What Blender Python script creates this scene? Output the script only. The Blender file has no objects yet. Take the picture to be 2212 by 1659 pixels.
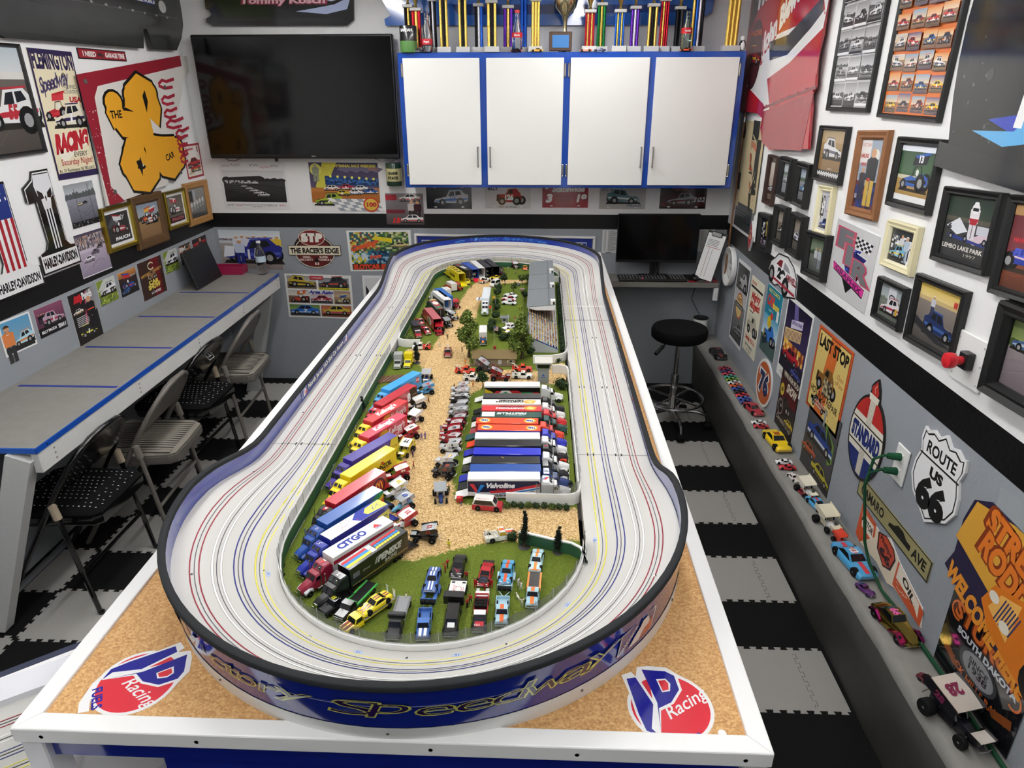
import bpy,math,random
from mathutils import Vector,Matrix
from math import sin,cos,pi,radians,sqrt,atan2,hypot
SC_=bpy.context.scene
COL=SC_.collection
cam_d=bpy.data.cameras.new('camera');cam=bpy.data.objects.new('camera',cam_d);COL.objects.link(cam)
cam_d.sensor_fit='HORIZONTAL';cam_d.sensor_width=36.0;cam_d.lens=36.0*1480.25/2212;cam_d.clip_start=0.02
def cam_matrix(pitch,yaw,roll,loc):
 fw0=Vector((-sin(yaw),cos(yaw),0));r0=Vector((cos(yaw),sin(yaw),0))
 fw=fw0*cos(pitch)-Vector((0,0,1))*sin(pitch);up=fw0*sin(pitch)+Vector((0,0,1))*cos(pitch)
 r=r0*cos(roll)+up*sin(roll);u=-r0*sin(roll)+up*cos(roll)
 m=Matrix.Identity(4)
 for i in range(3):m[i][0]=r[i];m[i][1]=u[i];m[i][2]=-fw[i];m[i][3]=loc[i]
 return m
cam.matrix_world=cam_matrix(0.41387,0.040795,-0.0027336,(0,0,2.03))
SC_.camera=cam
w=bpy.data.worlds.new('room_world');SC_.world=w;w.use_nodes=True
w.node_tree.nodes['Background'].inputs[0].default_value=(0.9,0.95,1.0,1);w.node_tree.nodes['Background'].inputs[1].default_value=0.05
SC_.view_settings.view_transform='Standard';SC_.view_settings.look='None';SC_.view_settings.gamma=1.0
SC_.view_settings.use_curve_mapping=False
SC_.view_settings.exposure=0.0
SC_.cycles.max_bounces=6;SC_.cycles.diffuse_bounces=3;SC_.cycles.glossy_bounces=3;SC_.cycles.transmission_bounces=5;SC_.cycles.transparent_max_bounces=10
SC_.cycles.caustics_reflective=False;SC_.cycles.caustics_refractive=False
SC_.cycles.use_denoising=True
LX,RX,BY,CZ,FY=-2.247,1.253,4.67,2.62,-2.4
LIGHT_POS=[(-1.05,0.55),(-1.05,2.15),(-1.05,3.6),(0.3,0.55),(0.3,2.15),(0.3,3.6),(-0.4,-1.2)]
LIGHT_W=[3.0]*7
for(lx,ly),lw in zip(LIGHT_POS,LIGHT_W):
 ld=bpy.data.lights.new('tube_light','AREA');ld.shape='RECTANGLE';ld.size=0.13;ld.size_y=1.2;ld.energy=lw;ld.color=(1.0,0.985,0.965)
 lo=bpy.data.objects.new('tube_light',ld);COL.objects.link(lo);lo.location=(lx,ly,CZ-0.115)
def lin(c):
 if isinstance(c,str):
  c=c.lstrip('#')
  if len(c)==3:c=''.join(a+a for a in c)
  v=[int(c[i:i+2],16)/255 for i in(0,2,4)]
  return tuple(a/12.92 if a<=0.04045 else((a+0.055)/1.055)**2.4 for a in v)+(1.0,)
 return tuple(c)+(1.0,)if len(c)==3 else tuple(c)
MATS={}
def mk(name,rough=0.5,metal=0.0,coat=0.0,spec=0.5,bump=None,trans=0.0,alpha=None,emit=0,noise=0.0,nscale=60,coords='Object'):
 m=bpy.data.materials.new(name);m.use_nodes=True;nt=m.node_tree;b=nt.nodes['Principled BSDF']
 a=nt.nodes.new('ShaderNodeAttribute');a.attribute_name='Col'
 src=a.outputs['Color']
 b.inputs['Roughness'].default_value=rough;b.inputs['Metallic'].default_value=metal
 b.inputs['Coat Weight'].default_value=coat;b.inputs['Coat Roughness'].default_value=0.08
 b.inputs['Specular IOR Level'].default_value=spec;b.inputs['Transmission Weight'].default_value=trans
 if alpha is not None:b.inputs['Alpha'].default_value=alpha
 if noise or bump:
  tc=nt.nodes.new('ShaderNodeTexCoord');n=nt.nodes.new('ShaderNodeTexNoise');n.inputs['Scale'].default_value=nscale;n.inputs['Detail'].default_value=4
  nt.links.new(tc.outputs[coords],n.inputs['Vector'])
 if noise:
  mr=nt.nodes.new('ShaderNodeMapRange');mr.inputs[3].default_value=1-noise;mr.inputs[4].default_value=1+noise
  nt.links.new(n.outputs['Fac'],mr.inputs[0])
  mx=nt.nodes.new('ShaderNodeVectorMath');mx.operation='MULTIPLY'
  nt.links.new(src,mx.inputs[0]);nt.links.new(mr.outputs[0],mx.inputs[1]);src=mx.outputs[0]
 if bump:
  bn=nt.nodes.new('ShaderNodeBump');bn.inputs['Strength'].default_value=bump[0];bn.inputs['Distance'].default_value=bump[1]
  nt.links.new(n.outputs['Fac'],bn.inputs['Height']);nt.links.new(bn.outputs['Normal'],b.inputs['Normal'])
 nt.links.new(src,b.inputs['Base Color'])
 if emit:nt.links.new(src,b.inputs['Emission Color']);b.inputs['Emission Strength'].default_value=emit
 MATS[name]=m;return m
mk('paint',0.28,coat=0.5);mk('gloss',0.12,coat=0.6);mk('print',0.45,spec=0.35);mk('photo',0.3,spec=0.5,coat=0.25);mk('matte',0.8,spec=0.25,noise=0.06);mk('plastic',0.4)
mk('rubber',0.75,spec=0.2);mk('metal',0.18,metal=1.0);mk('satin',0.38,metal=1.0);mk('foil',0.22,metal=0.9,bump=(0.6,0.002),nscale=500,noise=0.5)
mk('fabric',0.9,spec=0.15,noise=0.12,nscale=900,bump=(0.3,0.001));mk('leaf',0.85,spec=0.15,noise=0.25,nscale=300)
mk('wood',0.5,noise=0.18,nscale=45);mk('glass',0.03,trans=1.0,spec=0.5);mk('clear',0.08,alpha=0.16,spec=0.6);mk('tube',0.5,emit=24.0)
mk('wallpaint',0.75,spec=0.25,bump=(0.35,0.004),nscale=70,noise=0.03);mk('blackband',0.42,spec=0.4,bump=(0.3,0.003),nscale=60,noise=0.2)
mk('screen',0.1,spec=0.35,coat=0.0);mk('concrete',0.6,spec=0.3,bump=(0.35,0.004),nscale=22,noise=0.13);mk('foam',0.85,spec=0.2,bump=(0.25,0.001),nscale=500,noise=0.07)
mk('flock',0.95,spec=0.05,noise=0.45,nscale=700,bump=(0.8,0.002));mk('mirrorblack',0.2,spec=0.6,noise=0.25,nscale=6)
def mk_mesh_fence():
 m=bpy.data.materials.new('fence_mesh');m.use_nodes=True;nt=m.node_tree;b=nt.nodes['Principled BSDF']
 b.inputs['Base Color'].default_value=(0.16,0.17,0.17,1);b.inputs['Roughness'].default_value=0.5;b.inputs['Metallic'].default_value=0.4
 tc=nt.nodes.new('ShaderNodeTexCoord');ck=nt.nodes.new('ShaderNodeTexBrick')
 ck.inputs['Scale'].default_value=1.0;ck.offset=0.0;ck.inputs['Brick Width'].default_value=0.0016;ck.inputs['Row Height'].default_value=0.0016
 ck.inputs['Mortar Size'].default_value=0.00022;ck.inputs['Mortar Smooth'].default_value=0.0
 nt.links.new(tc.outputs['UV'],ck.inputs['Vector'])
 mr=nt.nodes.new('ShaderNodeMapRange');mr.inputs[3].default_value=0.12;mr.inputs[4].default_value=0.95
 nt.links.new(ck.outputs['Fac'],mr.inputs[0]);nt.links.new(mr.outputs[0],b.inputs['Alpha'])
 MATS['fence_mesh']=m
mk_mesh_fence()
def mk_cork():
 m=bpy.data.materials.new('cork');m.use_nodes=True;nt=m.node_tree;b=nt.nodes['Principled BSDF'];b.inputs['Roughness'].default_value=0.85
 tc=nt.nodes.new('ShaderNodeTexCoord');v=nt.nodes.new('ShaderNodeTexVoronoi');v.inputs['Scale'].default_value=260
 n=nt.nodes.new('ShaderNodeTexNoise');n.inputs['Scale'].default_value=180;n.inputs['Detail'].default_value=5
 nt.links.new(tc.outputs['Object'],v.inputs['Vector']);nt.links.new(tc.outputs['Object'],n.inputs['Vector'])
 r=nt.nodes.new('ShaderNodeValToRGB');e=r.color_ramp.elements
 e[0].position=0.0;e[0].color=lin('8a5f35');e[1].position=1.0;e[1].color=lin('e2bb85')
 for p,c in((0.3,'b98a56'),(0.6,'cda06a')):x=e.new(p);x.color=lin(c)
 s=nt.nodes.new('ShaderNodeSeparateColor');nt.links.new(v.outputs['Color'],s.inputs[0])
 ad=nt.nodes.new('ShaderNodeMath');ad.operation='MULTIPLY_ADD';ad.inputs[1].default_value=0.55;nt.links.new(s.outputs[0],ad.inputs[0])
 m2=nt.nodes.new('ShaderNodeMath');m2.operation='MULTIPLY';m2.inputs[1].default_value=0.5;nt.links.new(n.outputs['Fac'],m2.inputs[0]);nt.links.new(m2.outputs[0],ad.inputs[2])
 nt.links.new(ad.outputs[0],r.inputs[0]);nt.links.new(r.outputs[0],b.inputs['Base Color'])
 bp=nt.nodes.new('ShaderNodeBump');bp.inputs['Strength'].default_value=0.4;bp.inputs['Distance'].default_value=0.002;nt.links.new(n.outputs['Fac'],bp.inputs['Height']);nt.links.new(bp.outputs[0],b.inputs['Normal'])
 MATS['cork']=m
mk_cork()
def mk_infield():
 m=bpy.data.materials.new('turf_and_gravel');m.use_nodes=True;nt=m.node_tree;b=nt.nodes['Principled BSDF'];b.inputs['Roughness'].default_value=0.95;b.inputs['Specular IOR Level'].default_value=0.1
 tc=nt.nodes.new('ShaderNodeTexCoord');O=tc.outputs['Object']
 a=nt.nodes.new('ShaderNodeAttribute');a.attribute_name='Col';sa=nt.nodes.new('ShaderNodeSeparateColor');nt.links.new(a.outputs['Color'],sa.inputs[0])
 def noise(sc,d=3):
  n=nt.nodes.new('ShaderNodeTexNoise');n.inputs['Scale'].default_value=sc;n.inputs['Detail'].default_value=d;nt.links.new(O,n.inputs['Vector']);return n.outputs['Fac']
 def ramp(f,stops):
  r=nt.nodes.new('ShaderNodeValToRGB');e=r.color_ramp.elements;e[0].position=stops[0][0];e[0].color=lin(stops[0][1]);e[1].position=stops[-1][0];e[1].color=lin(stops[-1][1])
  for p,c in stops[1:-1]:x=e.new(p);x.color=lin(c)
  nt.links.new(f,r.inputs[0]);return r.outputs[0]
 v=nt.nodes.new('ShaderNodeTexVoronoi');v.inputs['Scale'].default_value=430;nt.links.new(O,v.inputs['Vector'])
 sv=nt.nodes.new('ShaderNodeSeparateColor');nt.links.new(v.outputs['Color'],sv.inputs[0])
 grav=ramp(sv.outputs[0],[(0,'8f6f45'),(0.3,'c59f6b'),(0.65,'dcbb86'),(1,'efd6a6')])
 grass=ramp(noise(900,2),[(0.3,'3b4a17'),(0.5,'62752a'),(0.62,'7e8b38'),(0.75,'989a52')])
 ad=nt.nodes.new('ShaderNodeMath');ad.operation='ADD';nt.links.new(sa.outputs[0],ad.inputs[0])
 ns=nt.nodes.new('ShaderNodeMath');ns.operation='MULTIPLY_ADD';ns.inputs[1].default_value=0.9;ns.inputs[2].default_value=-0.45;nt.links.new(noise(160,6),ns.inputs[0]);nt.links.new(ns.outputs[0],ad.inputs[1])
 st=nt.nodes.new('ShaderNodeMapRange');st.inputs[1].default_value=0.42;st.inputs[2].default_value=0.58;nt.links.new(ad.outputs[0],st.inputs[0])
 mx=nt.nodes.new('ShaderNodeMix');mx.data_type='RGBA';nt.links.new(st.outputs[0],mx.inputs[0]);nt.links.new(grass,mx.inputs[6]);nt.links.new(grav,mx.inputs[7]);nt.links.new(mx.outputs[2],b.inputs['Base Color'])
 bp=nt.nodes.new('ShaderNodeBump');bp.inputs['Strength'].default_value=0.7;bp.inputs['Distance'].default_value=0.002;nt.links.new(v.outputs['Distance'],bp.inputs['Height']);nt.links.new(bp.outputs[0],b.inputs['Normal'])
 MATS['turf']=m
mk_infield()
def link(o,parent=None,mat=None):
 COL.objects.link(o)
 if parent is not None:o.parent=parent
 if mat is not None:o.matrix_local=mat if parent is not None else mat
 return o
def tag(o,label,cat,group=None,kind=None):
 o['label']=label;o['category']=cat
 if group:o['group']=group
 if kind:o['kind']=kind
 return o
def thing(name,label,cat,loc=(0,0,0),rz=0.0,group=None,mat=None,kind=None):
 o=bpy.data.objects.new(name,None);COL.objects.link(o);o.empty_display_size=0.02
 o.matrix_world=mat if mat is not None else Matrix.Translation(loc)@Matrix.Rotation(rz,4,'Z')
 return tag(o,label,cat,group,kind)
def struct(o):o['kind']='structure';return o
class MB:
 """collects shapes into one mesh; every face carries a colour and a material"""
 def __init__(s,mat='paint'):s.v=[];s.f=[];s.m=mat;s.X=None;s.fuv={}
 def add(s,vs,fs,col,mat=None,cols=None):
  o=len(s.v);X=s.X
  s.v.extend([tuple(X@Vector(p))for p in vs]if X is not None else vs)
  c=lin(col)if col is not None else None
  mm=mat or s.m
  for k,f in enumerate(fs):s.f.append((tuple(i+o for i in f),cols[k]if cols else c,mm))
 def box(s,c,d,col,mat=None,ch=0.0):
  x,y,z=c;a,b,e=d[0]/2,d[1]/2,d[2]/2
  if ch<=0:
   vs=[(x+i*a,y+j*b,z+k*e)for k in(-1,1)for j in(-1,1)for i in(-1,1)]
   s.add(vs,[(0,2,3,1),(4,5,7,6),(0,1,5,4),(2,6,7,3),(0,4,6,2),(1,3,7,5)],col,mat);return
  ch=min(ch,a*.95,b*.95,e*.95);vs=[];idx={}
  for i in(-1,1):
   for j in(-1,1):
    for k in(-1,1):
     for ax in range(3):
      p=[i*(a-ch),j*(b-ch),k*(e-ch)];p[ax]=(i*a,j*b,k*e)[ax]
      idx[(i,j,k,ax)]=len(vs);vs.append((x+p[0],y+p[1],z+p[2]))
  fs=[]
  for ax in range(3):
   u,w_=(ax+1)%3,(ax+2)%3
   for sg in(-1,1):
    q=[]
    for su,sw in((-1,-1),(1,-1),(1,1),(-1,1)):
     t=[0,0,0];t[ax]=sg;t[u]=su;t[w_]=sw;q.append(idx[(t[0],t[1],t[2],ax)])
    fs.append(tuple(q)if sg>0 else tuple(q[::-1]))
  for ax in range(3):
   u,w_=(ax+1)%3,(ax+2)%3
   for su in(-1,1):
    for sw in(-1,1):
     q=[]
     for sg,a2 in((-1,u),(1,u),(1,w_),(-1,w_)):
      t=[0,0,0];t[ax]=sg;t[u]=su;t[w_]=sw;q.append(idx[(t[0],t[1],t[2],a2)])
     fs.append(tuple(q)if su*sw<0 else tuple(q[::-1]))
  for i in(-1,1):
   for j in(-1,1):
    for k in(-1,1):
     q=[idx[(i,j,k,n)]for n in range(3)];fs.append(tuple(q)if i*j*k>0 else tuple(q[::-1]))
  s.add(vs,fs,col,mat)
 def tube(s,pts,r,col,n=8,mat=None,cap=True,closed=False):
  P=[Vector(p)for p in pts];L=len(P);vs=[];rs=r if isinstance(r,(list,tuple))else[r]*L
  up=None
  for i,p in enumerate(P):
   if closed:t=P[(i+1)%L]-P[i-1]
   else:t=P[min(i+1,L-1)]-P[max(i-1,0)]
   t=t.normalized()if t.length>1e-9 else Vector((0,0,1))
   if up is None:up=Vector((0,0,1))if abs(t.z)<0.9 else Vector((1,0,0))
   a=t.cross(up)
   if a.length<1e-6:a=t.orthogonal()
   a.normalize();b=a.cross(t);up=b
   for k in range(n):g=2*pi*k/n;vs.append(tuple(p+a*(cos(g)*rs[i])+b*(sin(g)*rs[i])))
  fs=[]
  for i in range(L if closed else L-1):
   j=(i+1)%L
   for k in range(n):fs.append((i*n+k,j*n+k,j*n+(k+1)%n,i*n+(k+1)%n))
  if cap and not closed:fs+=[tuple(range(n)),tuple(range((L-1)*n,L*n))[::-1]]
  s.add(vs,fs,col,mat)
 def lathe(s,prof,col,n=16,c=(0,0,0),ax='z',mat=None,cols=None):
  vs=[];fs=[];cl=[]if cols else None
  for r,h in prof:
   for k in range(n):
    g=2*pi*k/n;a,b=cos(g)*r,sin(g)*r
    p=(a,b,h)if ax=='z' else((a,-h,b)if ax=='y' else(h,a,b))
    if ax=='y':p=(a,h,-b)
    vs.append((c[0]+p[0],c[1]+p[1],c[2]+p[2]))
  for i in range(len(prof)-1):
   for k in range(n):
    fs.append((i*n+k,i*n+(k+1)%n,(i+1)*n+(k+1)%n,(i+1)*n+k))
    if cols:cl.append(lin(cols[i]))
  for i,rev in((0,True),(len(prof)-1,False)):
   if prof[i][0]>1e-7:
    q=tuple(range(i*n,i*n+n));fs.append(q[::-1]if rev else q)
    if cols:cl.append(lin(cols[0 if i==0 else-1]))
  s.add(vs,fs,col,mat,cl)
 def prism(s,pts,z0,z1,col,mat=None,side=None,ax='z'):
  n=len(pts);A=sum(pts[i][0]*pts[(i+1)%n][1]-pts[(i+1)%n][0]*pts[i][1]for i in range(n))
  if A<0:pts=pts[::-1]
  def P(p,h):return(p[0],p[1],h)if ax=='z' else((p[0],-h,p[1])if ax=='y' else(h,p[0],p[1]))
  vs=[P(p,z0)for p in pts]+[P(p,z1)for p in pts]
  s.add(vs,[tuple(range(n,2*n))],col,mat);o=len(s.v)-2*n
  sc=lin(side or col);mm=mat or s.m
  s.f.append((tuple(o+i for i in range(n))[::-1],sc,mm))
  for i in range(n):j=(i+1)%n;s.f.append(((o+i,o+j,o+n+j,o+n+i),sc,mm))
 def loft(s,secs,col,mat=None,cap=True,closed=True,cols=None):
  n=len(secs[0]);vs=[p for q in secs for p in q];fs=[];cl=[]if cols else None
  for i in range(len(secs)-1):
   for k in range(n if closed else n-1):
    fs.append((i*n+k,i*n+(k+1)%n,(i+1)*n+(k+1)%n,(i+1)*n+k))
    if cols:cl.append(lin(cols(i,k)))
  if cap:
   fs+=[tuple(range(n))[::-1],tuple(range((len(secs)-1)*n,len(secs)*n))]
   if cols:cl+=[lin(cols(0,0)),lin(cols(len(secs)-2,0))]
  s.add(vs,fs,col,mat,cl)
 def quad(s,pts,col,mat=None):s.add(pts,[tuple(range(len(pts)))],col,mat)
 def ball(s,c,r,col,n=8,mat=None):
  rx,ry,rz=r if isinstance(r,(tuple,list))else(r,r,r);m=n//2
  vs=[];fs=[]
  for i in range(m+1):
   t=pi*i/m-pi/2
   for k in range(n):g=2*pi*k/n;vs.append((c[0]+rx*cos(t)*cos(g),c[1]+ry*cos(t)*sin(g),c[2]+rz*sin(t)))
  for i in range(m):
   for k in range(n):fs.append((i*n+k,i*n+(k+1)%n,(i+1)*n+(k+1)%n,(i+1)*n+k))
  s.add(vs,fs,col,mat)
 def mesh(s,name,smooth=35):
  me=bpy.data.meshes.new(name);me.from_pydata(s.v,[],[f[0]for f in s.f])
  names=[]
  for f in s.f:
   if f[2]not in names:names.append(f[2])
  for nme in names:me.materials.append(MATS[nme])
  ix={nme:i for i,nme in enumerate(names)}
  me.polygons.foreach_set('material_index',[ix[f[2]]for f in s.f])
  ca=me.color_attributes.new('Col','FLOAT_COLOR','CORNER');buf=[]
  for f in s.f:
   c=f[1]
   if c is None:c=(0.5,0.5,0.5,1)
   if isinstance(c[0],(tuple,list)):
    for q in c:buf.extend(q)
   else:buf.extend(c*len(f[0]))
  ca.data.foreach_set('color',buf)
  if smooth:
   me.polygons.foreach_set('use_smooth',[True]*len(me.polygons))
   me.set_sharp_from_angle(angle=radians(smooth))
  me.update();return me
 def obj(s,name,parent=None,mat=None,smooth=35):
  o=bpy.data.objects.new(name,s.mesh(name,smooth));COL.objects.link(o)
  if parent is not None:o.parent=parent
  if mat is not None:
   if parent is not None:o.matrix_local=mat
   else:o.matrix_world=mat
  return o
def dupe(o,**kw):
 c=o.copy();COL.objects.link(c)
 for ch in o.children:
  d=ch.copy();COL.objects.link(d);d.parent=c
  for g in ch.children:e=g.copy();COL.objects.link(e);e.parent=d
 return c
_GL={}
def glyph(ch,bold):
 k=(ch,bold)
 if k in _GL:return _GL[k]
 def run(t):
  cu=bpy.data.curves.new('g','FONT');cu.body=t;cu.size=1.0;cu.offset=bold;cu.resolution_u=3
  o=bpy.data.objects.new('g',cu);me=o.to_mesh()
  vs=[(v.co.x,v.co.y)for v in me.vertices];fs=[tuple(p.vertices)for p in me.polygons]
  o.to_mesh_clear();bpy.data.objects.remove(o);bpy.data.curves.remove(cu);return vs,fs
 vs,fs=run(ch)if ch!=' ' else([],[])
 b0=max(p[0]for p in run('I')[0]);b1=max(p[0]for p in run(ch+'I')[0])
 _GL[k]=(vs,fs,b1-b0);return _GL[k]
class Art:
 EPS=3e-5
 def __init__(s,w,h,ux=100,uy=100,seed=1):
  s.w,s.h,s.ux,s.uy=w,h,ux,uy;s.v=[];s.f=[];s.k=0;s.rnd=random.Random(seed);s.base=None;s.kx=1
 def P(s,p):return((p[0]/s.ux-0.5)*s.w,(p[1]/s.uy-0.5)*s.h)
 def add(s,pts,fs,cols):
  o=len(s.v);s.k+=1;z=s.k*s.EPS
  for p in pts:q=s.P(p);s.v.append((q[0],q[1],z))
  for f,c in zip(fs,cols):s.f.append((tuple(i+o for i in f),c))
 def poly(s,pts,col):
  A=sum(pts[i][0]*pts[(i+1)%len(pts)][1]-pts[(i+1)%len(pts)][0]*pts[i][1]for i in range(len(pts)))
  if A<0:pts=pts[::-1]
  s.add(pts,[tuple(range(len(pts)))],[lin(col)])
 def rect(s,x,y,w,h,col):s.poly([(x,y),(x+w,y),(x+w,y+h),(x,y+h)],col)
 def grad(s,x,y,w,h,c0,c1):
  a,b=lin(c0),lin(c1);s.add([(x,y),(x+w,y),(x+w,y+h),(x,y+h)],[(0,1,2,3)],[(a,a,b,b)])
 def ell(s,x,y,rx,ry,col,n=18,a0=0.0,a1=360.0):
  pts=[(x+rx*cos(radians(a0+(a1-a0)*i/n)),y+ry*sin(radians(a0+(a1-a0)*i/n)))for i in range(n if a1-a0>=360 else n+1)]
  s.poly(pts,col)
 def ring(s,x,y,rx,ry,t,col,n=24,a0=0.0,a1=360.0):
  s.line([(x+rx*cos(radians(a0+(a1-a0)*i/n)),y+ry*sin(radians(a0+(a1-a0)*i/n)))for i in range(n+1)],t,col)
 def line(s,pts,wd,col):
  ax,ay=s.w/s.ux,s.h/s.uy;vs=[];fs=[];L=len(pts)
  for i in range(L):
   a=pts[max(i-1,0)];b=pts[min(i+1,L-1)];dx,dy=(b[0]-a[0])*ax,(b[1]-a[1])*ay;l=hypot(dx,dy)or 1
   nx,ny=-dy/l*wd*ax*.5,dx/l*wd*ax*.5
   vs+=[(pts[i][0]+nx/ax,pts[i][1]+ny/ay),(pts[i][0]-nx/ax,pts[i][1]-ny/ay)]
  for i in range(L-1):fs.append((2*i,2*i+1,2*i+3,2*i+2))
  s.add(vs,fs,[lin(col)]*len(fs))
 def noise(s,x,y,w,h,nx,ny,cols):
  C=[lin(c)for c in cols];vs=[(x+w*i/nx,y+h*j/ny)for j in range(ny+1)for i in range(nx+1)]
  s.add(vs,[(j*(nx+1)+i,j*(nx+1)+i+1,(j+1)*(nx+1)+i+1,(j+1)*(nx+1)+i)for j in range(ny)for i in range(nx)],[s.rnd.choice(C)for _ in range(nx*ny)])
 def specks(s,x,y,w,h,n,cols,r0=.6,r1=1.6):
  C=[lin(c)for c in cols];vs=[];fs=[];cl=[]
  for i in range(n):
   a,b=x+s.rnd.random()*w,y+s.rnd.random()*h;r=r0+(r1-r0)*s.rnd.random();q=s.rnd.random()*3;o=len(vs)
   for k in range(5):vs.append((a+r*cos(q+k*1.257)*(.7+.6*s.rnd.random()),b+r*sin(q+k*1.257)*(.7+.6*s.rnd.random())))
   fs.append(tuple(range(o,o+5)));cl.append(s.rnd.choice(C))
  s.add(vs,fs,cl)
 def text(s,t,x,y,h,col,w=None,bold=0.0,shear=0.0,rot=0.0,al='c',arc=0.0,wave=None,sp=0.0):
  """cap height h (vertical units); w stretches the line to that width; arc bends it (degrees)"""
  if not t:return
  ax,ay=s.w/s.ux,s.h/s.uy;H=h*ay/0.70
  gs=[glyph(c,bold)for c in t];tot=sum(g[2]+sp for g in gs);kx=(w*ax)/(tot*H)if w else 1.0
  W=tot*H*kx;x0={'c':-W/2,'l':0,'r':-W}[al];cr,sr=cos(radians(rot)),sin(radians(rot));vs=[];fs=[]
  R=W/radians(arc)if arc else 0;u=x0
  for g in gs:
   o=len(vs)
   for(gx,gy)in g[0]:
    px,py=u+gx*H*kx,gy*H
    px+=shear*py
    if arc:
     th=px/R;rr=R+py;px,py=rr*sin(th),rr*cos(th)-R
    if wave:py+=wave(px/W)*ay
    vs.append((x+(px*cr-py*sr)/ax,y+(px*sr+py*cr)/ay))
   fs+=[tuple(i+o for i in f)for f in g[1]];u+=(g[2]+sp)*H*kx
  if fs:s.add(vs,fs,[lin(col)]*len(fs))
 def build(s,name,parent=None,mat=None,th=0.002,m='print',back='e8e8e6',outline=None,warp=None,edge=None,panel=True):
  mb=MB(m)
  if panel:
   if outline:pts=[s.P(p)for p in outline]
   else:pts=[(-s.w/2,-s.h/2),(s.w/2,-s.h/2),(s.w/2,s.h/2),(-s.w/2,s.h/2)]
   mb.prism(pts,-th,0.0,back,side=edge or back)
  o=len(mb.v);mb.v.extend(s.v)
  for f,c in s.f:mb.f.append((tuple(i+o for i in f),c,m))
  if warp:mb.v=[warp(*p)for p in mb.v]
  return mb.obj(name,parent,mat,smooth=0)
def wall_m(side,u,z,tilt=0.0,off=0.0):
 """placement on a wall: u is the world y (side walls) or x (back wall) of the centre; local x right, y up, z out of the wall"""
 if side=='R':X,N,p=Vector((0,-1,0)),Vector((-1,0,0)),Vector((RX-off,u,z))
 elif side=='L':X,N,p=Vector((0,1,0)),Vector((1,0,0)),Vector((LX+off,u,z))
 else:X,N,p=Vector((1,0,0)),Vector((0,-1,0)),Vector((u,BY-off,z))
 m=Matrix.Identity(4)
 for i in range(3):m[i][0]=X[i];m[i][1]=(0,0,1)[i];m[i][2]=N[i];m[i][3]=p[i]
 return m@Matrix.Rotation(radians(tilt),4,'Z')
# ================================================================ room
WHITE,GREY,BLK='efefee','959a9f','0b0b0c'
def wall_obj(name,side,a0,a1,z_lo,z_hi):
 m=MB('wallpaint');t=0.12
 for z0,z1,c,mt in((0,z_lo,GREY,None),(z_lo,z_hi,BLK,'blackband'),(z_hi,CZ,WHITE,None)):
  d=(a1-a0);zc=(z0+z1)/2;h=z1-z0
  if side=='L':m.box((LX-t/2,(a0+a1)/2,zc),(t,d,h),c,mt)
  elif side=='R':m.box((RX+t/2,(a0+a1)/2,zc),(t,d,h),c,mt)
  elif side=='B':m.box(((a0+a1)/2,BY+t/2,zc),(d,t,h),c,mt)
  else:m.box(((a0+a1)/2,FY-t/2,zc),(d,t,h),c,mt)
 return struct(m.obj(name,smooth=0))
wall_obj('wall_left','L',FY,BY,1.123,1.226);wall_obj('wall_right','R',FY,BY,1.062,1.176)
wall_obj('wall_back','B',LX-0.12,RX+0.12,1.127,1.223);wall_obj('wall_front','F',LX-0.12,RX+0.12,1.1,1.2)
m=MB('wallpaint');m.box(((LX+RX)/2,(FY+BY)/2,CZ+0.05),(RX-LX+0.24,BY-FY+0.24,0.1),'f2f2f0');struct(m.obj('ceiling',smooth=0))
def teeth(p,q,n,d,flip=1):
 """dovetail edge from p to q, teeth to the right-hand side"""
 px,py=q[0]-p[0],q[1]-p[1];L=hypot(px,py);ux,uy=px/L,py/L;nx,ny=uy*flip,-ux*flip;o=[]
 for i in range(n):
  a=L*i/n;s_=L/n
  for t,h in((0.0,0),(0.30,0),(0.22,1),(0.78,1),(0.70,0)):o.append((p[0]+ux*(a+t*s_)+nx*h*d,p[1]+uy*(a+t*s_)+ny*h*d))
 return o
fm=MB('foam');fm.box(((LX+RX)/2,(FY+BY)/2,-0.03),(RX-LX,BY-FY,0.06),'141414')
T=0.2825
def light_tile(x0,x1,y0,y1,ex0=True,ex1=True):
 n=max(1,round((x1-x0)/0.047));k=6;d=0.013
 pts=teeth((x0,y0),(x1,y0),n,d)+(teeth((x1,y0),(x1,y1),k,d)if ex1 else[(x1,y0)])+teeth((x1,y1),(x0,y1),n,d)+(teeth((x0,y1),(x0,y0),k,d)if ex0 else[(x0,y1)])
 fm.prism(pts,0.0,0.0012,'aeaca6')
for r in range(8):
 y0=1.789+T*(2*r-4)
 if y0>BY-0.1:break
 y1=min(y0+T,BY-0.02)
 light_tile(-0.4,1.118,y0,y1,True,False)
 fm.tube([(px_,py_,0.0011)for px_,py_ in teeth((1.0,y0+.01),(1.0,y1-.01),6,0.012)],0.0009,'3c3b38',n=4)
for r in range(8):
 y0=2.02+T*(2*r-4)
 if y0>BY-0.1:break
 light_tile(-2.065,-0.45,y0,min(y0+T,BY-0.02),True,False)
 if y0+T<BY-0.05:light_tile(LX+0.005,-2.085,y0+T,min(y0+2*T,BY-0.02),False,True)
struct(fm.obj('floor',smooth=0))
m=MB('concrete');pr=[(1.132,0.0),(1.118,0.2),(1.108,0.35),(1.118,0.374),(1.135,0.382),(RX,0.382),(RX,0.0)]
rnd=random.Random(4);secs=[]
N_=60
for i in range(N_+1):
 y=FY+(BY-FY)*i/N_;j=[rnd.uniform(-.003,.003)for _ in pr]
 secs.append([(p[0]+(j[k]if k<5 else 0),y,p[1]+(j[k]*.6 if 1<k<5 else 0))for k,p in enumerate(pr)])
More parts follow.
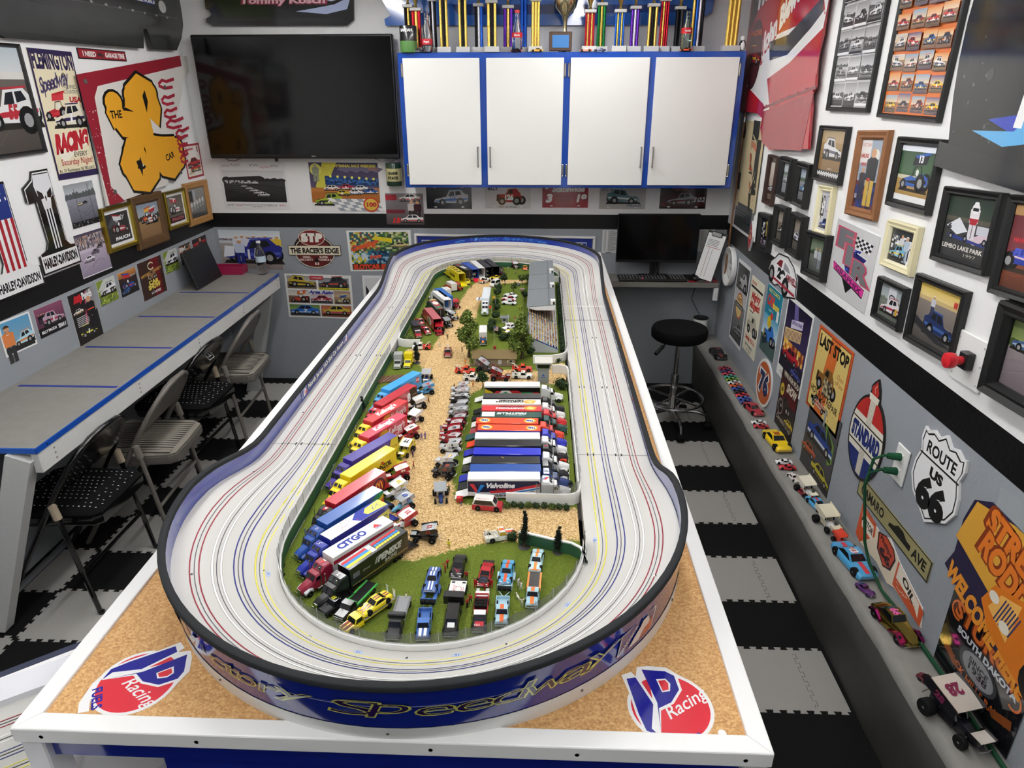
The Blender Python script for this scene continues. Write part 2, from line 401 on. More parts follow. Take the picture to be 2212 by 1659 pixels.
m.loft(secs,None,cols=lambda i,k:'4d4c49' if k<2 else '85837e');struct(m.obj('trim_1',smooth=50))
def ceiling_light(i):
 lx,ly=LIGHT_POS[i]
 t=thing('ceiling_light',('twin tube ceiling light %s'%['over the desk side, near end','over the desk side, middle','over the desk side, far end','over the track, near end','over the track, middle','over the track, far end','behind the camera'][i]),'ceiling light',(lx,ly,CZ),group='ceiling tube lights')
 m=MB('plastic');m.box((0,0,-0.03),(0.16,1.25,0.06),'f0f0f0',ch=0.01);m.obj('housing',t)
 for sx in(-0.04,0.04):
  m=MB('tube');m.tube([(sx,-0.6,-0.078),(sx,0.6,-0.078)],0.013,'ffffff',n=10);m.obj('tube',t)
for i in range(len(LIGHT_POS)):ceiling_light(i)
# ================================================================ left workbench
t=thing('workbench','long grey workbench with blue front edge along the white and grey poster wall','workbench',(LX,2.06,0))
m=MB('concrete');m.box((0.236,1.22,0.84),(0.472,2.44,0.02),'8d8a85');m.obj('worktop',t,smooth=0)
m=MB('gloss');m.box((0.477,1.22,0.841),(0.006,2.452,0.02),'1b52b4');m.box((0.236,-0.004,0.841),(0.476,0.006,0.02),'1b62cc')
for k in range(11):m.box((0.481,0.05+k*0.235,0.842),(0.002,0.006,0.006),'d8dbe0','metal')
m.obj('edge_strip',t,smooth=0)
m=MB('matte');m.box((0.462,1.22,0.79),(0.03,2.44,0.082),'d9d9d5',ch=0.002)
for k in range(5):
 for dz in(-.02,.0,.02):m.box((0.478,0.08+k*0.58,0.79+dz),(0.002,0.006,0.006),'8a8a88')
m.obj('apron_board',t,smooth=0)
for yy in(0.535,1.005,1.485,1.965):
 m=MB('print');m.box((0.245,yy,0.8504),(0.43,0.018,0.0008),'2a3d94');m.obj('tape_line',t,smooth=0)
m=MB('matte');m.prism([(0.448,0.02,),(0.36,0.02),(0.36,0.062),(0.448,0.062)],0.74,0.83,'dcdcda')
m.loft([[(0.455,-0.02,.80),(0.455,0.03,.80),(0.37,0.03,.83),(0.37,-0.02,.83)],[(0.12,-0.02,0.01),(0.12,0.03,0.01),(0.03,0.03,0.01),(0.03,-0.02,0.01)]],'dcdcda');m.obj('leg',t,smooth=0)
m=MB('matte');m.loft([[(0.455,2.36,.80),(0.455,2.41,.80),(0.38,2.41,.80),(0.38,2.36,.80)],[(0.24,2.36,0.0),(0.24,2.41,0.0),(0.15,2.41,0.0),(0.15,2.36,0.0)]],'b9bab8');m.obj('leg',t,smooth=0)
# ================================================================ folding chairs (backs against the bench)
def folding_chair(yc,dx,rz,dark,label,sticker=False):
 fc='0e0e0f' if dark else '6f6a64';pm='gloss' if dark else 'plastic'
 t=thing('folding_chair',label,'chair',(-1.815+dx,yc,0),rz,'folding chairs at the workbench')
 def fx(z):return-0.41+0.63*z
 P=[(fx(0),-.212,0),(fx(.3),-.212,.3),(fx(.58),-.208,.58),(fx(.68),-.188,.68),(fx(.735),-.145,.735),(fx(.765),-.08,.765),(fx(.772),0,.772)]
 m=MB(pm);m.tube(P+[(p[0],-p[1],p[2])for p in P[-2::-1]],0.0115,fc,n=10);m.obj('back_frame',t,smooth=60)
 m=MB(pm);F=[]
 for k in range(13):
  g=-pi/2+pi*k/12;y=.186*sin(g);F.append((y,.735-.0+.03*cos(g)-(.05 if abs(y)>.17 else 0)))
 low=[(.19*cos(pi*k/12),.60-.055*sin(pi*k/12))for k in range(13)]
 pts=[(-.192,.62),(-.186,.68),(-.14,.735),(-.08,.762),(0,.768),(.08,.762),(.14,.735),(.186,.68),(.192,.62)]+low
 m.loft([[(fx(z)+.004+off-.02*(1-(y/.2)**2),y,z)for y,z in pts]for off in(-.009,.009)],fc);m.obj('backrest',t,smooth=40)
 if sticker:
  a=Art(.055,.075,100,100);a.rect(0,0,100,100,'e9e9e9');a.rect(5,5,90,90,'131313');a.line([(28,82),(50,35),(80,88)],12,'e9e9e9');a.line([(22,25),(78,25)],10,'e9e9e9')
  mm=Matrix.Translation((fx(.68)+.001,.04,.69))@Matrix(((0,0,1,0),(1,0,0,0),(0,1,0,0),(0,0,0,1)))@Matrix.Rotation(radians(-32),4,'X')
  a.build('sticker',t,mm,0.0008)
 for sy in(-1,1):
  m=MB(pm);m.tube([(-.06,sy*.222,.50),(0,sy*.222,0.008)],0.0105,fc,n=8);m.tube([(.004,sy*.222,0.012),(.005,sy*.222,0.0)],0.014,'1a1a1a',n=8);m.obj('leg',t)
  m=MB('plastic');m.tube([(-.066,sy*.222,.535),(-.064,sy*.222,.53),(-.055,sy*.222,.47)],[0.006,0.0155,0.0165],'b5a68f' if dark else '7d776f',n=10);m.obj('leg_cap',t)
 m=MB(pm);m.tube([(-.0245,-.222,.2),(-.0245,.222,.2)],0.008,fc,n=8);m.obj('stretcher',t)
 m=MB(pm);m.tube([(fx(.14),-.212,.14),(fx(.14),.212,.14)],0.008,fc,n=8);m.obj('stretcher',t)
 O=[(.075-.03,-.175),(.075,-.15),(.08,0),(.075,.15),(.045,.175),(-.30,.195),(-.335,.16),(-.345,0),(-.335,-.16),(-.30,-.195)]
 m=MB(pm);m.loft([[(x*.97,y*.97,.405)for x,y in O],[(x,y,.415)for x,y in O],[(x,y,.445)for x,y in O]],fc);m.obj('seat_pan',t)
 m=MB('fabric');nn=24;base='121213' if dark else '8f897f'
 def inside(sc,z):return[(-.13+(x+.13)*sc,y*sc,z)for x,y in O]
 m.loft([inside(.97,.444),inside(.985,.455),inside(.93,.467),inside(.6,.474),inside(.2,.476)],base)
 for k in range(-8,9):
  if dark:
   for j in range(-6,7):
    x,y=-.13+k*.023+(.0115 if j%2 else 0),j*.027
    if abs(x+.13)<.185 and abs(y)<.16:m.box((x,y,.4755 if max(abs(x+.13)/.2,abs(y)/.19)<.55 else.4725 if max(abs(x+.13)/.2,abs(y)/.19)<.75 else.469),(.006,.0035,.0016),'d8d8d4')
  else:
   for j in(k*.021,):
    for q in(-1,):
     x0,x1=-.31,.055
     m.tube([(x0+(x1-x0)*i/10,j,(.4685+.007*sin(pi*i/10))if abs(j)<.13 else.4645+.005*sin(pi*i/10))for i in range(11)],.0028,'3d3a36',n=4)
 m.obj('seat_cushion',t)
 return t
folding_chair(2.395,0,0,True,'glossy black folding chair with dotted seat, beside the white bench leg')
folding_chair(2.88,.05,radians(4),False,'beige-grey folding chair with striped seat, between the two black chairs')
folding_chair(3.37,.0,radians(-2),True,'black folding chair with a sticker on its back',True)
folding_chair(3.83,.05,radians(3),False,'grey folding chair with striped seat, nearest the blue-grey back wall')
# ================================================================ wall cabinet
t=thing('wall_cabinet','long blue wall cabinet with four white doors','cabinet',(.163,BY,1.433))
m=MB('gloss');W_=2.01;m.box((0,-.145,.38),(W_,.27,.76),'1748a8',ch=0.003);m.obj('body',t,smooth=0)
DX=[(-.811,-.363),(-.324,.127),(.166,.62),(.655,1.128)]
for k,(a,b)in enumerate(DX):
 d=thing('door','','',(0,0,0));[d.__delitem__(q)for q in('label','category')];d.parent=t;d.matrix_world=Matrix.Translation(((a+b)/2,BY-.281,1.433+.375))
 m=MB('plastic');m.box((0,-.009,0),(b-a,.018,.71),'efefeb',ch=.002);m.obj('door_panel',d,smooth=0)
 hx=(b-a)/2-.018;hx=hx if k in(0,2)else-hx
 m=MB('satin');m.tube([(hx,-.02,-.245),(hx,-.042,-.25),(hx,-.042,-.13),(hx,-.02,-.135)],.0045,'a9a9a6',n=8);m.obj('handle',d)
 gx=-(b-a)/2-.009 if k in(0,2)else(b-a)/2+.009
 for z in(-.27,.29):
  m=MB('metal');m.tube([(gx,-.006,z-.03),(gx,-.006,z+.03)],.006,'c9c5bb',n=8);m.ball((gx,-.006,z+.033),.006,'c9c5bb');m.ball((gx,-.006,z-.033),.006,'c9c5bb');m.obj('hinge',d)
# ================================================================ television
t=thing('television','large black flat television beside the blue wall cabinet','television',(-1.518,BY-.1,1.945))
m=MB('plastic');m.box((0,.022,0),(1.236,.045,.715),'0a0a0b',ch=.006);m.box((0,.06,0),(.5,.08,.4),'0c0c0d');m.obj('case',t)
m=MB('screen');m.box((0,-.0015,.008),(1.212,.002,.675),'030304');m.obj('screen',t,smooth=0)
a=Art(.03,.009,100,30);a.text('DELL',50,6,20,'c8c8c8',w=90,bold=.03);a.build('logo',t,Matrix.Translation((.06,-.0012,-.343))@Matrix.Rotation(pi/2,4,'X'),.0004,back='0a0a0b')
for pts in([(-.52,.0,-.357),(-.5,.0,-.37),(-.46,.0,-.372),(-.42,.0,-.357)],[(.45,.01,-.357),(.5,.01,-.375),(.57,.01,-.372),(.6,.01,-.357)],[(-.6,.03,-.18),(-.625,.03,-.2),(-.63,.03,-.24),(-.622,.03,-.22)]):
 m=MB('plastic');m.tube(pts,.0022,'111',n=6);m.obj('cable',t)
m=MB('plastic');m.box((-.19,.01,-.366),(.015,.02,.02),'0a0a0a');m.obj('sensor',t)
# ================================================================ computer shelf in the corner
t=thing('desk_shelf','narrow grey desk shelf under the monitor in the corner','shelf',(.72,BY,.8))
m=MB('matte');m.box((-.02,-.108,.01),(.97,.214,.022),'7f7d78',ch=.002);m.box((-.02,-.212,.004),(.97,.008,.034),'77756f');m.obj('worktop',t,smooth=0)
m=MB('plastic');m.box((.455,-.2,-.06),(.03,.03,.09),'dedede',ch=.004);m.tube([(.44,-.2,-.03),(.47,-.18,0),(.47,-.15,-.05)],.008,'c9c9c9');m.obj('bracket',t)
t=thing('monitor','black computer monitor standing on the corner shelf','monitor',(.776,BY-.12,.822))
m=MB('plastic');m.box((0,0,.27),(.532,.03,.315),'09090a',ch=.004);m.obj('case',t)
m=MB('screen');m.box((0,-.016,.276),(.522,.002,.292),'020202');m.obj('screen',t,smooth=0)
m=MB('plastic');m.box((0,.03,.12),(.06,.02,.24),'0c0c0d');m.box((0,.02,.005),(.2,.14,.01),'0c0c0d',ch=.003);m.obj('stand',t)
for x in(.0,.025):
 m=MB('plastic');m.tube([(x,.0,.13),(x*.6,-.005,.06),(x*.2-.01,-.02,.008)],.004,'0a0a0a',n=6);m.obj('cable',t)
t=thing('keyboard','black keyboard with one pink key in front of the monitor','keyboard',(.755,BY-.15,.822))
m=MB('plastic');m.box((0,0,.008),(.45,.125,.014),'141414',ch=.004);m.obj('body',t)
m=MB('plastic');rnd=random.Random(2)
for r in range(6):
 for c in range(21):
  if c in(15,)or(r==5 and 3<c<9):continue
  m.box((-.207+c*.0207,-.048+r*.0185-(0 if r else.0),.0175),(.0165,.0145,.005),'232323',ch=.001)
  m.box((-.209+c*.0207,-.046+r*.0185,.0202),(.005,.004,.0004),'b9b9b9')
m.box((-.06,-.048,.0178),(.1,.0145,.005),'262626',ch=.001);m.obj('keys',t,smooth=0)
m=MB('plastic');m.box((-.07,-.048,.0195),(.018,.013,.006),'e0567c',ch=.002);m.obj('pink_key',t)
t=thing('mouse_pad','dark mouse pad with red print beside the keyboard','mouse pad',(1.085,BY-.11,.8225),radians(2))
a=Art(.19,.2,100,100);a.rect(0,0,100,100,'1a1416');a.poly([(55,0),(100,0),(100,60),(70,45)],'a51d20');a.poly([(0,0),(30,0),(18,20),(0,25)],'8a1a1c');a.text('RACING',60,12,12,'d9d9d9',shear=.3);a.build('pad',t,th=.002,back='111')
t=thing('computer_mouse','black computer mouse on the red printed pad','mouse',(1.04,BY-.14,.8225))
m=MB('plastic');m.ball((0,0,.012),(.03,.05,.022),'121213',n=16);m.obj('body',t,smooth=60);m=MB('plastic');m.box((0,.03,.034),(.006,.016,.006),'3a3a3a',ch=.002);m.obj('scroll_wheel',t)
t=thing('clipboard','white sheet on a black clipboard leaning in the shelf corner','clipboard',(1.12,BY-.16,.823),mat=Matrix.Translation((1.122,BY-.165,.985))@Matrix.Rotation(radians(-32),4,'Z')@Matrix.Rotation(radians(79),4,'X')@Matrix.Rotation(radians(-9),4,'Z'))
m=MB('plastic');m.box((0,0,-.003),(.13,.32,.004),'101012');m.obj('board',t)
a=Art(.118,.3,40,100);a.rect(0,0,40,100,'eeeeec');a.rect(3,70,34,1,'a33');[a.rect(4,74+3*k,26,1,'6a6a70')for k in range(5)];a.line([(12,68),(12,6)],.8,'992f3a');a.line([(20,68),(20,6)],.8,'777');a.build('sheet',t,Matrix.Translation((0,-.005,.0005)),.001)
m=MB('metal');m.box((0,.145,.006),(.07,.03,.014),'8a8a88',ch=.004);m.obj('clip',t)
t=thing('bar_stool','round black cushioned stool on chrome wheels beneath the corner shelf','stool',(.86,3.99,0))
m=MB('fabric');m.lathe([(.02,.60),(.155,.60),(.168,.612),(.17,.65),(.162,.668),(.12,.676),(.001,.68)],'0c0c0d',36);MATS['fabric'];m.obj('seat',t,smooth=50)
m=MB('metal');m.tube([(0,0,.30),(0,0,.60)],.014,'b5b5b5',n=14);m.tube([(0,0,.1),(0,0,.36)],.024,'d0d0d0',n=16);m.tube([(0,0,.2),(0,0,.215)],.03,'d0d0d0',n=16);m.obj('column',t)
m=MB('metal');m.tube([(.19*cos(2*pi*k/32),.19*sin(2*pi*k/32),.2)for k in range(32)],.009,'c8c8c8',n=8,closed=True)
for k in range(4):g=pi/4+k*pi/2;m.tube([(.024*cos(g),.024*sin(g),.2),(.19*cos(g),.19*sin(g),.2)],.006,'c8c8c8',n=6)
m.obj('foot_ring',t)
for k in range(5):
 g=-pi/2+k*2*pi/5+.1
 m=MB('metal');m.tube([(.02*cos(g),.02*sin(g),.12),(.16*cos(g),.16*sin(g),.115),(.215*cos(g),.215*sin(g),.1),(.23*cos(g),.23*sin(g),.055)],.012,'c4c4c4',n=8);m.obj('leg',t)
 m=MB('rubber');m.lathe([(.002,-.022),(.024,-.022),(.027,-.012),(.027,.012),(.024,.022),(.002,.022)],'0b0b0b',14,(.23*cos(g),.23*sin(g),.028),'x');m.obj('caster',t)
m=MB('plastic');m.tube([(-.06,-.05,.61),(-.11,-.1,.58),(-.12,-.11,.575)],.005,'0d0d0d',n=6);m.tube([(-.11,-.1,.58),(-.16,-.15,.55)],.012,'0d0d0d',n=8);m.obj('lever',t)
t=thing('smart_speaker','white cylinder speaker with black top behind the stool','speaker',(1.125,BY-.09,.382))
m=MB('fabric');m.lathe([(.046,0),(.05,.006),(.05,.15),(.047,.155)],'c9c9c6',24);m.obj('body',t);m=MB('plastic');m.lathe([(.0505,.153),(.0505,.16),(.001,.161)],'0b0b0c',24);m.obj('top',t)
m=MB('plastic');m.tube([(.0,0,.16),(-.02,.02,.19),(-.07,.04,.28),(-.05,.05,.36),(.0,.055,.415)],.0025,'0b0b0b',n=6);m.obj('cable',t)
# ================================================================ track table
TZ=1.02;TX0,TX1,TY0,TY1=-.897,.398,.802,4.452
t=thing('track_table','big white-trimmed cork table with blue sides carrying the oval slot car track','table',((TX0+TX1)/2,(TY0+TY1)/2,0))
ox,oy=(TX0+TX1)/2,(TY0+TY1)/2;hw,hl=(TX1-TX0)/2,(TY1-TY0)/2
m=MB('cork');c_x,r_h=-.242-ox,.52
for sg,yc in((-1,1.358-oy),(1,3.75-oy)):
 arc_=[(c_x+r_h*cos(pi*k/24),yc+sg*r_h*sin(pi*k/24))for k in range(25)]
 m.prism([(hw-.03,0),(c_x+r_h,0)]+arc_+[(c_x-r_h,0),(-hw+.03,0),(-hw+.03,sg*(hl-.03)),(hw-.03,sg*(hl-.03))],TZ-.034,TZ-.007,'b98a56')
m.obj('cork_top',t,smooth=0)
tw=.036
for nm,(x0,x1,y0,y1)in dict(front=(-hw,hw,-hl,-hl+tw),rear=(-hw,hw,hl-tw,hl),a=(-hw,-hw+tw,-hl,hl),b=(hw-tw,hw,-hl,hl)).items():
 m=MB('plastic');z0,z1=TZ-.034,TZ
 if nm in('front','rear'):
  s_=1 if nm=='front' else-1;ya,yb=(y0,y1)if nm=='front' else(y1,y0)
  P=[(x0,ya),(x1,ya),(x1-tw,yb),(x0+tw,yb)]
 else:
  xa,xb=(x0,x1)if nm=='a' else(x1,x0);sg=1 if nm=='a' else-1
  P=[(xa,y0),(xa,y1),(xb,y1-tw),(xb,y0+tw)]
 m.prism(P,z0,z1,'f3f3f1');o=m.obj('trim_board',t,smooth=0)
 bv=o.modifiers.new('soft','BEVEL');bv.width=.003;bv.segments=2;bv.limit_method='ANGLE'
m=MB('gloss');m.box((.06,-hl+.04,TZ-.16),(2*hw-.35,.02,.3),'14268c');m.box((0,-hl+.03,TZ-.06),(2*hw-.05,.02,.052),'14268c')
m.prism([(hw-.2,TZ-.31),(hw-.01,TZ-.31),(hw-.01,TZ-.04),(hw-.2,TZ-.04)],hl-.045,hl-.035,'14268c',ax='y');m.obj('front_panel',t,smooth=0)
m=MB('gloss');m.box((-hw+.03,.1,TZ-.1),(.02,2*hl-.3,.13),'14268c');m.obj('side_panel',t,smooth=0);m=MB('gloss');m.box((hw-.03,0,TZ-.1),(.02,2*hl-.1,.13),'14268c');m.obj('side_panel',t,smooth=0)
for sx,sy in((-1,-1),(1,-1),(-1,1),(1,1)):
 m=MB('plastic');zb=.0 if not(sx<0 and sy<0)else.0
 m.box((sx*(hw-.025),sy*(hl-.03),(TZ-.034)/2),(.042,.05,TZ-.034),'e6e6e8',ch=.003);m.obj('leg',t,smooth=0)
for fx_ in(-.92,-.5,.12,.5,.93):
 m=MB('metal');m.lathe([(.004,0),(.0035,.0012),(.001,.0016)],'8f8f92',10,(fx_*hw,-hl-.0,TZ-.018),'y');m.obj('screw',t)
# ================================================================ oval track
CX,Y1,Y2,RI,RO=-.242,1.358,3.75,.362,.569
RRED,SP,BANK=.5245,.0411,.43
def sst(a,b,x):u=max(0,min(1,(x-a)/(b-a)));return u*u*(3-2*u)
def centre(sv):
 """s runs 0..1 right straight up, 1..2 far turn, 2..3 left straight down, 3..4 near turn; gives base point and outward normal"""
 k=int(sv)%4;f=sv-int(sv)
 if k==0:return CX,Y1+(Y2-Y1)*f,1.0,0.0
 if k==1:return CX,Y2,cos(pi*f),sin(pi*f)
 if k==2:return CX,Y2-(Y2-Y1)*f,-1.0,0.0
 return CX,Y1,-cos(pi*f),-sin(pi*f)
def bank(sv):
 k=int(sv)%4;f=sv-int(sv)
 if k in(1,3):return 1.0
 y=Y1+(Y2-Y1)*(f if k==0 else 1-f);return max(1-sst(Y1,Y1+.42,y),sst(Y2-.42,Y2,y))
def tp(sv,r,dz=0.0):
 x,y,nx,ny=centre(sv);return(x+nx*r,y+ny*r,1.024+BANK*bank(sv)*max(0,r-RI)*(.35+.65*sst(0,.09,r-RI))+dz)
SS=[i/40 for i in range(40)]+[1+i/48 for i in range(48)]+[2+i/40 for i in range(40)]+[3+i/48 for i in range(48)]
def strip(m,r0,r1,dz0,dz1,col,mat=None,ss=None,closed=True,cols=None):
 ss=ss or SS;vs=[];n=len(ss)
 for sv in ss:vs+=[tp(sv,r0,dz0),tp(sv,r1,dz1)]
 m.add(vs,[(2*i,2*i+1,(2*i+3)%(2*n),(2*i+2)%(2*n))for i in range(n if closed else n-1)],col,mat)
track=thing('slot_car_track','light grey four lane oval slot car track with blue banked outer wall','slot car track',(0,0,0))
m=MB('plastic');RR=[RI+(RO-RI)*i/10 for i in range(11)]
for a,b in zip(RR[:-1],RR[1:]):strip(m,a,b,0,0,'cbc9c4')
m.obj('road_surface',track,smooth=50)
m=MB('plastic');strip(m,RI-.0005,RI-.0006,-.026,.0002,'c4c2bd');m.obj('road_edge',track,smooth=50)
for nm,rc,c in(('red_lane',RRED,'8f1f33'),('white_lane',RRED-SP,'f6f6f4'),('blue_lane',RRED-2*SP,'23307d'),('yellow_lane',RRED-3*SP,'e6dc5a')):
 m=MB('print');strip(m,rc-.0009,rc+.0009,.0005,.0005,'54565c')
 for q in(-.0085,.0085):
  wd=.0013 if nm!='white_lane' else.0017
  if nm=='white_lane':strip(m,rc+q-wd-.0008,rc+q+wd+.0008,.0004,.0004,'8d8c88')
  if nm=='yellow_lane':strip(m,rc+q-wd-.0006,rc+q+wd+.0006,.0004,.0004,'9b9557')
  strip(m,rc+q-wd,rc+q+wd,.0006,.0006,c)
 m.obj(nm,track,smooth=0)
m=MB('print')
for sv in(.175,2.81):vs=[tp(sv,r,.0007)for r in(RI+.002,RO-.002)];m.tube(vs,.0006,'77767a',n=4)
m.tube([tp(.70,RI+.004+(RO-RI-.006)*i/20,.0006)for i in range(21)],.0007,'6a4d44',n=4)
m.obj('section_joint',track,smooth=0)
m=MB('print');m.tube([tp(.79,RI+.004+(RO-RI-.006)*i/10,.0004)for i in range(11)],.0018,'f4f4ee',n=4);m.obj('finish_line',track,smooth=0)
m=MB('print')
for sv,lanes in((.175,(1,3)),(.60,(1,3)),(2.81,(0,1,2,3)),(2.23,(1,3)),(2.5,(0,1,2,3)),(.38,(0,1,2,3))):
 for L in lanes:
  for q in(-.0085,.0085):
   rc=RRED-L*SP+q;m.tube([tp(sv-.003,rc,.0008),tp(sv+.003,rc,.0008)],.0016,'2b2b2b',n=4)
m.obj('braid_ends',track,smooth=0)
for sv,r in[(.06,RO-.035),(.25,RO-.035),(.5,RO-.03),(.33,RO-.03),(.9,RO-.035),(2.1,RO-.03),(2.35,RO-.03),(2.55,RO-.03),(2.72,RO-.03),(2.9,RO-.035),(3.15,RO-.04),(3.12,RI+.03),(3.33,RI+.03),(3.5,RI+.02),(3.66,RI+.03),(3.93,RI+.03),(1.3,RO-.02),(1.5,RO-.015),(1.7,RO-.02),(3.87,RO-.035)]:
 m=MB('metal');p=tp(sv,r,.0006);m.lathe([(.0032,0),(.0028,.0006),(.0004,.0009)],'b9b9b9',8,p);m.box((p[0],p[1],p[2]+.001),(.003,.0008,.0003),'333');m.obj('screw',track)
for num,sv in(('18',.0),('17',3.80),('16',3.58),('15',3.42),('14',3.13)):
 sv2=sv if num!='18' else-.0
 p=Vector(tp(sv,RI+.022,.0009));x,y,nx,ny=centre(sv);ang=atan2(ny,nx)-pi/2
 a=Art(.02,.011,100,60);a.ell(50,30,48,28,'9db4d8');a.ell(50,30,40,22,'bfcbe0');a.text(num,50,12,36,'3d63b0',bold=.02);a.build('number_decal',track,Matrix.Translation(p)@Matrix.Rotation(ang+0,4,'Z')@Matrix.Rotation(BANK*.4,4,'X'),th=.0004,outline=[(50+48*cos(k*.35),30+28*sin(k*.35))for k in range(18)])
def wall_h(sv):
 k=int(sv)%4;f=sv-int(sv)
 if k==3:return.056
 if k==1:return.042
 if k==0:return.030+.026*(1-sst(.02,.14,f))+.012*sst(.86,1,f)
 return.052+.0*f
def base_in(sv):
 k=int(sv)%4;f=sv-int(sv)
 return.028*sin(pi*f)if k==3 else.0
def wall_strip(m,off,z0f,z1f,col,mat=None):
 vs=[];n=len(SS)
 for sv in SS:
  x,y,nx,ny=centre(sv);r=RO+off;za,zb=z0f(sv),z1f(sv);ra=r-base_in(sv)*max(0,min(1,(1.15-za)/.13));rb=r-base_in(sv)*max(0,min(1,(1.15-zb)/.13))
  vs+=[(x+nx*ra,y+ny*ra,za),(x+nx*rb,y+ny*rb,zb)]
 m.add(vs,[(2*i,2*i+1,(2*i+3)%(2*n),(2*i+2)%(2*n))for i in range(n)],col,mat)
zt=lambda sv:tp(sv,RO)[2]+wall_h(sv);zo=lambda sv:tp(sv,RO)[2]
rimw=lambda sv:.0055 if int(sv)%4 in(0,2)else.007
m=MB('gloss');wall_strip(m,.001,lambda s_:zo(s_)-.004,lambda s_:zt(s_)-.004,'2a3f9e');wall_strip(m,.0085,lambda s_:max(1.0,min(1.052,zt(s_)-.02)),lambda s_:zt(s_)-.004,'15298f')
m.obj('blue_wall',track,smooth=60)
m=MB('rubber');n=len(SS);secs=[]
for sv in SS:
 x,y,nx,ny=centre(sv);z=zt(sv);d=.012 if int(sv)%4 in(1,3)else.011
 secs.append([(x+nx*(RO+a),y+ny*(RO+a),z+b)for a,b in((-.002,-d),(-.003,-.002),(-.001,0),(.010,0),(.012,-.002),(.0115,-d))])
m.loft(secs+[secs[0]],'26282a',cap=False);m.obj('rubber_rim',track,smooth=50)
m=MB('plastic');wall_strip(m,.0095,lambda s_:TZ-.008,lambda s_:max(TZ-.004,min(1.052,zt(s_)-.02)),'ececea');
vs=[]
m.obj('white_skirt',track,smooth=60)
for g in(.12,.3,.5,.7,.88):
 x,y,nx,ny=centre(3+g);r=RO+.0105-base_in(3+g)*.9
 m=MB('metal');m.ball((x+nx*r,y+ny*r,1.036),.003,'8f8f8f',n=8);m.obj('screw',track)
def wrap(s_of_x,off,zc,outward=True):
 def f(px,py,pz):
  sv=s_of_x(px);x,y,nx,ny=centre(sv);z=zc+py;r=RO+off+(pz if outward else-pz)-(base_in(sv)*max(0,min(1,(1.15-z)/.13))if outward else 0)
  return(x+nx*r,y+ny*r,z)
 return f
arc_near=lambda px:3.5+px/(pi*(RO-.012))
def scr(a,t_,x,y,h,c0,c1,w,t=.05,shear=.45):a.text(t_,x,y,h,c0,w=w,bold=t,shear=shear);a.text(t_,x,y+h*.02,h*.96,c1,w=w*.97,bold=t-.022,shear=shear)
a=Art(1.26,.06,420,20)
for ch,an,wd in(('V',-43.6,22),('i',-38.6,7),('c',-34.3,16),('t',-30,15),('o',-26.2,17),('r',-21.6,16),('y',-16.3,22),('S',-5.5,32),('p',.6,26),('e',7.9,25),('e',14.5,25),('d',20.6,26),('w',27.1,28),('a',33.5,25),('y',39.0,25)):
 scr(a,ch,210+radians(an)*.557/1.26*420,5.2+(3 if ch in 'py' else 0),14.5 if ch in 'VSdt' else 13.5,'d8d66a','2a1450',wd,.012,.42)
a.build('front_lettering',track,None,panel=False,m='gloss',warp=wrap(lambda px:arc_near(px),.0092,1.103))
def badge(a,x,y,w,h,txt='NJHOSCR'):
 P=lambda q:[(x+u*w/100,y+v*h/100)for u,v in q]
 a.poly(P([(0,0),(100,0),(100,100),(0,100)]),'eeeeee');a.poly(P([(3,4),(97,4),(97,96),(3,96)]),'20358f')
 a.poly(P([(52,4),(97,4),(97,62),(70,40)]),'c12a33');a.poly(P([(30,4),(58,4),(66,36),(72,44),(82,46),(84,60),(74,92),(58,92),(54,70),(40,40)]),'f1f1f1')
 a.text(txt,x+w*.26,y+h*.42,h*.15,'f1f1f1',w=w*.62,rot=48,bold=.02)
a=Art(.11,.058,100,100);badge(a,0,0,100,100);a.build('wall_badge',track,None,panel=False,m='gloss',warp=wrap(lambda px:arc_near(px+.483),.0094,1.095))
a=Art(.08,.058,100,100);badge(a,0,0,100,100);a.build('wall_badge',track,None,panel=False,m='gloss',warp=wrap(lambda px:arc_near(px-.51),.0094,1.103))
arc_far=lambda px:1.5-px/(pi*RO)
a=Art(.62,.036,300,20)
for ch,cx_,wd in[(c,58+13*i,11)for i,c in enumerate('Victory')]+[(c,160+13.5*i,12)for i,c in enumerate('Speedway')]:scr(a,ch,cx_,6,10,'5aa0ee','1c3aa6',wd,.035,.5)
for sg in(-1,1):a.line([(150+sg*112,7),(150+sg*125,9),(150+sg*145,5)],1.6,'5aa0ee');a.line([(150+sg*116,4),(150+sg*128,3),(150+sg*140,4)],1,'5aa0ee')
a.build('far_lettering',track,None,panel=False,m='gloss',warp=wrap(arc_far,.0005,1.131,False))
def straight_s(side,yc):return(lambda px:2+(Y2-(yc-0+px))/(Y2-Y1))if side<0 else(lambda px:(yc-px-Y1)/(Y2-Y1))
a=Art(.62,.03,200,10);a.rect(0,0,200,10,'27346f')
badge(a,2,.5,18,9);badge(a,180,.5,18,9);a.text('North Jersey HO Slot Car Racers',100,2.6,5.6,'f0efdc',w=150,bold=.03)
a.build('side_lettering',track,None,panel=False,warp=wrap(straight_s(-1,2.42),.0004,1.046,False))
a=Art(.8,.018,400,10);a.noise(0,0,400,10,90,2,['d7dae4','8f9ab8','5b688f','a9aec0','e6e7ea','3f4a78']);a.rect(0,0,14,10,'b34a4f');a.rect(386,0,14,10,'b34a4f')
a.build('side_sticker',track,None,panel=False,warp=wrap(straight_s(1,2.55),.0004,1.036,False))
KH=.013
def y_s(y,side):return(y-Y1)/(Y2-Y1)if side>0 else 2+(Y2-y)/(Y2-Y1)
def rng(a,b):
 out=[a]+[s_ for s_ in[k/24 for k in range(0,24*9)]if a+.008<s_<b-.008]+[b];return out
def ringpts(a,b,r=RI-.004):return[(centre(s_%4)[0]+centre(s_%4)[2]*r,centre(s_%4)[1]+centre(s_%4)[3]*r)for s_ in rng(a,b)]
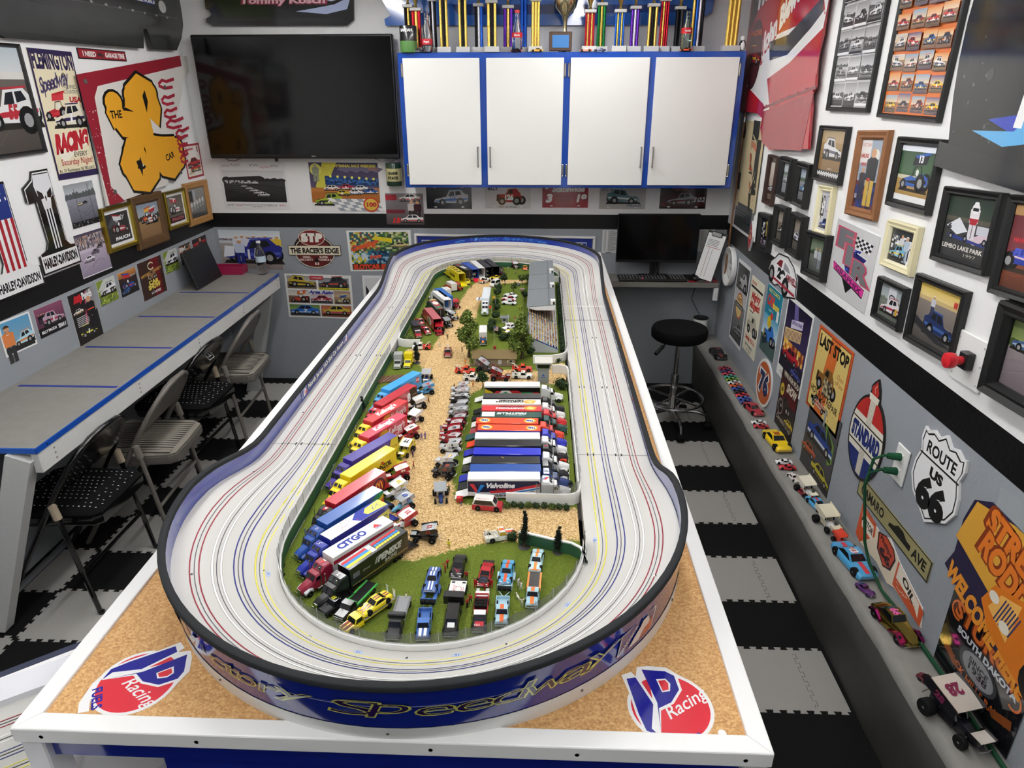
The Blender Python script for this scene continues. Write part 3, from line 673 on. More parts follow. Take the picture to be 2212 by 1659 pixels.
xr=CX+RI-.004;xl=CX-RI+.004
KERBS=[([(-.04,1.375),(.0,1.363),(.05,1.345),(.085,1.335),(.106,1.318),(xr-.003,1.295)]+[(xr,1.27)]+ringpts(3.0,3.995)[::-1]+[(xl,y)for y in(1.5,1.7,1.9,2.1,2.3,2.5,2.585)],'near'),([(-.50,2.715),(-.54,2.712),(-.575,2.715),(xl+.004,2.735)]+[(xl,y)for y in(2.8,3.0,3.2,3.4,3.6)]+ringpts(1.005,1.995)[::-1]+[(xr,3.79),(xr-.004,3.775),(.095,3.775),(.045,3.778)],'far'),([(xr,3.62)]+[(xr,y)for y in(3.4,3.1,2.8,2.62)]+[(xr-.008,2.585),(.09,2.565),(.05,2.548),(-.02,2.545)],'stand'),([(.055,2.445),(.085,2.45),(.108,2.44),(xr,2.41)]+[(xr,y)for y in(2.2,2.0,1.8,1.65,1.58)]+[(xr-.004,1.56),(xr-.018,1.546),(.075,1.541),(.0,1.543),(-.08,1.544)],'row')]
FENCES={'near':(6,10**6),'far':(4,36),'stand':(0,6),'row':(3,11)}
for P,nm in KERBS:
 m=MB('plastic');L=len(P);secs=[]
 for i,p in enumerate(P):
  a_,b_=P[max(i-1,0)],P[min(i+1,L-1)];dx,dy=b_[0]-a_[0],b_[1]-a_[1];l=hypot(dx,dy);qx,qy=-dy/l*.0035,dx/l*.0035
  zb,zc_=1.0,1.024+KH
  secs.append([(p[0]+qx,p[1]+qy,zb),(p[0]+qx,p[1]+qy,zc_-.003),(p[0]+qx*.9,p[1]+qy*.9,zc_),(p[0]-qx*.9,p[1]-qy*.9,zc_),(p[0]-qx,p[1]-qy,zc_-.003),(p[0]-qx,p[1]-qy,zb)])
 gs=4 if nm in('near','far')else None
 m.loft(secs,None,closed=False,cap=False,cols=lambda i,k:('2f5a42' if(k==4 and nm=='near')or(k==4 and nm=='far')else 'edede9'));
 k_=m.obj('kerb_wall',track,smooth=40)
 i0,i1=FENCES[nm];F=P[i0:i1]
 if nm=='row':F=P[3:13]
 D=[0];
 for q0,q1 in zip(F[:-1],F[1:]):D.append(D[-1]+hypot(q1[0]-q0[0],q1[1]-q0[1]))
 def at(d):
  for j in range(len(F)-1):
   if d<=D[j+1]or j==len(F)-2:u=(d-D[j])/max(1e-9,D[j+1]-D[j]);return(F[j][0]+(F[j+1][0]-F[j][0])*u,F[j][1]+(F[j+1][1]-F[j][1])*u)
 npan=max(2,int(D[-1]/.052));step=D[-1]/npan;rnd=random.Random(nm);z0=1.024+KH-.001;fh=.03
 mm=MB('fence_mesh');uvs=[];lean=[rnd.uniform(-.002,.002)for _ in range(npan+1)]
 sub=3;cols_=[]
 for j in range(npan*sub+1):
  p=at(min(D[-1],j*step/sub));q=at(min(D[-1],j*step/sub+.002));r_=at(max(0,j*step/sub-.002));dx,dy=q[0]-r_[0],q[1]-r_[1];l=hypot(dx,dy)or 1;le=lean[j//sub]+(.003 if j%sub else 0)
  mm.v+=[(p[0],p[1],z0),(p[0]-dy/l*le,p[1]+dx/l*le,z0+fh-(.0015 if j%sub else 0))]
 for j in range(npan*sub):mm.f.append(((2*j,2*j+2,2*j+3,2*j+1),(.2,.2,.2,1),'fence_mesh'))
 fo=mm.obj('fence_net',track,smooth=0);uv=fo.data.uv_layers.new(name='UV')
 for pl in fo.data.polygons:
  j=pl.index
  for li,(a_,b_)in zip(pl.loop_indices,((j,0),(j+1,0),(j+1,1),(j,1))):uv.data[li].uv=(a_*step/sub,b_*fh)
 for j in range(npan+1):
  p=at(min(D[-1],j*step));pm=MB('satin');pm.tube([(p[0],p[1],z0),(p[0],p[1],z0+fh+.002)],.0007,'a8aaac',n=5);pm.obj('fence_post',track)
m=MB('turf');g=.011
PATH=[(-.30,1.40,.10),(-.22,1.44,.10),(-.10,1.455,.075),(.02,1.455,.075),(.09,1.46,.07),(-.30,1.55,.085),(-.33,1.75,.07),(-.34,2.0,.065),(-.34,2.25,.085),(-.24,2.36,.07),(-.1,2.42,.06),(.06,2.40,.06),(.09,2.50,.05),(-.36,2.5,.09),(-.47,2.62,.06),(-.52,2.66,.035),(-.37,2.75,.075),(-.36,3.0,.06),(-.355,3.3,.055),(-.33,3.6,.055),(-.29,3.75,.06),(-.2,3.77,.04),(-.1,3.78,.035),(0.1,3.72,.04)]
SEG=[(0,1),(1,2),(2,3),(3,4),(0,5),(5,6),(6,7),(7,8),(8,9),(9,10),(10,11),(11,12),(8,13),(13,14),(14,15),(13,16),(16,17),(17,18),(18,19),(19,20),(20,21),(21,22)]
def gravel(x,y):
 best=-9
 for i,j in SEG:
  ax_,ay_,ar=PATH[i];bx,by,br=PATH[j];dx,dy=bx-ax_,by-ay_;u=max(0,min(1,((x-ax_)*dx+(y-ay_)*dy)/(dx*dx+dy*dy)))
  d=hypot(x-ax_-dx*u,y-ay_-dy*u);best=max(best,(ar+(br-ar)*u)-d)
 return max(0,min(1,.5+best/.05))
nx_,ny_=int(2*RI/g),int((Y2-Y1+2*RI)/g);id_={};rnd=random.Random(7)
for j in range(ny_+1):
 for i in range(nx_+1):
  x,y=CX-RI+2*RI*i/nx_,Y1-RI+(Y2-Y1+2*RI)*j/ny_
  if hypot(x-CX,max(0,Y1-y,y-Y2))<=RI-.002:id_[(i,j)]=len(m.v);m.v.append((x,y,1.003+rnd.uniform(-.0006,.0006)))
for j in range(ny_):
 for i in range(nx_):
  q=[id_.get(c_)for c_ in((i,j),(i+1,j),(i+1,j+1),(i,j+1))];q=[k for k in q if k is not None]
  if len(q)>=3:m.f.append((tuple(q),[(gravel(m.v[k][0],m.v[k][1]),)*3+(1,)for k in q],'turf'))
o=m.obj('infield_ground',smooth=60);tag(o,'green turf and tan gravel covering the ground inside the oval track','ground cover',kind='stuff')
# ================================================================ decals and bits on the cork
def vp_sticker(x,y,rot,label,mirror=False):
 a=Art(.165,.185,100,112)
 o=[(50+46*cos(radians(k)),50+46*sin(radians(k)))for k in range(100,371,10)]
 out=[(50+46*cos(radians(k)),50+46*sin(radians(k)))for k in range(-140,10,10)]+[(97,58),(100,72),(92,90),(84,101),(70,97),(74,104),(64,112),(44,94)]+[(50+46*cos(radians(k)),50+46*sin(radians(k)))for k in range(100,190,10)]+[(2,40),(6,14),(14,2),(24,6)]
 a.poly(out,'f2f2f2');a.ell(50,50,42,42,'d9303f',40)
 a.poly([(6,46),(40,58),(72,96),(62,108),(22,78),(6,62)],'f2f2f2')
 a.poly([(9,48),(38,60),(69,97),(62,105),(24,76),(9,62)],'1d1f8f')
 a.poly([(9,46),(40,57),(56,48),(78,46),(96,58),(97,72),(84,98),(78,94),(80,86),(44,67),(14,58)],'f2f2f2')
 a.poly([(12,47),(42,60),(56,51),(77,49),(93,60),(94,71),(83,95),(48,64)],'1d1f8f')
 a.poly([(64,64),(70,57),(80,60),(84,67),(78,76)],'f2f2f2');a.poly([(66,64),(71,59),(79,62),(82,67),(77,73)],'d9303f')
 a.text('Racing',58,32,15,'f2f2f2',w=56,shear=.35,rot=-28,bold=.01);a.text('FUELS',17,20,10,'1d1f8f',w=32,rot=-55,bold=.035)
 o=a.build('sticker',None,Matrix.Translation((x,y,TZ-.0065))@Matrix.Rotation(rot,4,'Z'),th=.0006,m='gloss',back='f2f2f2',outline=out)
 tag(o,label,'sticker','round fuel stickers on the cork')
vp_sticker(-.735,.925,radians(-6),'round red and blue letter sticker on cork, front corner nearer the chairs')
vp_sticker(.235,.90,radians(62),'round red and blue letter sticker on cork, front corner nearer the ledge')
for x,y,lab,c in((.322,.842,'small white button cap on the cork beside the round sticker nearest the ledge','f4f4f2'),(-.685,.823,'small white button cap on the cork below the round sticker near the chairs','e9e9e6')):
 m=MB('plastic');m.lathe([(.0075,0),(.0075,.003),(.006,.0045),(.0005,.005)],c,16);tag(m.obj('screw_cap',None,Matrix.Translation((x,y,TZ-.007))),lab,'cap','white caps on the cork')
for dx,dy in((0,0),(.003,.012)):
 m=MB('glass');m.lathe([(.006,0),(.006,.003),(.004,.006),(.0005,.007)],'ffffff',14);tag(m.obj('clear_bumper',None,Matrix.Translation((-.749+dx,1.10+dy,TZ-.007))),'tiny clear rubber bumper on the cork, '+('nearer' if dy==0 else 'farther')+' of the two by the track curve','bumper','clear bumpers')
# ================================================================ second track below
t=thing('lower_slot_track','lower grey slot track with white apron passing under the table corner','slot car track',(-1.05,.92,.84),radians(35))
m=MB('plastic');m.box((0,-.03,-.012),(1.6,.30,.02),'c2c1bc');m.obj('road_surface',t,smooth=0)
for k,c in enumerate(('8f1f33','f2f2f0','3d4a7d','e0d860')):
 m=MB('print');y=.046-k*.043
 for q in(-.0085,0,.0085):m.box((0,y+q,-.0014),(1.6,.0018 if q else.0016,.0012),c if q else '4c4c4c')
 m.obj('lane',t,smooth=0)
m=MB('plastic');m.prism([(-.8,.10),(-.3,.10),(.0,.1),(.14,.098),(.2,.12),(.16,.165),(-.1,.175),(-.8,.17)],-.012,.012,'e3e4ea');m.obj('white_apron',t,smooth=30)
m=MB('plastic');m.prism([(-.1,-.16),(.10,-.125),(.2,-.12),(.3,-.15),(.35,-.22),(-.1,-.3)],-.03,.006,'e3e4ea');m.obj('white_apron',t,smooth=30)
t2=thing('lower_table','white-edged lower table under the second track','table',(-1.05,.92,.0),radians(38))
m=MB('matte');m.box((.0,.0,.80),(1.3,.5,.02),'3a3f52');m.box((0,.19,.81),(1.3,.014,.05),'eeeeee');m.obj('top',t2,smooth=0)
m=MB('matte');m.box((-.5,.1,.4),(.05,.05,.8),'dddddd');m.obj('leg',t2);m=MB('matte');m.box((.3,-.1,.4),(.05,.05,.8),'dddddd');m.obj('leg',t2)
HA={'skyblue':(-0.5223,2.1259,-0.44,2.2874,-117.0,0.1813),'red8':(-0.521,2.0039,-0.4377,2.1722,-116.3,0.1878),'kell1':(-0.527,1.8863,-0.4447,2.0441,-117.5,0.1779),'kell2':(-0.5144,1.783,-0.4287,1.9386,-118.9,0.1777),'purple':(-0.5274,1.6468,-0.4314,1.8036,-121.5,0.1838),'yellow':(-0.5117,1.5611,-0.4215,1.7229,-119.1,0.1852),'mcd':(-0.5163,1.4344,-0.4246,1.5959,-119.6,0.1857),'rainbow':(-0.5124,1.3498,-0.4112,1.5042,-123.2,0.1847),'scorp':(-0.4867,1.2915,-0.3844,1.4412,-124.3,0.1813),'citgo':(-0.4627,1.2273,-0.357,1.3706,-126.4,0.1781),'penske':(-0.4155,1.1863,-0.3164,1.3328,-124.1,0.1769),'R1':(0.0091,2.1911,-0.1848,2.1845,1.9,0.194),'R2':(0.0104,2.092,-0.1812,2.0873,1.4,0.1917),'R3':(0.012,2.044,-0.1819,2.039,1.5,0.194),'R4':(0.0142,1.9952,-0.1786,1.9928,0.7,0.1928),'R5':(0.0142,1.9491,-0.1792,1.9464,0.8,0.1934),'R6':(0.0037,1.9051,-0.1891,1.9031,0.6,0.1928),'R7':(0.0101,1.8565,-0.1799,1.8574,-0.3,0.19),'R8':(0.0092,1.809,-0.1838,1.8037,1.6,0.193),'R9':(0.0109,1.7635,-0.1812,1.7567,2.0,0.1923),'R10':(0.0117,1.7132,-0.1794,1.7111,0.6,0.1911),'R11':(0.0095,1.6651,-0.1817,1.6596,1.7,0.1913),'R12':(0.0121,1.6223,-0.181,1.6166,1.7,0.1932),'R13':(0.0106,1.5822,-0.1828,1.5753,2.0,0.1936),'U1':(-0.5066,3.8501,-0.4245,3.6899,117.1,0.18),'U2':(-0.4718,3.8882,-0.3917,3.7695,124.0,0.1432),'U3':(-0.441,3.96,-0.3595,3.7846,114.9,0.1934),'U4':(-0.4033,4.0185,-0.3264,3.8142,110.6,0.2183),'U5':(-0.3656,4.0302,-0.2862,3.8347,112.1,0.211),'U6':(-0.3219,4.0474,-0.2455,3.8529,111.5,0.209),'U9':(-0.5191,3.4001,-0.4405,3.2444,116.8,0.1744),'U10':(-0.5243,3.3534,-0.4403,3.1893,117.1,0.1844),'U11':(-0.5187,3.1956,-0.456,3.0426,112.3,0.1654),'U12':(-0.5186,3.0617,-0.4502,2.8959,112.4,0.1793),'C1':(-0.2599,3.1967,-0.266,3.4197,-88.4,0.2231),'C2':(-0.2443,2.8805,-0.234,2.7211,93.7,0.1598),'U7':(-0.5025,3.6295,-0.4618,3.5656,122.6,0.0757),'U8':(-0.5166,3.5009,-0.4729,3.4613,137.8,0.059)}
SPR={'s_navy':(-0.416,2.3248,-0.4201,2.3871,-86.3,0.0624),'s_blue':(-0.4272,2.2259,-0.3797,2.2502,-152.8,0.0533),'s_white1':(-0.4348,2.1066,-0.392,2.1325,-148.8,0.05),'s_white2':(-0.4179,1.9852,-0.3932,2.0316,-118.1,0.0526),'s_red5':(-0.424,1.9026,-0.3817,1.8965,171.8,0.0428),'s_77':(-0.4098,1.7808,-0.3814,1.8235,-123.6,0.0513),'s_94':(-0.4129,1.646,-0.3642,1.669,-154.7,0.0539),'s_24':(-0.3942,1.5544,-0.3649,1.5948,-125.9,0.0499),'s_lblue':(-0.3645,1.4888,-0.3376,1.5292,-123.6,0.0485),'s_citgo':(-0.3486,1.4222,-0.3121,1.4429,-150.4,0.042),'s_black':(-0.2989,1.3794,-0.2397,1.3792,179.9,0.0592),'s_grey':(-0.252,1.5323,-0.2609,1.5871,-80.7,0.0555),'g1':(-0.3081,2.2527,-0.2459,2.2468,174.6,0.0624),'g2':(-0.3025,2.2059,-0.2408,2.1936,168.8,0.0629),'g3':(-0.3037,2.166,-0.2362,2.147,164.3,0.0701),'g4':(-0.3025,2.1085,-0.2306,2.0889,164.7,0.0745),'g5':(-0.2958,2.0605,-0.2298,2.0415,163.9,0.0687),'g6':(-0.2906,1.9978,-0.2319,1.9877,170.2,0.0596),'g7':(-0.2997,1.9533,-0.2351,1.9477,175.0,0.0648),'g8':(-0.302,1.9031,-0.2379,1.9053,-178.0,0.0642),'g9':(-0.2968,1.8771,-0.2337,1.8501,156.8,0.0686),'g10':(-0.293,1.8231,-0.226,1.8114,170.1,0.0679),'g11':(-0.2957,1.7446,-0.2276,1.7178,158.5,0.0732),'g12':(-0.2952,1.6838,-0.228,1.6647,164.1,0.0698),'u_red1':(-0.415,3.5677,-0.4691,3.6176,-42.7,0.0736),'u_white1':(-0.2959,3.8316,-0.3303,3.9249,-69.8,0.0995),'u_yel':(-0.3965,3.6943,-0.4047,3.7646,-83.4,0.0707),'u_yel2':(-0.3795,3.7609,-0.376,3.8524,-92.2,0.0915),'u_red2':(-0.2054,3.881,-0.2429,3.9518,-62.1,0.0801),'u_black1':(-0.3997,2.9549,-0.4396,3.0208,-58.9,0.077),'u_white2':(-0.3864,3.0688,-0.4343,3.1148,-43.8,0.0664),'u_red3':(-0.4345,2.8405,-0.4523,2.9532,-81.0,0.1141),'u_red4':(-0.4008,3.2406,-0.4297,3.3097,-67.3,0.075),'u_fr':(-0.135,4.042,-0.1535,4.1187,-76.4,0.079),'h_grey':(-0.1769,2.4463,-0.2253,2.4659,-22.1,0.0522),'h_maroon':(-0.1126,2.3714,-0.1741,2.3743,-2.7,0.0615),'towrace':(-0.3651,2.5667,-0.3787,2.692,-83.8,0.1261)}
CAR={'ambulance':(-0.0872,1.5154,-0.1654,1.5231,-5.6,0.0786),'tow_low':(-0.0519,1.4011,-0.123,1.378,18.0,0.0748),'tow_red1':(-0.2413,2.4374,-0.3188,2.4401,-1.9,0.0776),'tow_white1':(-0.2271,2.3665,-0.2651,2.3702,-5.6,0.0382),'tow_red2':(-0.0231,2.4659,-0.1005,2.4633,1.9,0.0774),'tow_white2':(-0.0222,2.3935,-0.0958,2.396,-2.0,0.0737),'tow_white3':(-0.5296,2.6904,-0.4523,2.693,-178.1,0.0774),'silver':(-0.5502,2.4534,-0.5567,2.5411,-85.8,0.0879),'ytow':(-0.5133,2.4654,-0.5146,2.5425,-89.1,0.0771),'pickup_w':(-0.3288,3.7182,-0.2808,3.7861,-125.2,0.0831),'yel_u':(-0.2742,3.8203,-0.224,3.8333,-165.5,0.0518),'van_w':(-0.2623,3.6454,-0.223,3.7106,-121.1,0.0762),'rw1':(-0.1888,3.3459,-0.1112,3.3304,168.7,0.0792),'rw2':(-0.1922,3.41,-0.116,3.3938,168.0,0.078),'rw3':(-0.1798,3.4864,-0.1152,3.4501,150.6,0.0742),'stock_w':(-0.1573,2.9366,-0.1048,2.9967,-131.1,0.0798),'stock_y':(-0.153,2.8528,-0.1091,2.9168,-124.4,0.0776),'redp1':(-0.5165,2.8004,-0.5666,2.945,-70.9,0.153),'redp2':(-0.4858,2.8556,-0.526,2.9463,-66.1,0.0992),'redp3':(-0.5342,2.9828,-0.5635,3.0424,-63.8,0.0664),'fl_white':(-0.1769,4.1423,-0.2057,4.3481,-82.0,0.2078),'fl_red':(-0.1062,4.1444,-0.1443,4.3213,-77.9,0.181),'u_or':(-0.0841,4.0169,-0.0858,4.0929,-88.7,0.076),'tow_r3':(-0.0609,4.1195,-0.0168,4.2139,-115.0,0.1042),'blk':(-0.5574,3.9412,-0.499,3.9188,159.0,0.0625),'u_dark':(-0.2693,4.1795,-0.3092,4.2882,-69.8,0.1158),'ft_w':(-0.0458,3.9566,0.022,4.0325,-131.8,0.1018),'greenfb':(-0.4023,1.1009,-0.3647,1.1906,-112.7,0.0972),'blacktk':(-0.4376,1.1187,-0.4112,1.1564,-125.1,0.0461),'yramp':(-0.3842,1.0622,-0.3155,1.1513,-127.6,0.1126),'ycar':(-0.3739,1.1238,-0.3217,1.1714,-137.7,0.0706),'blkramp':(-0.2836,1.0439,-0.2799,1.1563,-91.9,0.1125),'bpick':(-0.2233,1.0415,-0.2289,1.1229,-86.1,0.0816),'btrail':(-0.2275,1.135,-0.2263,1.2,-91.1,0.065),'bcar':(-0.2274,1.1772,-0.226,1.2371,-91.3,0.0599),'kpick':(-0.17,1.0522,-0.17,1.1387,-90.1,0.0865),'ktrail':(-0.1721,1.1386,-0.1684,1.2222,-92.5,0.0837),'kcar':(-0.1786,1.232,-0.1743,1.309,-93.1,0.0771),'rtruck':(-0.1125,1.0681,-0.1136,1.1719,-89.4,0.1038),'rcar':(-0.1164,1.2074,-0.1071,1.282,-97.1,0.0752),'lpick':(-0.0675,1.088,-0.0684,1.1641,-89.4,0.0761),'ltrail':(-0.0668,1.1768,-0.063,1.2605,-92.6,0.0838),'lcar':(-0.0662,1.2092,-0.061,1.2676,-95.1,0.0586),'oramp':(-0.0063,1.1432,0.0003,1.2454,-93.7,0.1024),'ocar':(-0.001,1.261,0.0072,1.3345,-96.3,0.0739)}
PT={'fig_yellow':(-0.208,1.344),'fig_r1':(-0.202,1.273),'fig_r2':(-0.205,1.257),'fig_k1':(-0.154,1.233),'fig_rc1':(-0.132,1.207),'fig_rc2':(-0.11,1.196),'fig_rc3':(-0.096,1.208),'fig_rt1':(-0.138,1.157),'fig_rt2':(-0.143,1.144),'fig_w1':(-0.036,1.214),'fig_w2':(-0.03,1.202),'fig_w3':(-0.027,1.149),'dog':(-0.036,1.175),'fig_gr':(-0.276,1.156),'fig_red1':(-0.198,1.53),'fig_p1':(-0.361,1.886),'fig_p2':(-0.351,1.894),'fig_b1':(-0.38,2.159),'fig_y2':(-0.373,1.831),'fig_p3':(-0.37,1.779),'fig_r3':(-0.356,1.711),'fig_pl':(-0.307,1.941),'fig_t1':(-0.303,2.273),'fig_o1':(-0.238,2.306),'fig_g12':(-0.238,1.589),'fig_u1':(-0.369,3.621),'fig_u2':(-0.404,3.339),'fig_u3':(-0.385,3.103),'fig_u4':(-0.405,3.04),'fig_u5':(-0.418,2.719),'fig_u6':(-0.396,2.811),'fig_u7':(-0.316,2.661),'fig_u8':(-0.339,3.74),'fig_h1':(-0.288,2.517),'fig_h2':(-0.119,2.517),'fig_h3':(-0.238,2.308),'fig_c1':(-0.11,3.065),'fig_c2':(-0.093,3.244),'fig_c3':(-0.083,3.253),'fig_c4':(-0.09,3.548),'fig_c5':(-0.184,4.014),'fig_c6':(-0.137,3.93),'fig_l1':(-0.58,2.733),'tree1':(-0.282,2.602),'tree2':(-0.065,2.592),'t_front':(-0.201,2.29),'t_c1':(-0.19,3.701),'t_c2':(-0.135,3.547),'t_c3':(-0.095,3.704),'t_c4':(-0.073,3.404),'t_c5':(-0.066,3.726),'b_l1':(-0.555,2.747),'b_l2':(-0.574,2.575),'b_l3':(-0.521,2.554),'t_dark':(-0.485,2.532),'b_r1':(-0.027,2.628),'b_r2':(0.088,2.3),'b_r3':(0.079,2.568),'h1':(-0.215,3.575),'h2':(-0.215,3.476),'h3':(-0.217,3.327),'h4':(-0.208,3.223),'h5':(-0.202,3.077),'h6':(-0.211,3.001),'h7':(-0.21,2.913),'h8':(-0.179,2.859),'h9':(-0.153,2.806),'h10':(-0.126,2.807),'cyp1':(-0.027,1.359),'cyp2':(0.054,1.34),'cyp_l':(-0.598,2.097),'b_v':(0.093,1.621),'hb0':(-0.077,1.526),'hb1':(-0.056,1.527),'hb2':(-0.038,1.525),'hb3':(-0.021,1.526),'hb4':(0.0,1.526),'hb5':(0.021,1.525),'hb6':(0.042,1.523),'hb7':(0.063,1.521),'hb8':(0.081,1.521),'hb9':(-0.06,1.385),'pallet':(-0.558,2.386),'kiosk':(-0.16,3.032),'fl_y':(-0.217,3.292),'fl_o':(-0.223,3.116),'fl_us':(-0.186,2.778),'crate':(-0.204,1.548),'doorlamp':(-0.121,2.916),'house':(-0.173,2.526),'tower':(0.021,2.345),'bleach':(-0.034,2.796),'redbarn':(-0.003,3.97),'stands2':(-0.026,3.828)}
# ================================================================ toy vehicles (1:64)
GZ=1.0035
_WH={}
def wheel(parent,x,y,r,w,hub='b9b9bb',tyre='121212',name='wheel'):
 k=(r,w,hub,tyre)
 if k not in _WH:
  m=MB('rubber');n=14
  m.lathe([(r*.55,-w/2),(r*.93,-w/2),(r,-w*.36),(r,w*.36),(r*.93,w/2),(r*.55,w/2)],tyre,n,ax='y')
  m.lathe([(r*.08,-w*.52),(r*.34,-w*.46),(r*.56,-w*.4),(r*.56,w*.4),(r*.34,w*.46),(r*.08,w*.52)],hub,n,ax='y',mat='satin')
  _WH[k]=m.mesh('wheel',40)
 o=bpy.data.objects.new(name,_WH[k]);COL.objects.link(o);o.parent=parent;o.location=(x,y,r);return o
def part(name,parent,m,smooth=35):return m.obj(name,parent,smooth=smooth)
def rect_sec(x,hw,z0,z1,c=.3,n=None):
 """rounded cross-section at x: half width, bottom, top"""
 h=z1-z0;k=min(hw,h)*c
 return[(x,-hw,z0),(x,hw,z0),(x,hw,z0+h*.5),(x,hw-k*.15,z1-k),(x,hw-k,z1),(x,-hw+k,z1),(x,-hw+k*.15,z1-k),(x,-hw,z0+h*.5)]
def on_roof(z):return lambda px,py,pz:(px,py,z+pz)
def tractor(t,x0,col,fend=None,roofmark=None,top=.056):
 fend=fend or col
 m=MB('paint')
 m.loft([rect_sec(x0+.000,.0178,.012,top-.006,.12),rect_sec(x0+.004,.0182,.012,top,.12),rect_sec(x0+.020,.0182,.012,top-.001,.18),rect_sec(x0+.031,.0176,.012,.046,.2)],col)
 m.loft([rect_sec(x0+.029,.0172,.012,.0445,.2),rect_sec(x0+.042,.0170,.012,.043,.25),rect_sec(x0+.050,.0162,.012,.030,.25)],col)
 m.loft([rect_sec(x0+.048,.0135,.014,.0300,.35),rect_sec(x0+.062,.0125,.013,.0275,.4),rect_sec(x0+.076,.0095,.012,.0235,.4),rect_sec(x0+.0785,.008,.012,.021,.4)],col)
 for sy in(-1,1):m.loft([[(x0+.053,sy*.011,.010),(x0+.053,sy*.0175,.010),(x0+.053,sy*.0175,.016),(x0+.053,sy*.011,.0185)],[(x0+.062,sy*.011,.016),(x0+.062,sy*.0178,.016),(x0+.062,sy*.0178,.0185),(x0+.062,sy*.011,.021)],[(x0+.074,sy*.008,.009),(x0+.074,sy*.0165,.009),(x0+.074,sy*.0165,.0135),(x0+.074,sy*.008,.017)]],fend)
 part('cab',t,m)
 m=MB('gloss')
 for sy in(-1,1):
  m.quad([(x0+.0435,sy*.0012,.0418),(x0+.0435,sy*.0135,.0412),(x0+.0498,sy*.0138,.0316),(x0+.0498,sy*.0012,.0318)][::1 if sy<0 else-1],'15171b')
  m.quad([(x0+.0335,sy*.01735,.041),(x0+.0425,sy*.0172,.040),(x0+.0455,sy*.0168,.031),(x0+.0335,sy*.01745,.031)][::1 if sy>0 else-1],'15171b')
  m.quad([(x0+.0225,sy*.002,.0545),(x0+.0225,sy*.0125,.054),(x0+.0296,sy*.0125,.0474),(x0+.0296,sy*.002,.0478)][::1 if sy<0 else-1],'1b1d22')
 part('windshield',t,m,0)
 m=MB('metal');m.box((x0+.0788,0,.0165),(.001,.011,.010),'c9c9c9');m.box((x0+.0795,0,.0085),(.002,.033,.004),'c9c9c9',ch=.0008)
 for sy in(-1,1):m.tube([(x0+.033,sy*.0188,.014),(x0+.033,sy*.0188,.062)],.0011,'cfcfcf',n=6);m.tube([(x0+.028,sy*.0165,.0085),(x0+.043,sy*.0165,.0085)],.0036,'c9c9c9',n=8)
 part('chrome_trim',t,m)
 if roofmark:
  a=Art(.014,.022,100,100);roofmark(a);a.build('roof_mark',t,Matrix.Translation((x0+.0125,0,top+.0002))@Matrix.Rotation(-pi/2,4,'Z'),panel=False,m='gloss')
 for x in(x0+.063,):
  for sy in(-1,1):wheel(t,x,sy*.0148,.0072,.0055)
 for x in(x0-.004,x0+.012):
  for sy in(-1,1):wheel(t,x,sy*.0135,.0072,.009)
def hauler(key,label,cab,side,roof=None,ramp=None,openr=False,sideart=None,roofart=None,fend=None,mark=None,rear=None,L=None,cat='toy truck',name='toy_hauler',group='toy race haulers on the infield'):
 x0,y0,x1,y1,hd,Lm=HA[key];L=L or max(.165,min(.193,Lm));roof=roof or side
 t=thing(name,label,cat,(x1,y1,GZ),radians(hd),group)
 W_,zt_=.0195,.0655;m=MB('paint');z0=.0135
 if openr:
  m.box((L/2,0,zt_-.0006),(L,2*W_,.0012),roof);m.box((L/2,0,z0+.0006),(L,2*W_,.0012),side)
  for sy in(-1,1):m.box((L/2,sy*(W_-.0006),(z0+zt_)/2),(L,.0012,zt_-z0),side)
  m.box((L-.0006,0,(z0+zt_)/2),(.0012,2*W_,zt_-z0),side)
 else:
  S=lambda x,c:[(x,-W_,z0),(x,W_,z0),(x,W_,zt_-c),(x,W_-c,zt_),(x,-W_+c,zt_),(x,-W_,zt_-c)]
  m.loft([S(.0,.001),S(L-.002,.001),S(L,.002)],None,cols=lambda i,k:roof if k in(2,3,4)else(side))
 for sy in(-1,1):m.box((L*.52,sy*(W_-.001),z0-.003),(L*.45,.0016,.007),side)
 part('trailer',t,m,30)
 x,y=L*.62,W_
 if sideart:
  for sg in(1,-1):
   a=Art(L,zt_-z0+.004,190,52,seed=3);sideart(a)
   mm=Matrix.Translation((L/2,sg*(W_+.0002),(z0-.004+zt_)/2))@Matrix.Rotation(pi if sg>0 else 0,4,'Z')@Matrix.Rotation(pi/2,4,'X')
   a.build('livery',t,mm,panel=False,m='print')
 if roofart:
  a=Art(L,2*W_,190,39,seed=5);roofart(a);a.build('roof_livery',t,Matrix.Translation((L/2,0,zt_+.0002))@Matrix.Rotation(pi,4,'Z'),panel=False,m='print')
 if not openr:
  m=MB('paint');m.box((-.0004,-.0095,.04),(.0008,.018,.046),rear or side);m.box((-.0004,.0095,.04),(.0008,.018,.046),rear or side);m.tube([(-.001,.001,.02),(-.001,.001,.06)],.0005,'c0c0c0',n=4);part('rear_door',t,m,0)
 if ramp:
  m=MB('paint');rl=.036;m.add([(-.0005,-.0175,.0145),(-.0005,.0175,.0145),(-rl,.0175,.0025),(-rl,-.0175,.0025),(-.0005,-.0175,.0125),(-.0005,.0175,.0125),(-rl,.0175,.0005),(-rl,-.0175,.0005)],[(0,1,2,3),(7,6,5,4),(0,4,5,1),(2,6,7,3),(1,5,6,2),(3,7,4,0)],ramp);part('ramp',t,m,0)
 for x in(.024,.040):
  for sy in(-1,1):wheel(t,x,sy*.0135,.0072,.009)
 tractor(t,L+.003,cab,fend,mark);return t
T=lambda*q,**k:(lambda a:a.text(*q,**k))
def seq(*fs):return lambda a:[f(a)for f in fs]
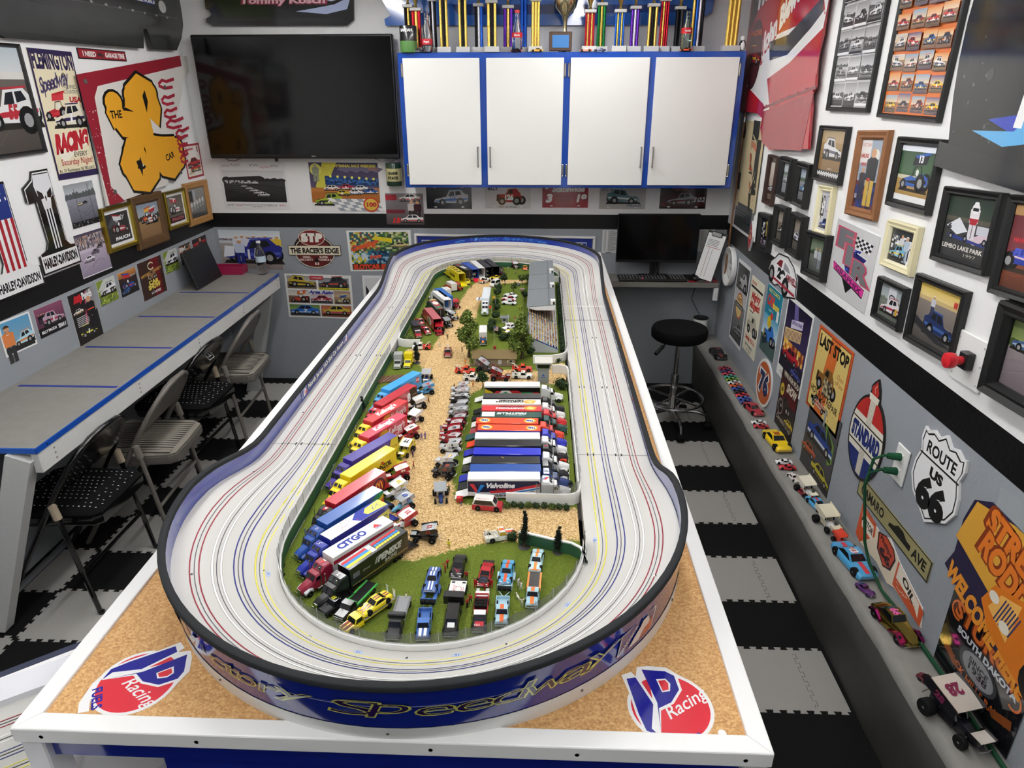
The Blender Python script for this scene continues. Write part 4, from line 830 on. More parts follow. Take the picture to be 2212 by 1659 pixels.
R_=lambda*q:(lambda a:a.rect(*q));PO=lambda*q:(lambda a:a.poly(*q));EL=lambda*q:(lambda a:a.ell(*q));LN=lambda*q:(lambda a:a.line(*q))
wm=lambda s_,c='f0f0f0':(lambda a:a.text(s_,50,30,40,c,w=60,bold=.03))
hauler('skyblue','sky blue hauler with a red round badge, topmost of the slanted row','3f9fdc','3fa3e2',roof='46aae8',sideart=seq(EL(165,34,11,10,'d8333a'),T('STP',165,30,8,'ffffff',w=18,bold=.04),T('MOTORSPORTS',95,34,5,'21356b',w=80,shear=.3),R_(20,14,120,2,'21356b')),ramp='4a6f8c')
hauler('red8','red hauler with white number 8 on its side, below the sky blue one','c22233','b3202c',roof='c42637',fend='c9c9c9',sideart=seq(PO([(140,0),(172,0),(190,26),(190,40),(172,52),(150,52)],'3d2a1c'),T('8',142,14,26,'f4f4f4',w=17,bold=.06),T('CIRCUIT CITY',70,18,12,'f0f0f0',w=100,bold=.03),T('RACING',174,26,4,'e8c9a0',w=24)),mark=wm('8'))
kell_side=seq(T('Kellogg\'s',132,24,18,'f6e6e4',w=84,shear=.25,bold=.03),T('RACING',134,10,8,'f6e6e4',w=60,bold=.02),PO([(6,2),(78,2),(92,14),(96,30),(86,46),(60,46)],'e0a92c'),R_(40,10,8,28,'1a1a1a'),PO([(0,0),(60,0),(86,30),(40,34),(10,20)],'d3273f'))
for k,lab in(('kell1','red hauler with white script on its roof and a yellow cab, upper of two'),('kell2','red hauler with white script on its roof and a yellow cab, lower of two')):
 hauler(k,lab,'f2d21c','cf2740' if k=='kell2' else 'c8283a',roof='d93a58' if k=='kell2' else 'e13c40',sideart=kell_side,roofart=T("Kellogg's",95,12,19,'fbf3f0',w=96,shear=.25,bold=.05),ramp='c22839')
hauler('purple','purple hauler with purple cab and yellow rear, between red and yellow haulers','3f2c8e','43309a',roof='3d2a94',sideart=seq(PO([(140,0),(190,0),(190,52),(160,52)],'ddc93b'),T('Racing',168,24,9,'a52a2a',w=36,shear=.3)),rear='ddc93b')
hauler('yellow','plain yellow hauler with black lettering and red crown badge on its side','f4d816','f0d51b',roof='f5dd1c',sideart=seq(T('PENNZOIL',128,18,13,'151515',w=76,bold=.05),T('30',32,10,9,'151515',w=16,bold=.04),R_(102,13,52,2,'c3221e'),PO([(118,33),(128,40),(138,33)],'c3221e'),PO([(118,14),(138,14),(128,8)],'c3221e')),ramp='e8cf22')
hauler('mcd','red hauler with golden arches circle on its side and a black cab','16171a','b51f2a',roof='c8283a',fend='5c5d60',sideart=seq(EL(160,24,24,22,'17171a'),EL(160,24,19,18,'b3202c'),LN([(147,12),(150,30),(154,35),(158,30),(160,16),(162,30),(166,35),(170,30),(173,12)],3.4,'f0b92c'),R_(10,40,110,1.5,'e8c9a0'),R_(10,10,110,1.5,'e8c9a0')),ramp='a51d28',mark=lambda a:(a.ell(50,50,44,42,'c02633'),a.text('m',50,30,40,'f4f4f4',w=50,bold=.05)))
hauler('rainbow','blue hauler with rainbow curved stripes and the word number 11 on its cab','1f4b9e','23539f',roof='2a5cab',sideart=seq(PO([(96,0),(190,0),(190,52),(170,52),(130,30)],'2c8a4a'),PO([(120,0),(190,0),(190,44),(160,30)],'e2c437'),PO([(140,0),(190,0),(190,34),(165,20)],'d24a2c'),T('Racing',60,22,10,'11264f',w=50,shear=.4),EL(38,18,15,9,'c7792c'),T('Hooters',38,15,6,'f2e9d8',w=24)),mark=wm('11'),ramp='1c2f63')
hauler('scorp','white and royal blue hauler with yellow spearhead panel on its roof','1c2f9c','252a8f',roof='f2f2f0',sideart=seq(R_(0,0,190,24,'2a2130'),PO([(70,20),(190,34),(190,28),(90,10)],'a3402c'),PO([(150,0),(190,0),(190,40),(150,36)],'d8d35e'),T('S',170,10,20,'23308f',w=16,shear=.4)),roofart=seq(PO([(98,0),(190,0),(190,39),(112,39),(86,20)],'2836a5'),lambda a:a.specks(40,1,60,37,60,['c9404f','3546b5','d8888f'],.5,1.5),PO([(128,8),(186,2),(190,4),(190,35),(186,37),(140,33),(124,20)],'ecE86a'),LN([(150,12),(160,28),(170,22),(176,10)],1.6,'2836a5'),LN([(148,22),(158,14),(178,28)],1.3,'2836a5')),mark=lambda a:a.text('S',50,25,50,'f0f0f0',w=60,shear=.5),ramp='252a8f')
hauler('citgo','white-roofed hauler with big blue lettering on its roof and maroon cab','93203a','f0efeb',roof='f6f5f1',fend='c8c8cc',sideart=seq(R_(0,0,190,40,'b9b9bb'),R_(0,34,190,9,'b2273b')),roofart=seq(T('CITGO',74,11,19,'2a3c9a',w=84,bold=.06),PO([(134,10),(160,6),(166,30),(140,33)],'c9c9cb'),PO([(135,11),(159,7),(165,29),(141,32)],'f6f5f1'),PO([(138,15),(160,12),(150,27)],'d9302f'),T('CITGO',151,8,5,'2a3c9a',w=20,bold=.05)),mark=lambda a:(a.poly([(20,30),(80,30),(50,85)],'e04a3c'),a.rect(20,12,60,14,'f4f4f4')))
hauler('penske','black hauler with red, blue and yellow roof stripes, nearest of the slanted row','111113','131315',roof='151517',sideart=seq(T('PENSKE',124,26,14,'c9c8c0',w=78,shear=.3,bold=.06),T('RACING',128,14,8,'b9b6a8',w=40,shear=.2,bold=.04),R_(4,10,182,1.6,'b59a4f'),R_(8,26,20,12,'6a6a6e'),T('Driver',50,28,5,'b9b6a8',w=24,shear=.3),LN([(76,26),(84,40),(80,26),(88,40)],2.5,'c9c8c0')),roofart=seq(PO([(2,25),(78,25),(78,33),(4,33)],'d8343c'),PO([(2,16),(78,16),(78,25),(2,25)],'3a8fd8'),PO([(4,8),(78,8),(78,16),(2,16)],'f0e04a'),R_(78,6,14,28,'e8e8e6'),T('NASCAR',85,17,5,'22346b',w=12),*[PO([(92+9*i+(k%2)*4,8+8*k),(100+9*i+(k%2)*4,8+8*k),(104+9*i,15+8*k),(96+9*i,15+8*k)],('f0e04a','3a8fd8','d8343c')[k])for k in range(3)for i in range(9)]),mark=wm('Z'),ramp='1c1c1e')
hauler('R1','white-roofed hauler with a hot sauce bottle painted on its side, by the tower','f0f0f0','e9e9e6',roof='fafaf8',sideart=seq(R_(0,0,190,46,'121212'),PO([(2,6),(30,30),(2,42)],'e8c92c'),PO([(24,20),(40,34),(112,36),(126,30),(176,29),(184,31),(184,17),(176,19),(126,18),(112,12),(40,14)],'cf2b35'),PO([(46,24),(60,36),(84,36),(98,24),(84,12),(60,12)],'f2f2ee'),EL(72,24,9,8,'3f9a5a'),R_(126,17,38,14,'2f8a48'),R_(164,18,22,12,'c9222c')),ramp='f0f0ee')
hauler('R2','black hauler second from the tower in the parallel row','141416','17181a',roof='161617',ramp='1d1e1e')
hauler('R3','white hauler with black lettering and an orange panel, third from the tower','f2f2f0','f1efe9',roof='f4f2ec',roofart=seq(T('CARTOON',100,17,9,'1b1b1b',w=90,bold=.08),T('NETWORK',96,6,9,'1b1b1b',w=80,bold=.08),PO([(14,12),(40,6),(58,16),(50,32),(24,34)],'e8ab3c'),PO([(22,16),(40,12),(48,22),(32,30)],'f2d98a')),ramp='1c1d1d')
hauler('R4','bright red hauler with white lettering and an orange panel, fourth from the tower','d62f33','d22c30',roof='d83034',roofart=seq(T('CARTOON',100,17,9,'f4ecec',w=90,bold=.08),T('NETWORK',96,6,9,'7a1218',w=80,bold=.08),PO([(14,12),(40,6),(58,16),(50,32),(24,34)],'e8ab3c'),PO([(22,16),(40,12),(48,22),(32,30)],'f2d98a')),ramp='f0f0ee')
hauler('R5','dark green hauler with white roof lettering in the parallel row','164a45','134541',roof='185049',roofart=seq(T('FIRSTPLUS',92,7,13,'e8efe8',w=92,bold=.05,shear=.2),T('1-800-510-PLUS',84,24,6,'cfe0d8',w=60),R_(146,4,40,32,'efefe6')),ramp='a8444a')
tide=seq(EL(26,20,18,15,'f0b93a'),EL(26,20,13,11,'f3efe2'),T('Tide',26,15,11,'22348f',w=22,bold=.06),EL(164,20,18,15,'f0b93a'),EL(164,20,13,11,'f3efe2'),T('Tide',164,15,11,'22348f',w=22,bold=.06))
hauler('R6','orange hauler with two round white-yellow logos, next to the dark green one','ea4527','e5431f',roof='f04f27',roofart=tide,ramp='2f5c5e')
hauler('R7','orange hauler with two round logos and a blue cab, next to a white one','2b32b8','2b3aa8',roof='f0502a',roofart=tide,ramp='f04a27')
hauler('R8','plain white hauler with white cab beside an orange one in the parallel row','f1f1f1','eceae6',roof='f8f8f6',fend='f1f1f1',ramp='2734b0')
hauler('R9','shiny black hauler between the plain white and the royal blue haulers','17181a','17191b',roof='191b1d',fend='d5432e',ramp='f3f3f3',mark=lambda a:a.ell(50,50,30,20,'c9404a'))
hauler('R10','royal blue hauler with white cab in the parallel row','f2f2f2','1e25a6',roof='2430c4',sideart=R_(0,0,190,8,'5a1d2a'),ramp='222424')
hauler('R11','black hauler with a small gold mark between the two blue haulers','141517','17181a',roof='1a1b1d',fend='c9c9c9',roofart=LN([(100,12),(108,4)],2,'b99a3a'),ramp='2531a8')
hauler('R12','navy blue hauler behind the white one with the swoosh side','22386f','1f3f86',roof='2450a0',sideart=R_(0,0,190,20,'18192a'),ramp='25282a',mark=lambda a:(a.ell(50,50,30,30,'f0f0f0'),a.text('6',50,34,30,'22386f',w=26,bold=.05)))
hauler('R13','white-roofed hauler with navy side, red and blue V and swoosh, nearest of its row','f2f2f2','f0f0ef',roof='fafafa',sideart=seq(PO([(0,14),(186,14),(190,40),(186,46),(0,46)],'1e2340'),PO([(0,4),(190,4),(190,30),(150,24),(110,16),(60,12),(0,16)],'e9e9e9'),PO([(56,18),(100,20),(140,28),(190,38),(190,30),(150,23),(110,14),(60,11)],'d8343c'),PO([(70,10),(110,13),(150,20),(190,28),(190,24),(150,16),(120,10)],'2f86cf'),PO([(4,38),(16,38),(26,18),(22,12)],'d83a44'),PO([(44,34),(34,36),(22,12),(28,12)],'2f86cf'),T('Valvoline',84,27,13,'f4f4f4',w=76,shear=.3,bold=.05),T('RACING',86,20,5,'d8343c',w=26,shear=.4),T('ROUSH RACING',96,2,6,'15151a',w=60,bold=.04),T('Cummins',170,6,6,'15151a',w=34,bold=.03),T('A',168,15,5,'55555a',w=12,shear=.4)),ramp='f4f4f2',mark=lambda a:(a.poly([(0,60),(100,20),(100,50),(0,90)],'d8343c'),a.poly([(0,40),(100,0),(100,15),(0,55)],'2f6fc0')))
hauler('U1','yellow open hauler with black square marks on its roof in the far corner','ecd91a','e9d417',openr=True,roofart=seq(*[R_(20+50*k,8,34,22,'23230f')for k in range(3)],*[R_(26+50*k,13,8,12,'e9d417')for k in range(3)]),sideart=T('RACING',80,18,14,'1a1a10',w=90,bold=.05),ramp='e9d417')
hauler('U2','black hauler with a white roof patch beside the yellow open one','1a1a1c','1b1b1c',roofart=seq(R_(70,8,70,22,'c9c9c9'),R_(20,10,30,16,'a83a2a')),L=.165)
hauler('U3','blue-roofed open hauler with red ramp in the far corner','23388f','2a49a8',roof='2f55b8',openr=True,ramp='d8273a',sideart=R_(0,0,190,30,'8f1f3a'),L=.185)
hauler('U4','white open hauler between blue-roofed and black ones in the far corner','f0f0f0','eeeeec',roof='f6f6f4',openr=True,ramp='f2f2f0',L=.19)
hauler('U5','black hauler with faint grey roof lettering right of the white open one','18181b','1a1a1e',roof='1f1f24',openr=True,roofart=T('RACING TEAM',95,12,12,'4f4654',w=120,shear=.3),L=.19)
hauler('U6','plain charcoal black open hauler, last of the far corner row','161618','17181a',roof='202224',openr=True,L=.19)
hauler('U9','white hauler with bright blue roof behind the tall white open one','e9e9e9','2862b4',roof='2c6fc4',L=.17)
hauler('U10','tall white open hauler with black side panels by the fence','f0f0f0','f0f0ee',roof='fafaf8',openr=True,sideart=R_(10,16,170,18,'222226'),ramp='f2f2f0',L=.18)
hauler('U11','black hauler with red and white bottle shape on its roof','151515','121212',roof='18181a',roofart=seq(PO([(30,8),(110,6),(130,14),(186,14),(186,26),(130,26),(110,34),(30,32)],'b3283a'),PO([(40,20),(60,33),(92,33),(110,20),(92,7),(60,7)],'e9e4dc'),R_(136,13,34,14,'2f8a48'),R_(2,4,20,32,'d8c06a')),L=.165)
hauler('U12','maroon open hauler with red ramp and picture panel by the fence','a3202f','a8222f',roof='b23a48',openr=True,ramp='b52433',sideart=seq(EL(110,24,40,18,'c9b9a0'),EL(100,24,20,14,'3f7a4a')),L=.178)
t=hauler('C1','long white hauler parked facing the brown-roofed house','dfe4e6','e9eef2',roof='eef5fa',fend='bcd0d2',sideart=R_(0,10,190,5,'7a5a72'),L=.2)
m=MB('paint');m.box((.14,-.034,.045),(.05,.028,.002),'eef2f5');m.box((.14,-.034,.0462),(.05,.006,.0006),'6a4a62');part('side_awning',t,m,0)
def sprint(x,y,hd,label,body='e8e8e8',wing='b9bbbe',side=None,num=None,numc='222',nose=None,s=1.0,frame='c0c0c0',z=GZ,name='toy_sprint_car',group='winged toy sprint cars in the pits',front_wing=True,mk_=None,wingtilt=12):
 t=thing(name,label,'toy race car',(x,y,z),radians(hd),group);t.scale=(s,s,s)
 side=side or body;nose=nose or wing
 m=MB('paint');sec=lambda x_,w_,z0,z1:rect_sec(x_,w_,z0,z1,.45)
 m.loft([sec(.034,.002,.006,.0085),sec(.028,.0045,.005,.0115),sec(.016,.0062,.005,.0150),sec(.006,.0072,.005,.0165)],body)
 m.loft([sec(.006,.0072,.005,.0120),sec(-.006,.0075,.005,.0115),sec(-.012,.0072,.005,.0155)],body)
 m.loft([sec(-.011,.007,.006,.0180),sec(-.018,.0075,.006,.0205),sec(-.028,.0055,.007,.0165),sec(-.031,.002,.009,.013)],body)
 for sy in(-1,1):m.box((-.003,sy*.0098,.0105),(.020,.0012,.009),side)
 part('body',t,m)
 m=MB('satin')
 for sy in(-1,1):
  m.tube([(.006,sy*.0068,.014),(.002,sy*.0066,.0225),(-.010,sy*.0066,.0235),(-.014,sy*.0066,.0165)],.0008,frame,n=5);m.tube([(-.004,sy*.0066,.023),(-.008,sy*.009,.031)],.0007,frame,n=5);m.tube([(-.013,sy*.0066,.02),(-.02,sy*.009,.031)],.0007,frame,n=5)
  m.tube([(.02,sy*.006,.009),(.023,sy*.0135,.0075)],.0008,frame,n=5)
 m.tube([(.002,-.0066,.0225),(.002,.0066,.0225)],.0008,frame,n=5);m.tube([(-.010,-.0066,.0235),(-.010,.0066,.0235)],.0008,frame,n=5);m.tube([(-.0185,-.016,.009),(-.0185,.016,.009)],.0012,frame,n=6);m.tube([(.036,-.008,.007),(.0375,0,.0075),(.036,.008,.007)],.0007,frame,n=5);m.tube([(-.034,-.009,.011),(-.0355,0,.011),(-.034,.009,.011)],.0007,frame,n=5)
 part('roll_cage',t,m)
 m=MB('plastic');m.ball((-.006,0,.0168),(.0032,.003,.0036),'22262c',n=8);m.box((-.0065,0,.0115),(.006,.006,.006),'33363c',ch=.002);part('driver_seat',t,m)
 if wing:
  w=bpy.data.objects.new('top_wing',None);COL.objects.link(w);w.parent=t;w.location=(-.009,0,.0335);w.rotation_euler=(0,radians(wingtilt),0)
  m=MB('paint');n=6;m.loft([[(.019-.038*i/n,-.0165,.0025*sin(pi*i/n)+.0005),(.019-.038*i/n,.0165,.0025*sin(pi*i/n)+.0005),(.019-.038*i/n,.0165,.0025*sin(pi*i/n)-.0007),(.019-.038*i/n,-.0165,.0025*sin(pi*i/n)-.0007)]for i in range(n+1)],wing);m.obj('wing_panel',w)
  for sy in(-1,1):
   m=MB('paint');m.box((0,sy*.0168,-.0006),(.041,.0008,.0125),side);m.obj('side_board',w)
  if num:
   a=Art(.026,.026,100,100);a.text(num,50,28,44,numc,w=60 if len(num)>1 else 34,bold=.05);
   if mk_:mk_(a)
   a.build('wing_number',w,Matrix.Translation((-.002,0,.0036))@Matrix.Rotation(-pi/2,4,'Z'),panel=False)
   for sy in(-1,1):
    a=Art(.03,.012,100,40);a.text(num,50,8,24,numc if side not in('222','111113')else 'eee',w=40 if len(num)>1 else 20,bold=.05);a.build('wing_number',w,Matrix.Translation((0,sy*.0174,-.0006))@Matrix.Rotation(pi if sy>0 else 0,4,'Z')@Matrix.Rotation(pi/2,4,'X'),panel=False)
  if front_wing:
   m=MB('paint');m.box((.029,0,.0165),(.013,.019,.0008),nose);[m.box((.029,sy*.0098,.0165),(.015,.0006,.0065),side)for sy in(-1,1)];part('nose_wing',t,m,0)
 for sy in(-1,1):
  wheel(t,-.0185,sy*.0165,.0088,.010,'c2c2c4');wheel(t,.0225,sy*.0150,.0072,.0058,'c2c2c4')
 return t
def spr(key,label,off=0,**k):
 x0,y0,x1,y1,hd,L=SPR[key];return sprint((x0+x1)/2,(y0+y1)/2,hd+off,label,**k)
spr('s_navy','navy and white sprint car with grey wing, parked above the sky blue hauler',body='25306a',wing='a9aaae',side='c9cacc',nose='efefef')
spr('s_blue','light blue sprint car beside the rear of the red number 8 hauler',body='3f93cf',wing='9aa7b2',side='4aa0d8',num='43',numc='c7323a',nose='c9d0d6')
spr('s_white1','black and white sprint car with white wing, next below the light blue one',body='22242a',wing='f1f1ee',side='e9e9e6',nose='ede3b9')
spr('s_white2','maroon sprint car with plain white wing beside the red script hauler',body='7a1c2a',wing='f4f4f2',side='f0f0f0',nose='f4f4f2')
spr('s_red5','red sprint car with white wing numbered 5',off=45,body='b3222f',wing='f4f4f2',side='b3222f',num='5',numc='2a2a2e')
spr('s_77','yellow sprint car with white wing numbered 77',off=20,body='e6d426',wing='f4f4f2',side='e6d426',num='77',numc='1c1c1e')
spr('s_94','red sprint car with white wing and number 94 side boards',body='b11d2a',wing='f2f2f0',side='b11d2a',num='94',numc='f0e6d8')
spr('s_24','white sprint car with yellow number 24 on its wing',off=-10,body='ececea',wing='f5f5f3',side='ececea',num='24',numc='d8bf2a',front_wing=True)
spr('s_lblue','pale blue sprint car with grey wing beside the rainbow hauler',off=-12,body='6db4d2',wing='a4a8ac',side='a9adb2',num='69',numc='2f4fa0',front_wing=False)
spr('s_citgo','white and red sprint car numbered 21 by the white-roofed lettered hauler',off=15,body='ececec',wing='f2f2f0',side='c93640',num='21',numc='c32a33')
spr('s_black','black sprint car with black wing sides behind the striped black hauler',body='131315',wing='b3b5b7',side='1a1a1c',num='12',numc='a33',nose='8f9396')
spr('s_grey','blue sprint car with grey wing facing the camera near the red crate',body='23386f',wing='9fa3a6',side='8f9396',nose='9fa3a6',front_wing=False)
GR=[('g1','white and red sprint car with number 10 wing, top of the line facing the ramps','e9e2e0','c5c6c8','10','c0c0c2','8a2a33'),('g2','white sprint car with grey wing, second from the top of the ramp line','ececec','c2c3c5','2','c9c9cb','a33'),('g3','black sprint car with silver wing, third from the top of the ramp line','1b1b1d','bfc0c2','83','2a2a2c','666'),('g4','white-nosed sprint car with grey wing, fourth in the ramp line','f2f2f0','b5b7ba',None,'b5b7ba','333'),('g5','grey sprint car with blank grey wing, fifth in the ramp line','9b9da0','bcbec0','11','a9abae','555'),('g6','grey and maroon sprint car with number 21 wing in the ramp line','7a1f33','bdbfc1','21','8a2238','555a60'),('g7','red sprint car with a pale grey lettered wing in the ramp line','b5202e','c3c5c7','7','b5202e','a33'),('g8','red sprint car with number 69 on its grey wing','b81f2d','bfc1c3','69','b81f2d','2a2a2e'),('g9','maroon sprint car with plain silver wing below the number 69','9c1c2c','c3c5c8','M','9c1c2c','8a2a3a'),('g10','white sprint car numbered 6 with dark stripes in the ramp line','f2f2f2','b9bbbd','6','e9e9e9','1b1b1d'),('g11','white sprint car with a gold oval on its wing','efefed','c5c7ca','O','efefed','d08a2c'),('g12','black sprint car with black wing, last of the ramp line','141416','2a2b2d','17','3a3b3d','b84a2c')]
for k,lab,b,w_,n_,sd,nc in GR:
 spr(k,lab,body=b,wing=w_,side=sd,num=n_,numc=nc,nose=w_,mk_=(lambda a:(a.ell(50,50,40,22,'e08a2a'),a.ell(50,50,34,17,'f2d9a0')))if k=='g11' else None)
spr('u_red1','orange-red wingless race car behind the white box truck',body='c73a22',wing='8f3a28',side='c73a22')
spr('u_white1','white sprint car with silver wing at the end of a white ramp',body='efefef',wing='d9dadc',side='ededed',num='1',numc='333')
spr('u_yel2','yellow and black sprint car beside the yellow open hauler',body='e6d21e',wing='d9d7c0',side='d9c91c',num='3',numc='222')
spr('u_red2','dark red sprint car behind the charcoal open hauler',body='8a2026',wing='3a2a2c',side='5c2226')
spr('u_black1','black sprint car beside the maroon open hauler',body='161618',wing='8a8c8e',side='1c1c1e')
spr('u_white2','white and black sprint car behind the black bottle-roof hauler',body='e9e9e9',wing='9fa1a3',side='2a2a2c',num='8',numc='eee')
spr('u_red3','red wingless race car on the maroon ramp',body='c5202c',wing='c32431',side='c5202c',s=1.1)
spr('u_red4','small red race car beside the tall white open hauler',body='b81f2a',wing='a81c28',side='b81f2a')
spr('u_fr','white and red sprint car in front of the white flatbed at the far bend',body='eaeaea',wing='cfcfd2',side='c32a33')
spr('h_grey','black sprint car with tilted grey wing beside the house',body='2a2b2d',wing='a9abad',side='3a3b3d',num='91',numc='8a2a38',wingtilt=30,s=1.15)
spr('h_maroon','maroon sprint car with grey wing parked below the house',body='8a1d28',wing='a4a6a8',side='8a1d28',num='4',numc='333',wingtilt=25,s=1.15)
def car3d(x,y,hd,label,body='c33',L=.077,W=.031,H=.0205,roofc=None,stripe=None,stripes2=None,style='coupe',num=None,numc='fff',z=GZ,name='toy_car',group='toy cars parked on the infield',cat='toy car',hub='b9b9bb',spoiler=None,low=0.0,pm='paint',hood=None,side=None,mark=None):
 t=thing(name,label,cat,(x,y,z),radians(hd),group);k=L/.077;kw=W/.031;kh=H/.0205
 S=lambda xx,hw,z0,z1:[(xx*k,a*kw,b*kh)for xx,a,b in rect_sec(xx,hw,z0,z1,.3)]
 if style=='coupe':lo=[(.0385,.0125,.004,.0085),(.036,.0145,.0035,.0105),(.022,.0153,.0035,.0122),(.008,.0155,.0035,.0132),(-.018,.0155,.0035,.0136),(-.034,.0148,.0035,.0135),(-.0385,.013,.005,.0115)];cab=[(.012,.0128,.0128),(.0015,.0108,.0200),(-.0125,.0108,.0203),(-.024,.0128,.0134)]
 elif style=='wagon':lo=[(.0385,.0135,.004,.0105),(.036,.0148,.0035,.0125),(.018,.0152,.0035,.0132),(-.036,.0152,.0035,.0135),(-.0385,.014,.004,.012)];cab=[(.016,.0138,.013),(.010,.0128,.0235),(-.033,.0128,.0238),(-.037,.0138,.0135)]
 elif style=='van':lo=[(.0385,.0145,.004,.0105),(.036,.0155,.0035,.014),(.022,.0155,.0035,.0155),(.0,.0155,.0035,.0165),(-.036,.0155,.0035,.0165),(-.0385,.015,.004,.015)];cab=[(.024,.0145,.0155),(.014,.0135,.0285),(-.034,.0138,.0288),(-.0385,.0148,.0165)]
 else:lo=[(.0385,.006,.004,.0105),(.030,.010,.0035,.0145),(.016,.0118,.0035,.0162),(.004,.0135,.0035,.0162),(-.012,.0145,.0035,.0165),(-.028,.014,.0035,.0155),(-.0385,.0105,.006,.011)];cab=[(.006,.0112,.0155),(.0,.0102,.0232),(-.012,.0098,.0236),(-.026,.0105,.0152)]
 m=MB(pm);m.loft([S(*q)for q in lo],body)
 rc=roofc or body;cb=[[(xx*k,sg*w_*kw,zz*kh)for sg in(-1,1)]for xx,w_,zz in cab]
 (a0,a1),(b0,b1),(c0,c1),(d0,d1)=cb
 m.quad([b0,b1,c1,c0],rc)
 def lerp(p,q,u):return tuple(p[i]+(q[i]-p[i])*u for i in range(3))
 for(p0,p1,q0,q1)in((a0,b0,d0,c0),(d1,c1,a1,b1)):m.quad([p0,q0,q1,p1],rc)
 m.quad([a1,b1,b0,a0][::-1],rc);m.quad([d0,c0,c1,d1][::-1],rc)
 if style=='rod':
  for sy in(-1,1):m.loft([[(xx*k,sy*ya*kw,zz*kh)for xx,ya,zz in((.034,.0105,.005),(.034,.0165,.005),(.034,.0165,.009),(.034,.0105,.011))],[(xx*k,sy*ya*kw,zz*kh)for xx,ya,zz in((.022,.010,.012),(.022,.0168,.012),(.022,.0168,.0145),(.022,.010,.0155))],[(xx*k,sy*ya*kw,zz*kh)for xx,ya,zz in((.006,.012,.005),(.006,.0160,.005),(.006,.0160,.007),(.006,.012,.008))]],side or body);m.loft([[(xx*k,sy*ya*kw,zz*kh)for xx,ya,zz in((-.010,.0135,.004),(-.010,.0165,.004),(-.010,.0165,.008),(-.010,.0135,.010))],[(xx*k,sy*ya*kw,zz*kh)for xx,ya,zz in((-.022,.0135,.012),(-.022,.0168,.012),(-.022,.0168,.0145),(-.022,.0135,.0155))],[(xx*k,sy*ya*kw,zz*kh)for xx,ya,zz in((-.036,.0125,.005),(-.036,.0155,.005),(-.036,.0155,.008),(-.036,.0125,.009))]],side or body)
 part('body',t,m,40)
 m=MB('gloss');e=.0003
 def inset(q,f=.16):
  c=[sum(p[i]for p in q)/4 for i in range(3)];return[tuple(p[i]+(c[i]-p[i])*f for i in range(3))for p in q]
 def off(q,n):return[(p[0]+n[0]*e,p[1]+n[1]*e,p[2]+n[2]*e)for p in q]
 gl='14171b'
 m.quad(off(inset([a0,a1,b1,b0]),(1,0,1)),gl);m.quad(off(inset([d1,d0,c0,c1]),(-1,0,1)),gl)
 for sy,(p,q,r_,s_)in((-1,(d0,a0,b0,c0)),(1,(a1,d1,c1,b1))):
  m.quad(off(inset([p,q,r_,s_],.14),(0,sy*2,0)),gl)
 part('windows',t,m,0)
 if stripe or num or hood or mark:
  def warp(px,py,pz):
   xx=px;prof=[(lo[i][0]*k,lo[i][3]*kh)for i in range(len(lo))];zz=0
   def ip(P,v):
    P=sorted(P)
    for(u0,w0),(u1,w1)in zip(P[:-1],P[1:]):
     if u0<=v<=u1:return w0+(w1-w0)*(v-u0)/max(1e-9,u1-u0)
    return-1
   zz=max(ip(prof,xx),ip([(c_[0]*k,c_[2]*kh)for c_ in cab],xx));return(px,py,zz+.0004+pz)
  a=Art(L,W,77,31);cabx=sorted(c_[0]*1000+38.5 for c_ in cab)
  zones=[(2,cabx[0]),(cabx[1],cabx[2]),(cabx[3],75)]
  def dens(x0_,x1_,y_,h_,c_):
   n_=max(1,int((x1_-x0_)/4));[a.rect(x0_+(x1_-x0_)*i/n_,y_,(x1_-x0_)/n_+.05,h_,c_)for i in range(n_)];
  zs=a.k
  if hood:dens(zones[2][0]+.6,zones[2][1]-1,5,21,hood)
  if stripe:
   for z0_,z1_ in zones:
    for yy in((15.5-3.2,)if not stripes2 else(15.5-5.2,15.5+1.6)):
     dens(z0_,z1_,yy,6.4 if not stripes2 else 3.6,stripe)
  if num:a.text(num,(cabx[1]+cabx[2])/2,15.5-5,10,numc,w=12 if len(num)>1 else 7,bold=.05,rot=0)
  if mark:mark(a)
  a.EPS=4e-6;a.v=[(v_[0],v_[1],min(v_[2],1e-4)*1.0)for v_ in a.v]
  a.build('markings',t,None,panel=False,m='paint',warp=warp)
 if spoiler:m=MB(pm);m.box((-.036*k,0,.0165*kh),(.006,W*.9,.0008),spoiler);[m.box((-.036*k,sy*W*.35,.0145*kh),(.004,.001,.004),spoiler)for sy in(-1,1)];part('spoiler',t,m,0)
 m=MB('satin');m.box((.0385*k,0,.0062*kh),(.0018,W*.82,.0022),'c4c4c4',ch=.0005);m.box((-.0385*k,0,.0062*kh),(.0016,W*.8,.0022),'c4c4c4',ch=.0005);[m.ball((.0376*k,sy*W*.3,.0095*kh),(.0012,.0026,.0015),'f0f0ea',n=8)for sy in(-1,1)];part('bumpers',t,m)
 r=.0068*kh
 for xx in(.0245*k,-.0235*k):
  for sy in(-1,1):wheel(t,xx,sy*W*.42,r,.006*kw,hub)
 return t
def cr(key,label,f,off=0,dz=0,**k):
 x0,y0,x1,y1,hd,L=CAR[key];return f((x0+x1)/2,(y0+y1)/2,hd+off,label,z=GZ+dz,**k)
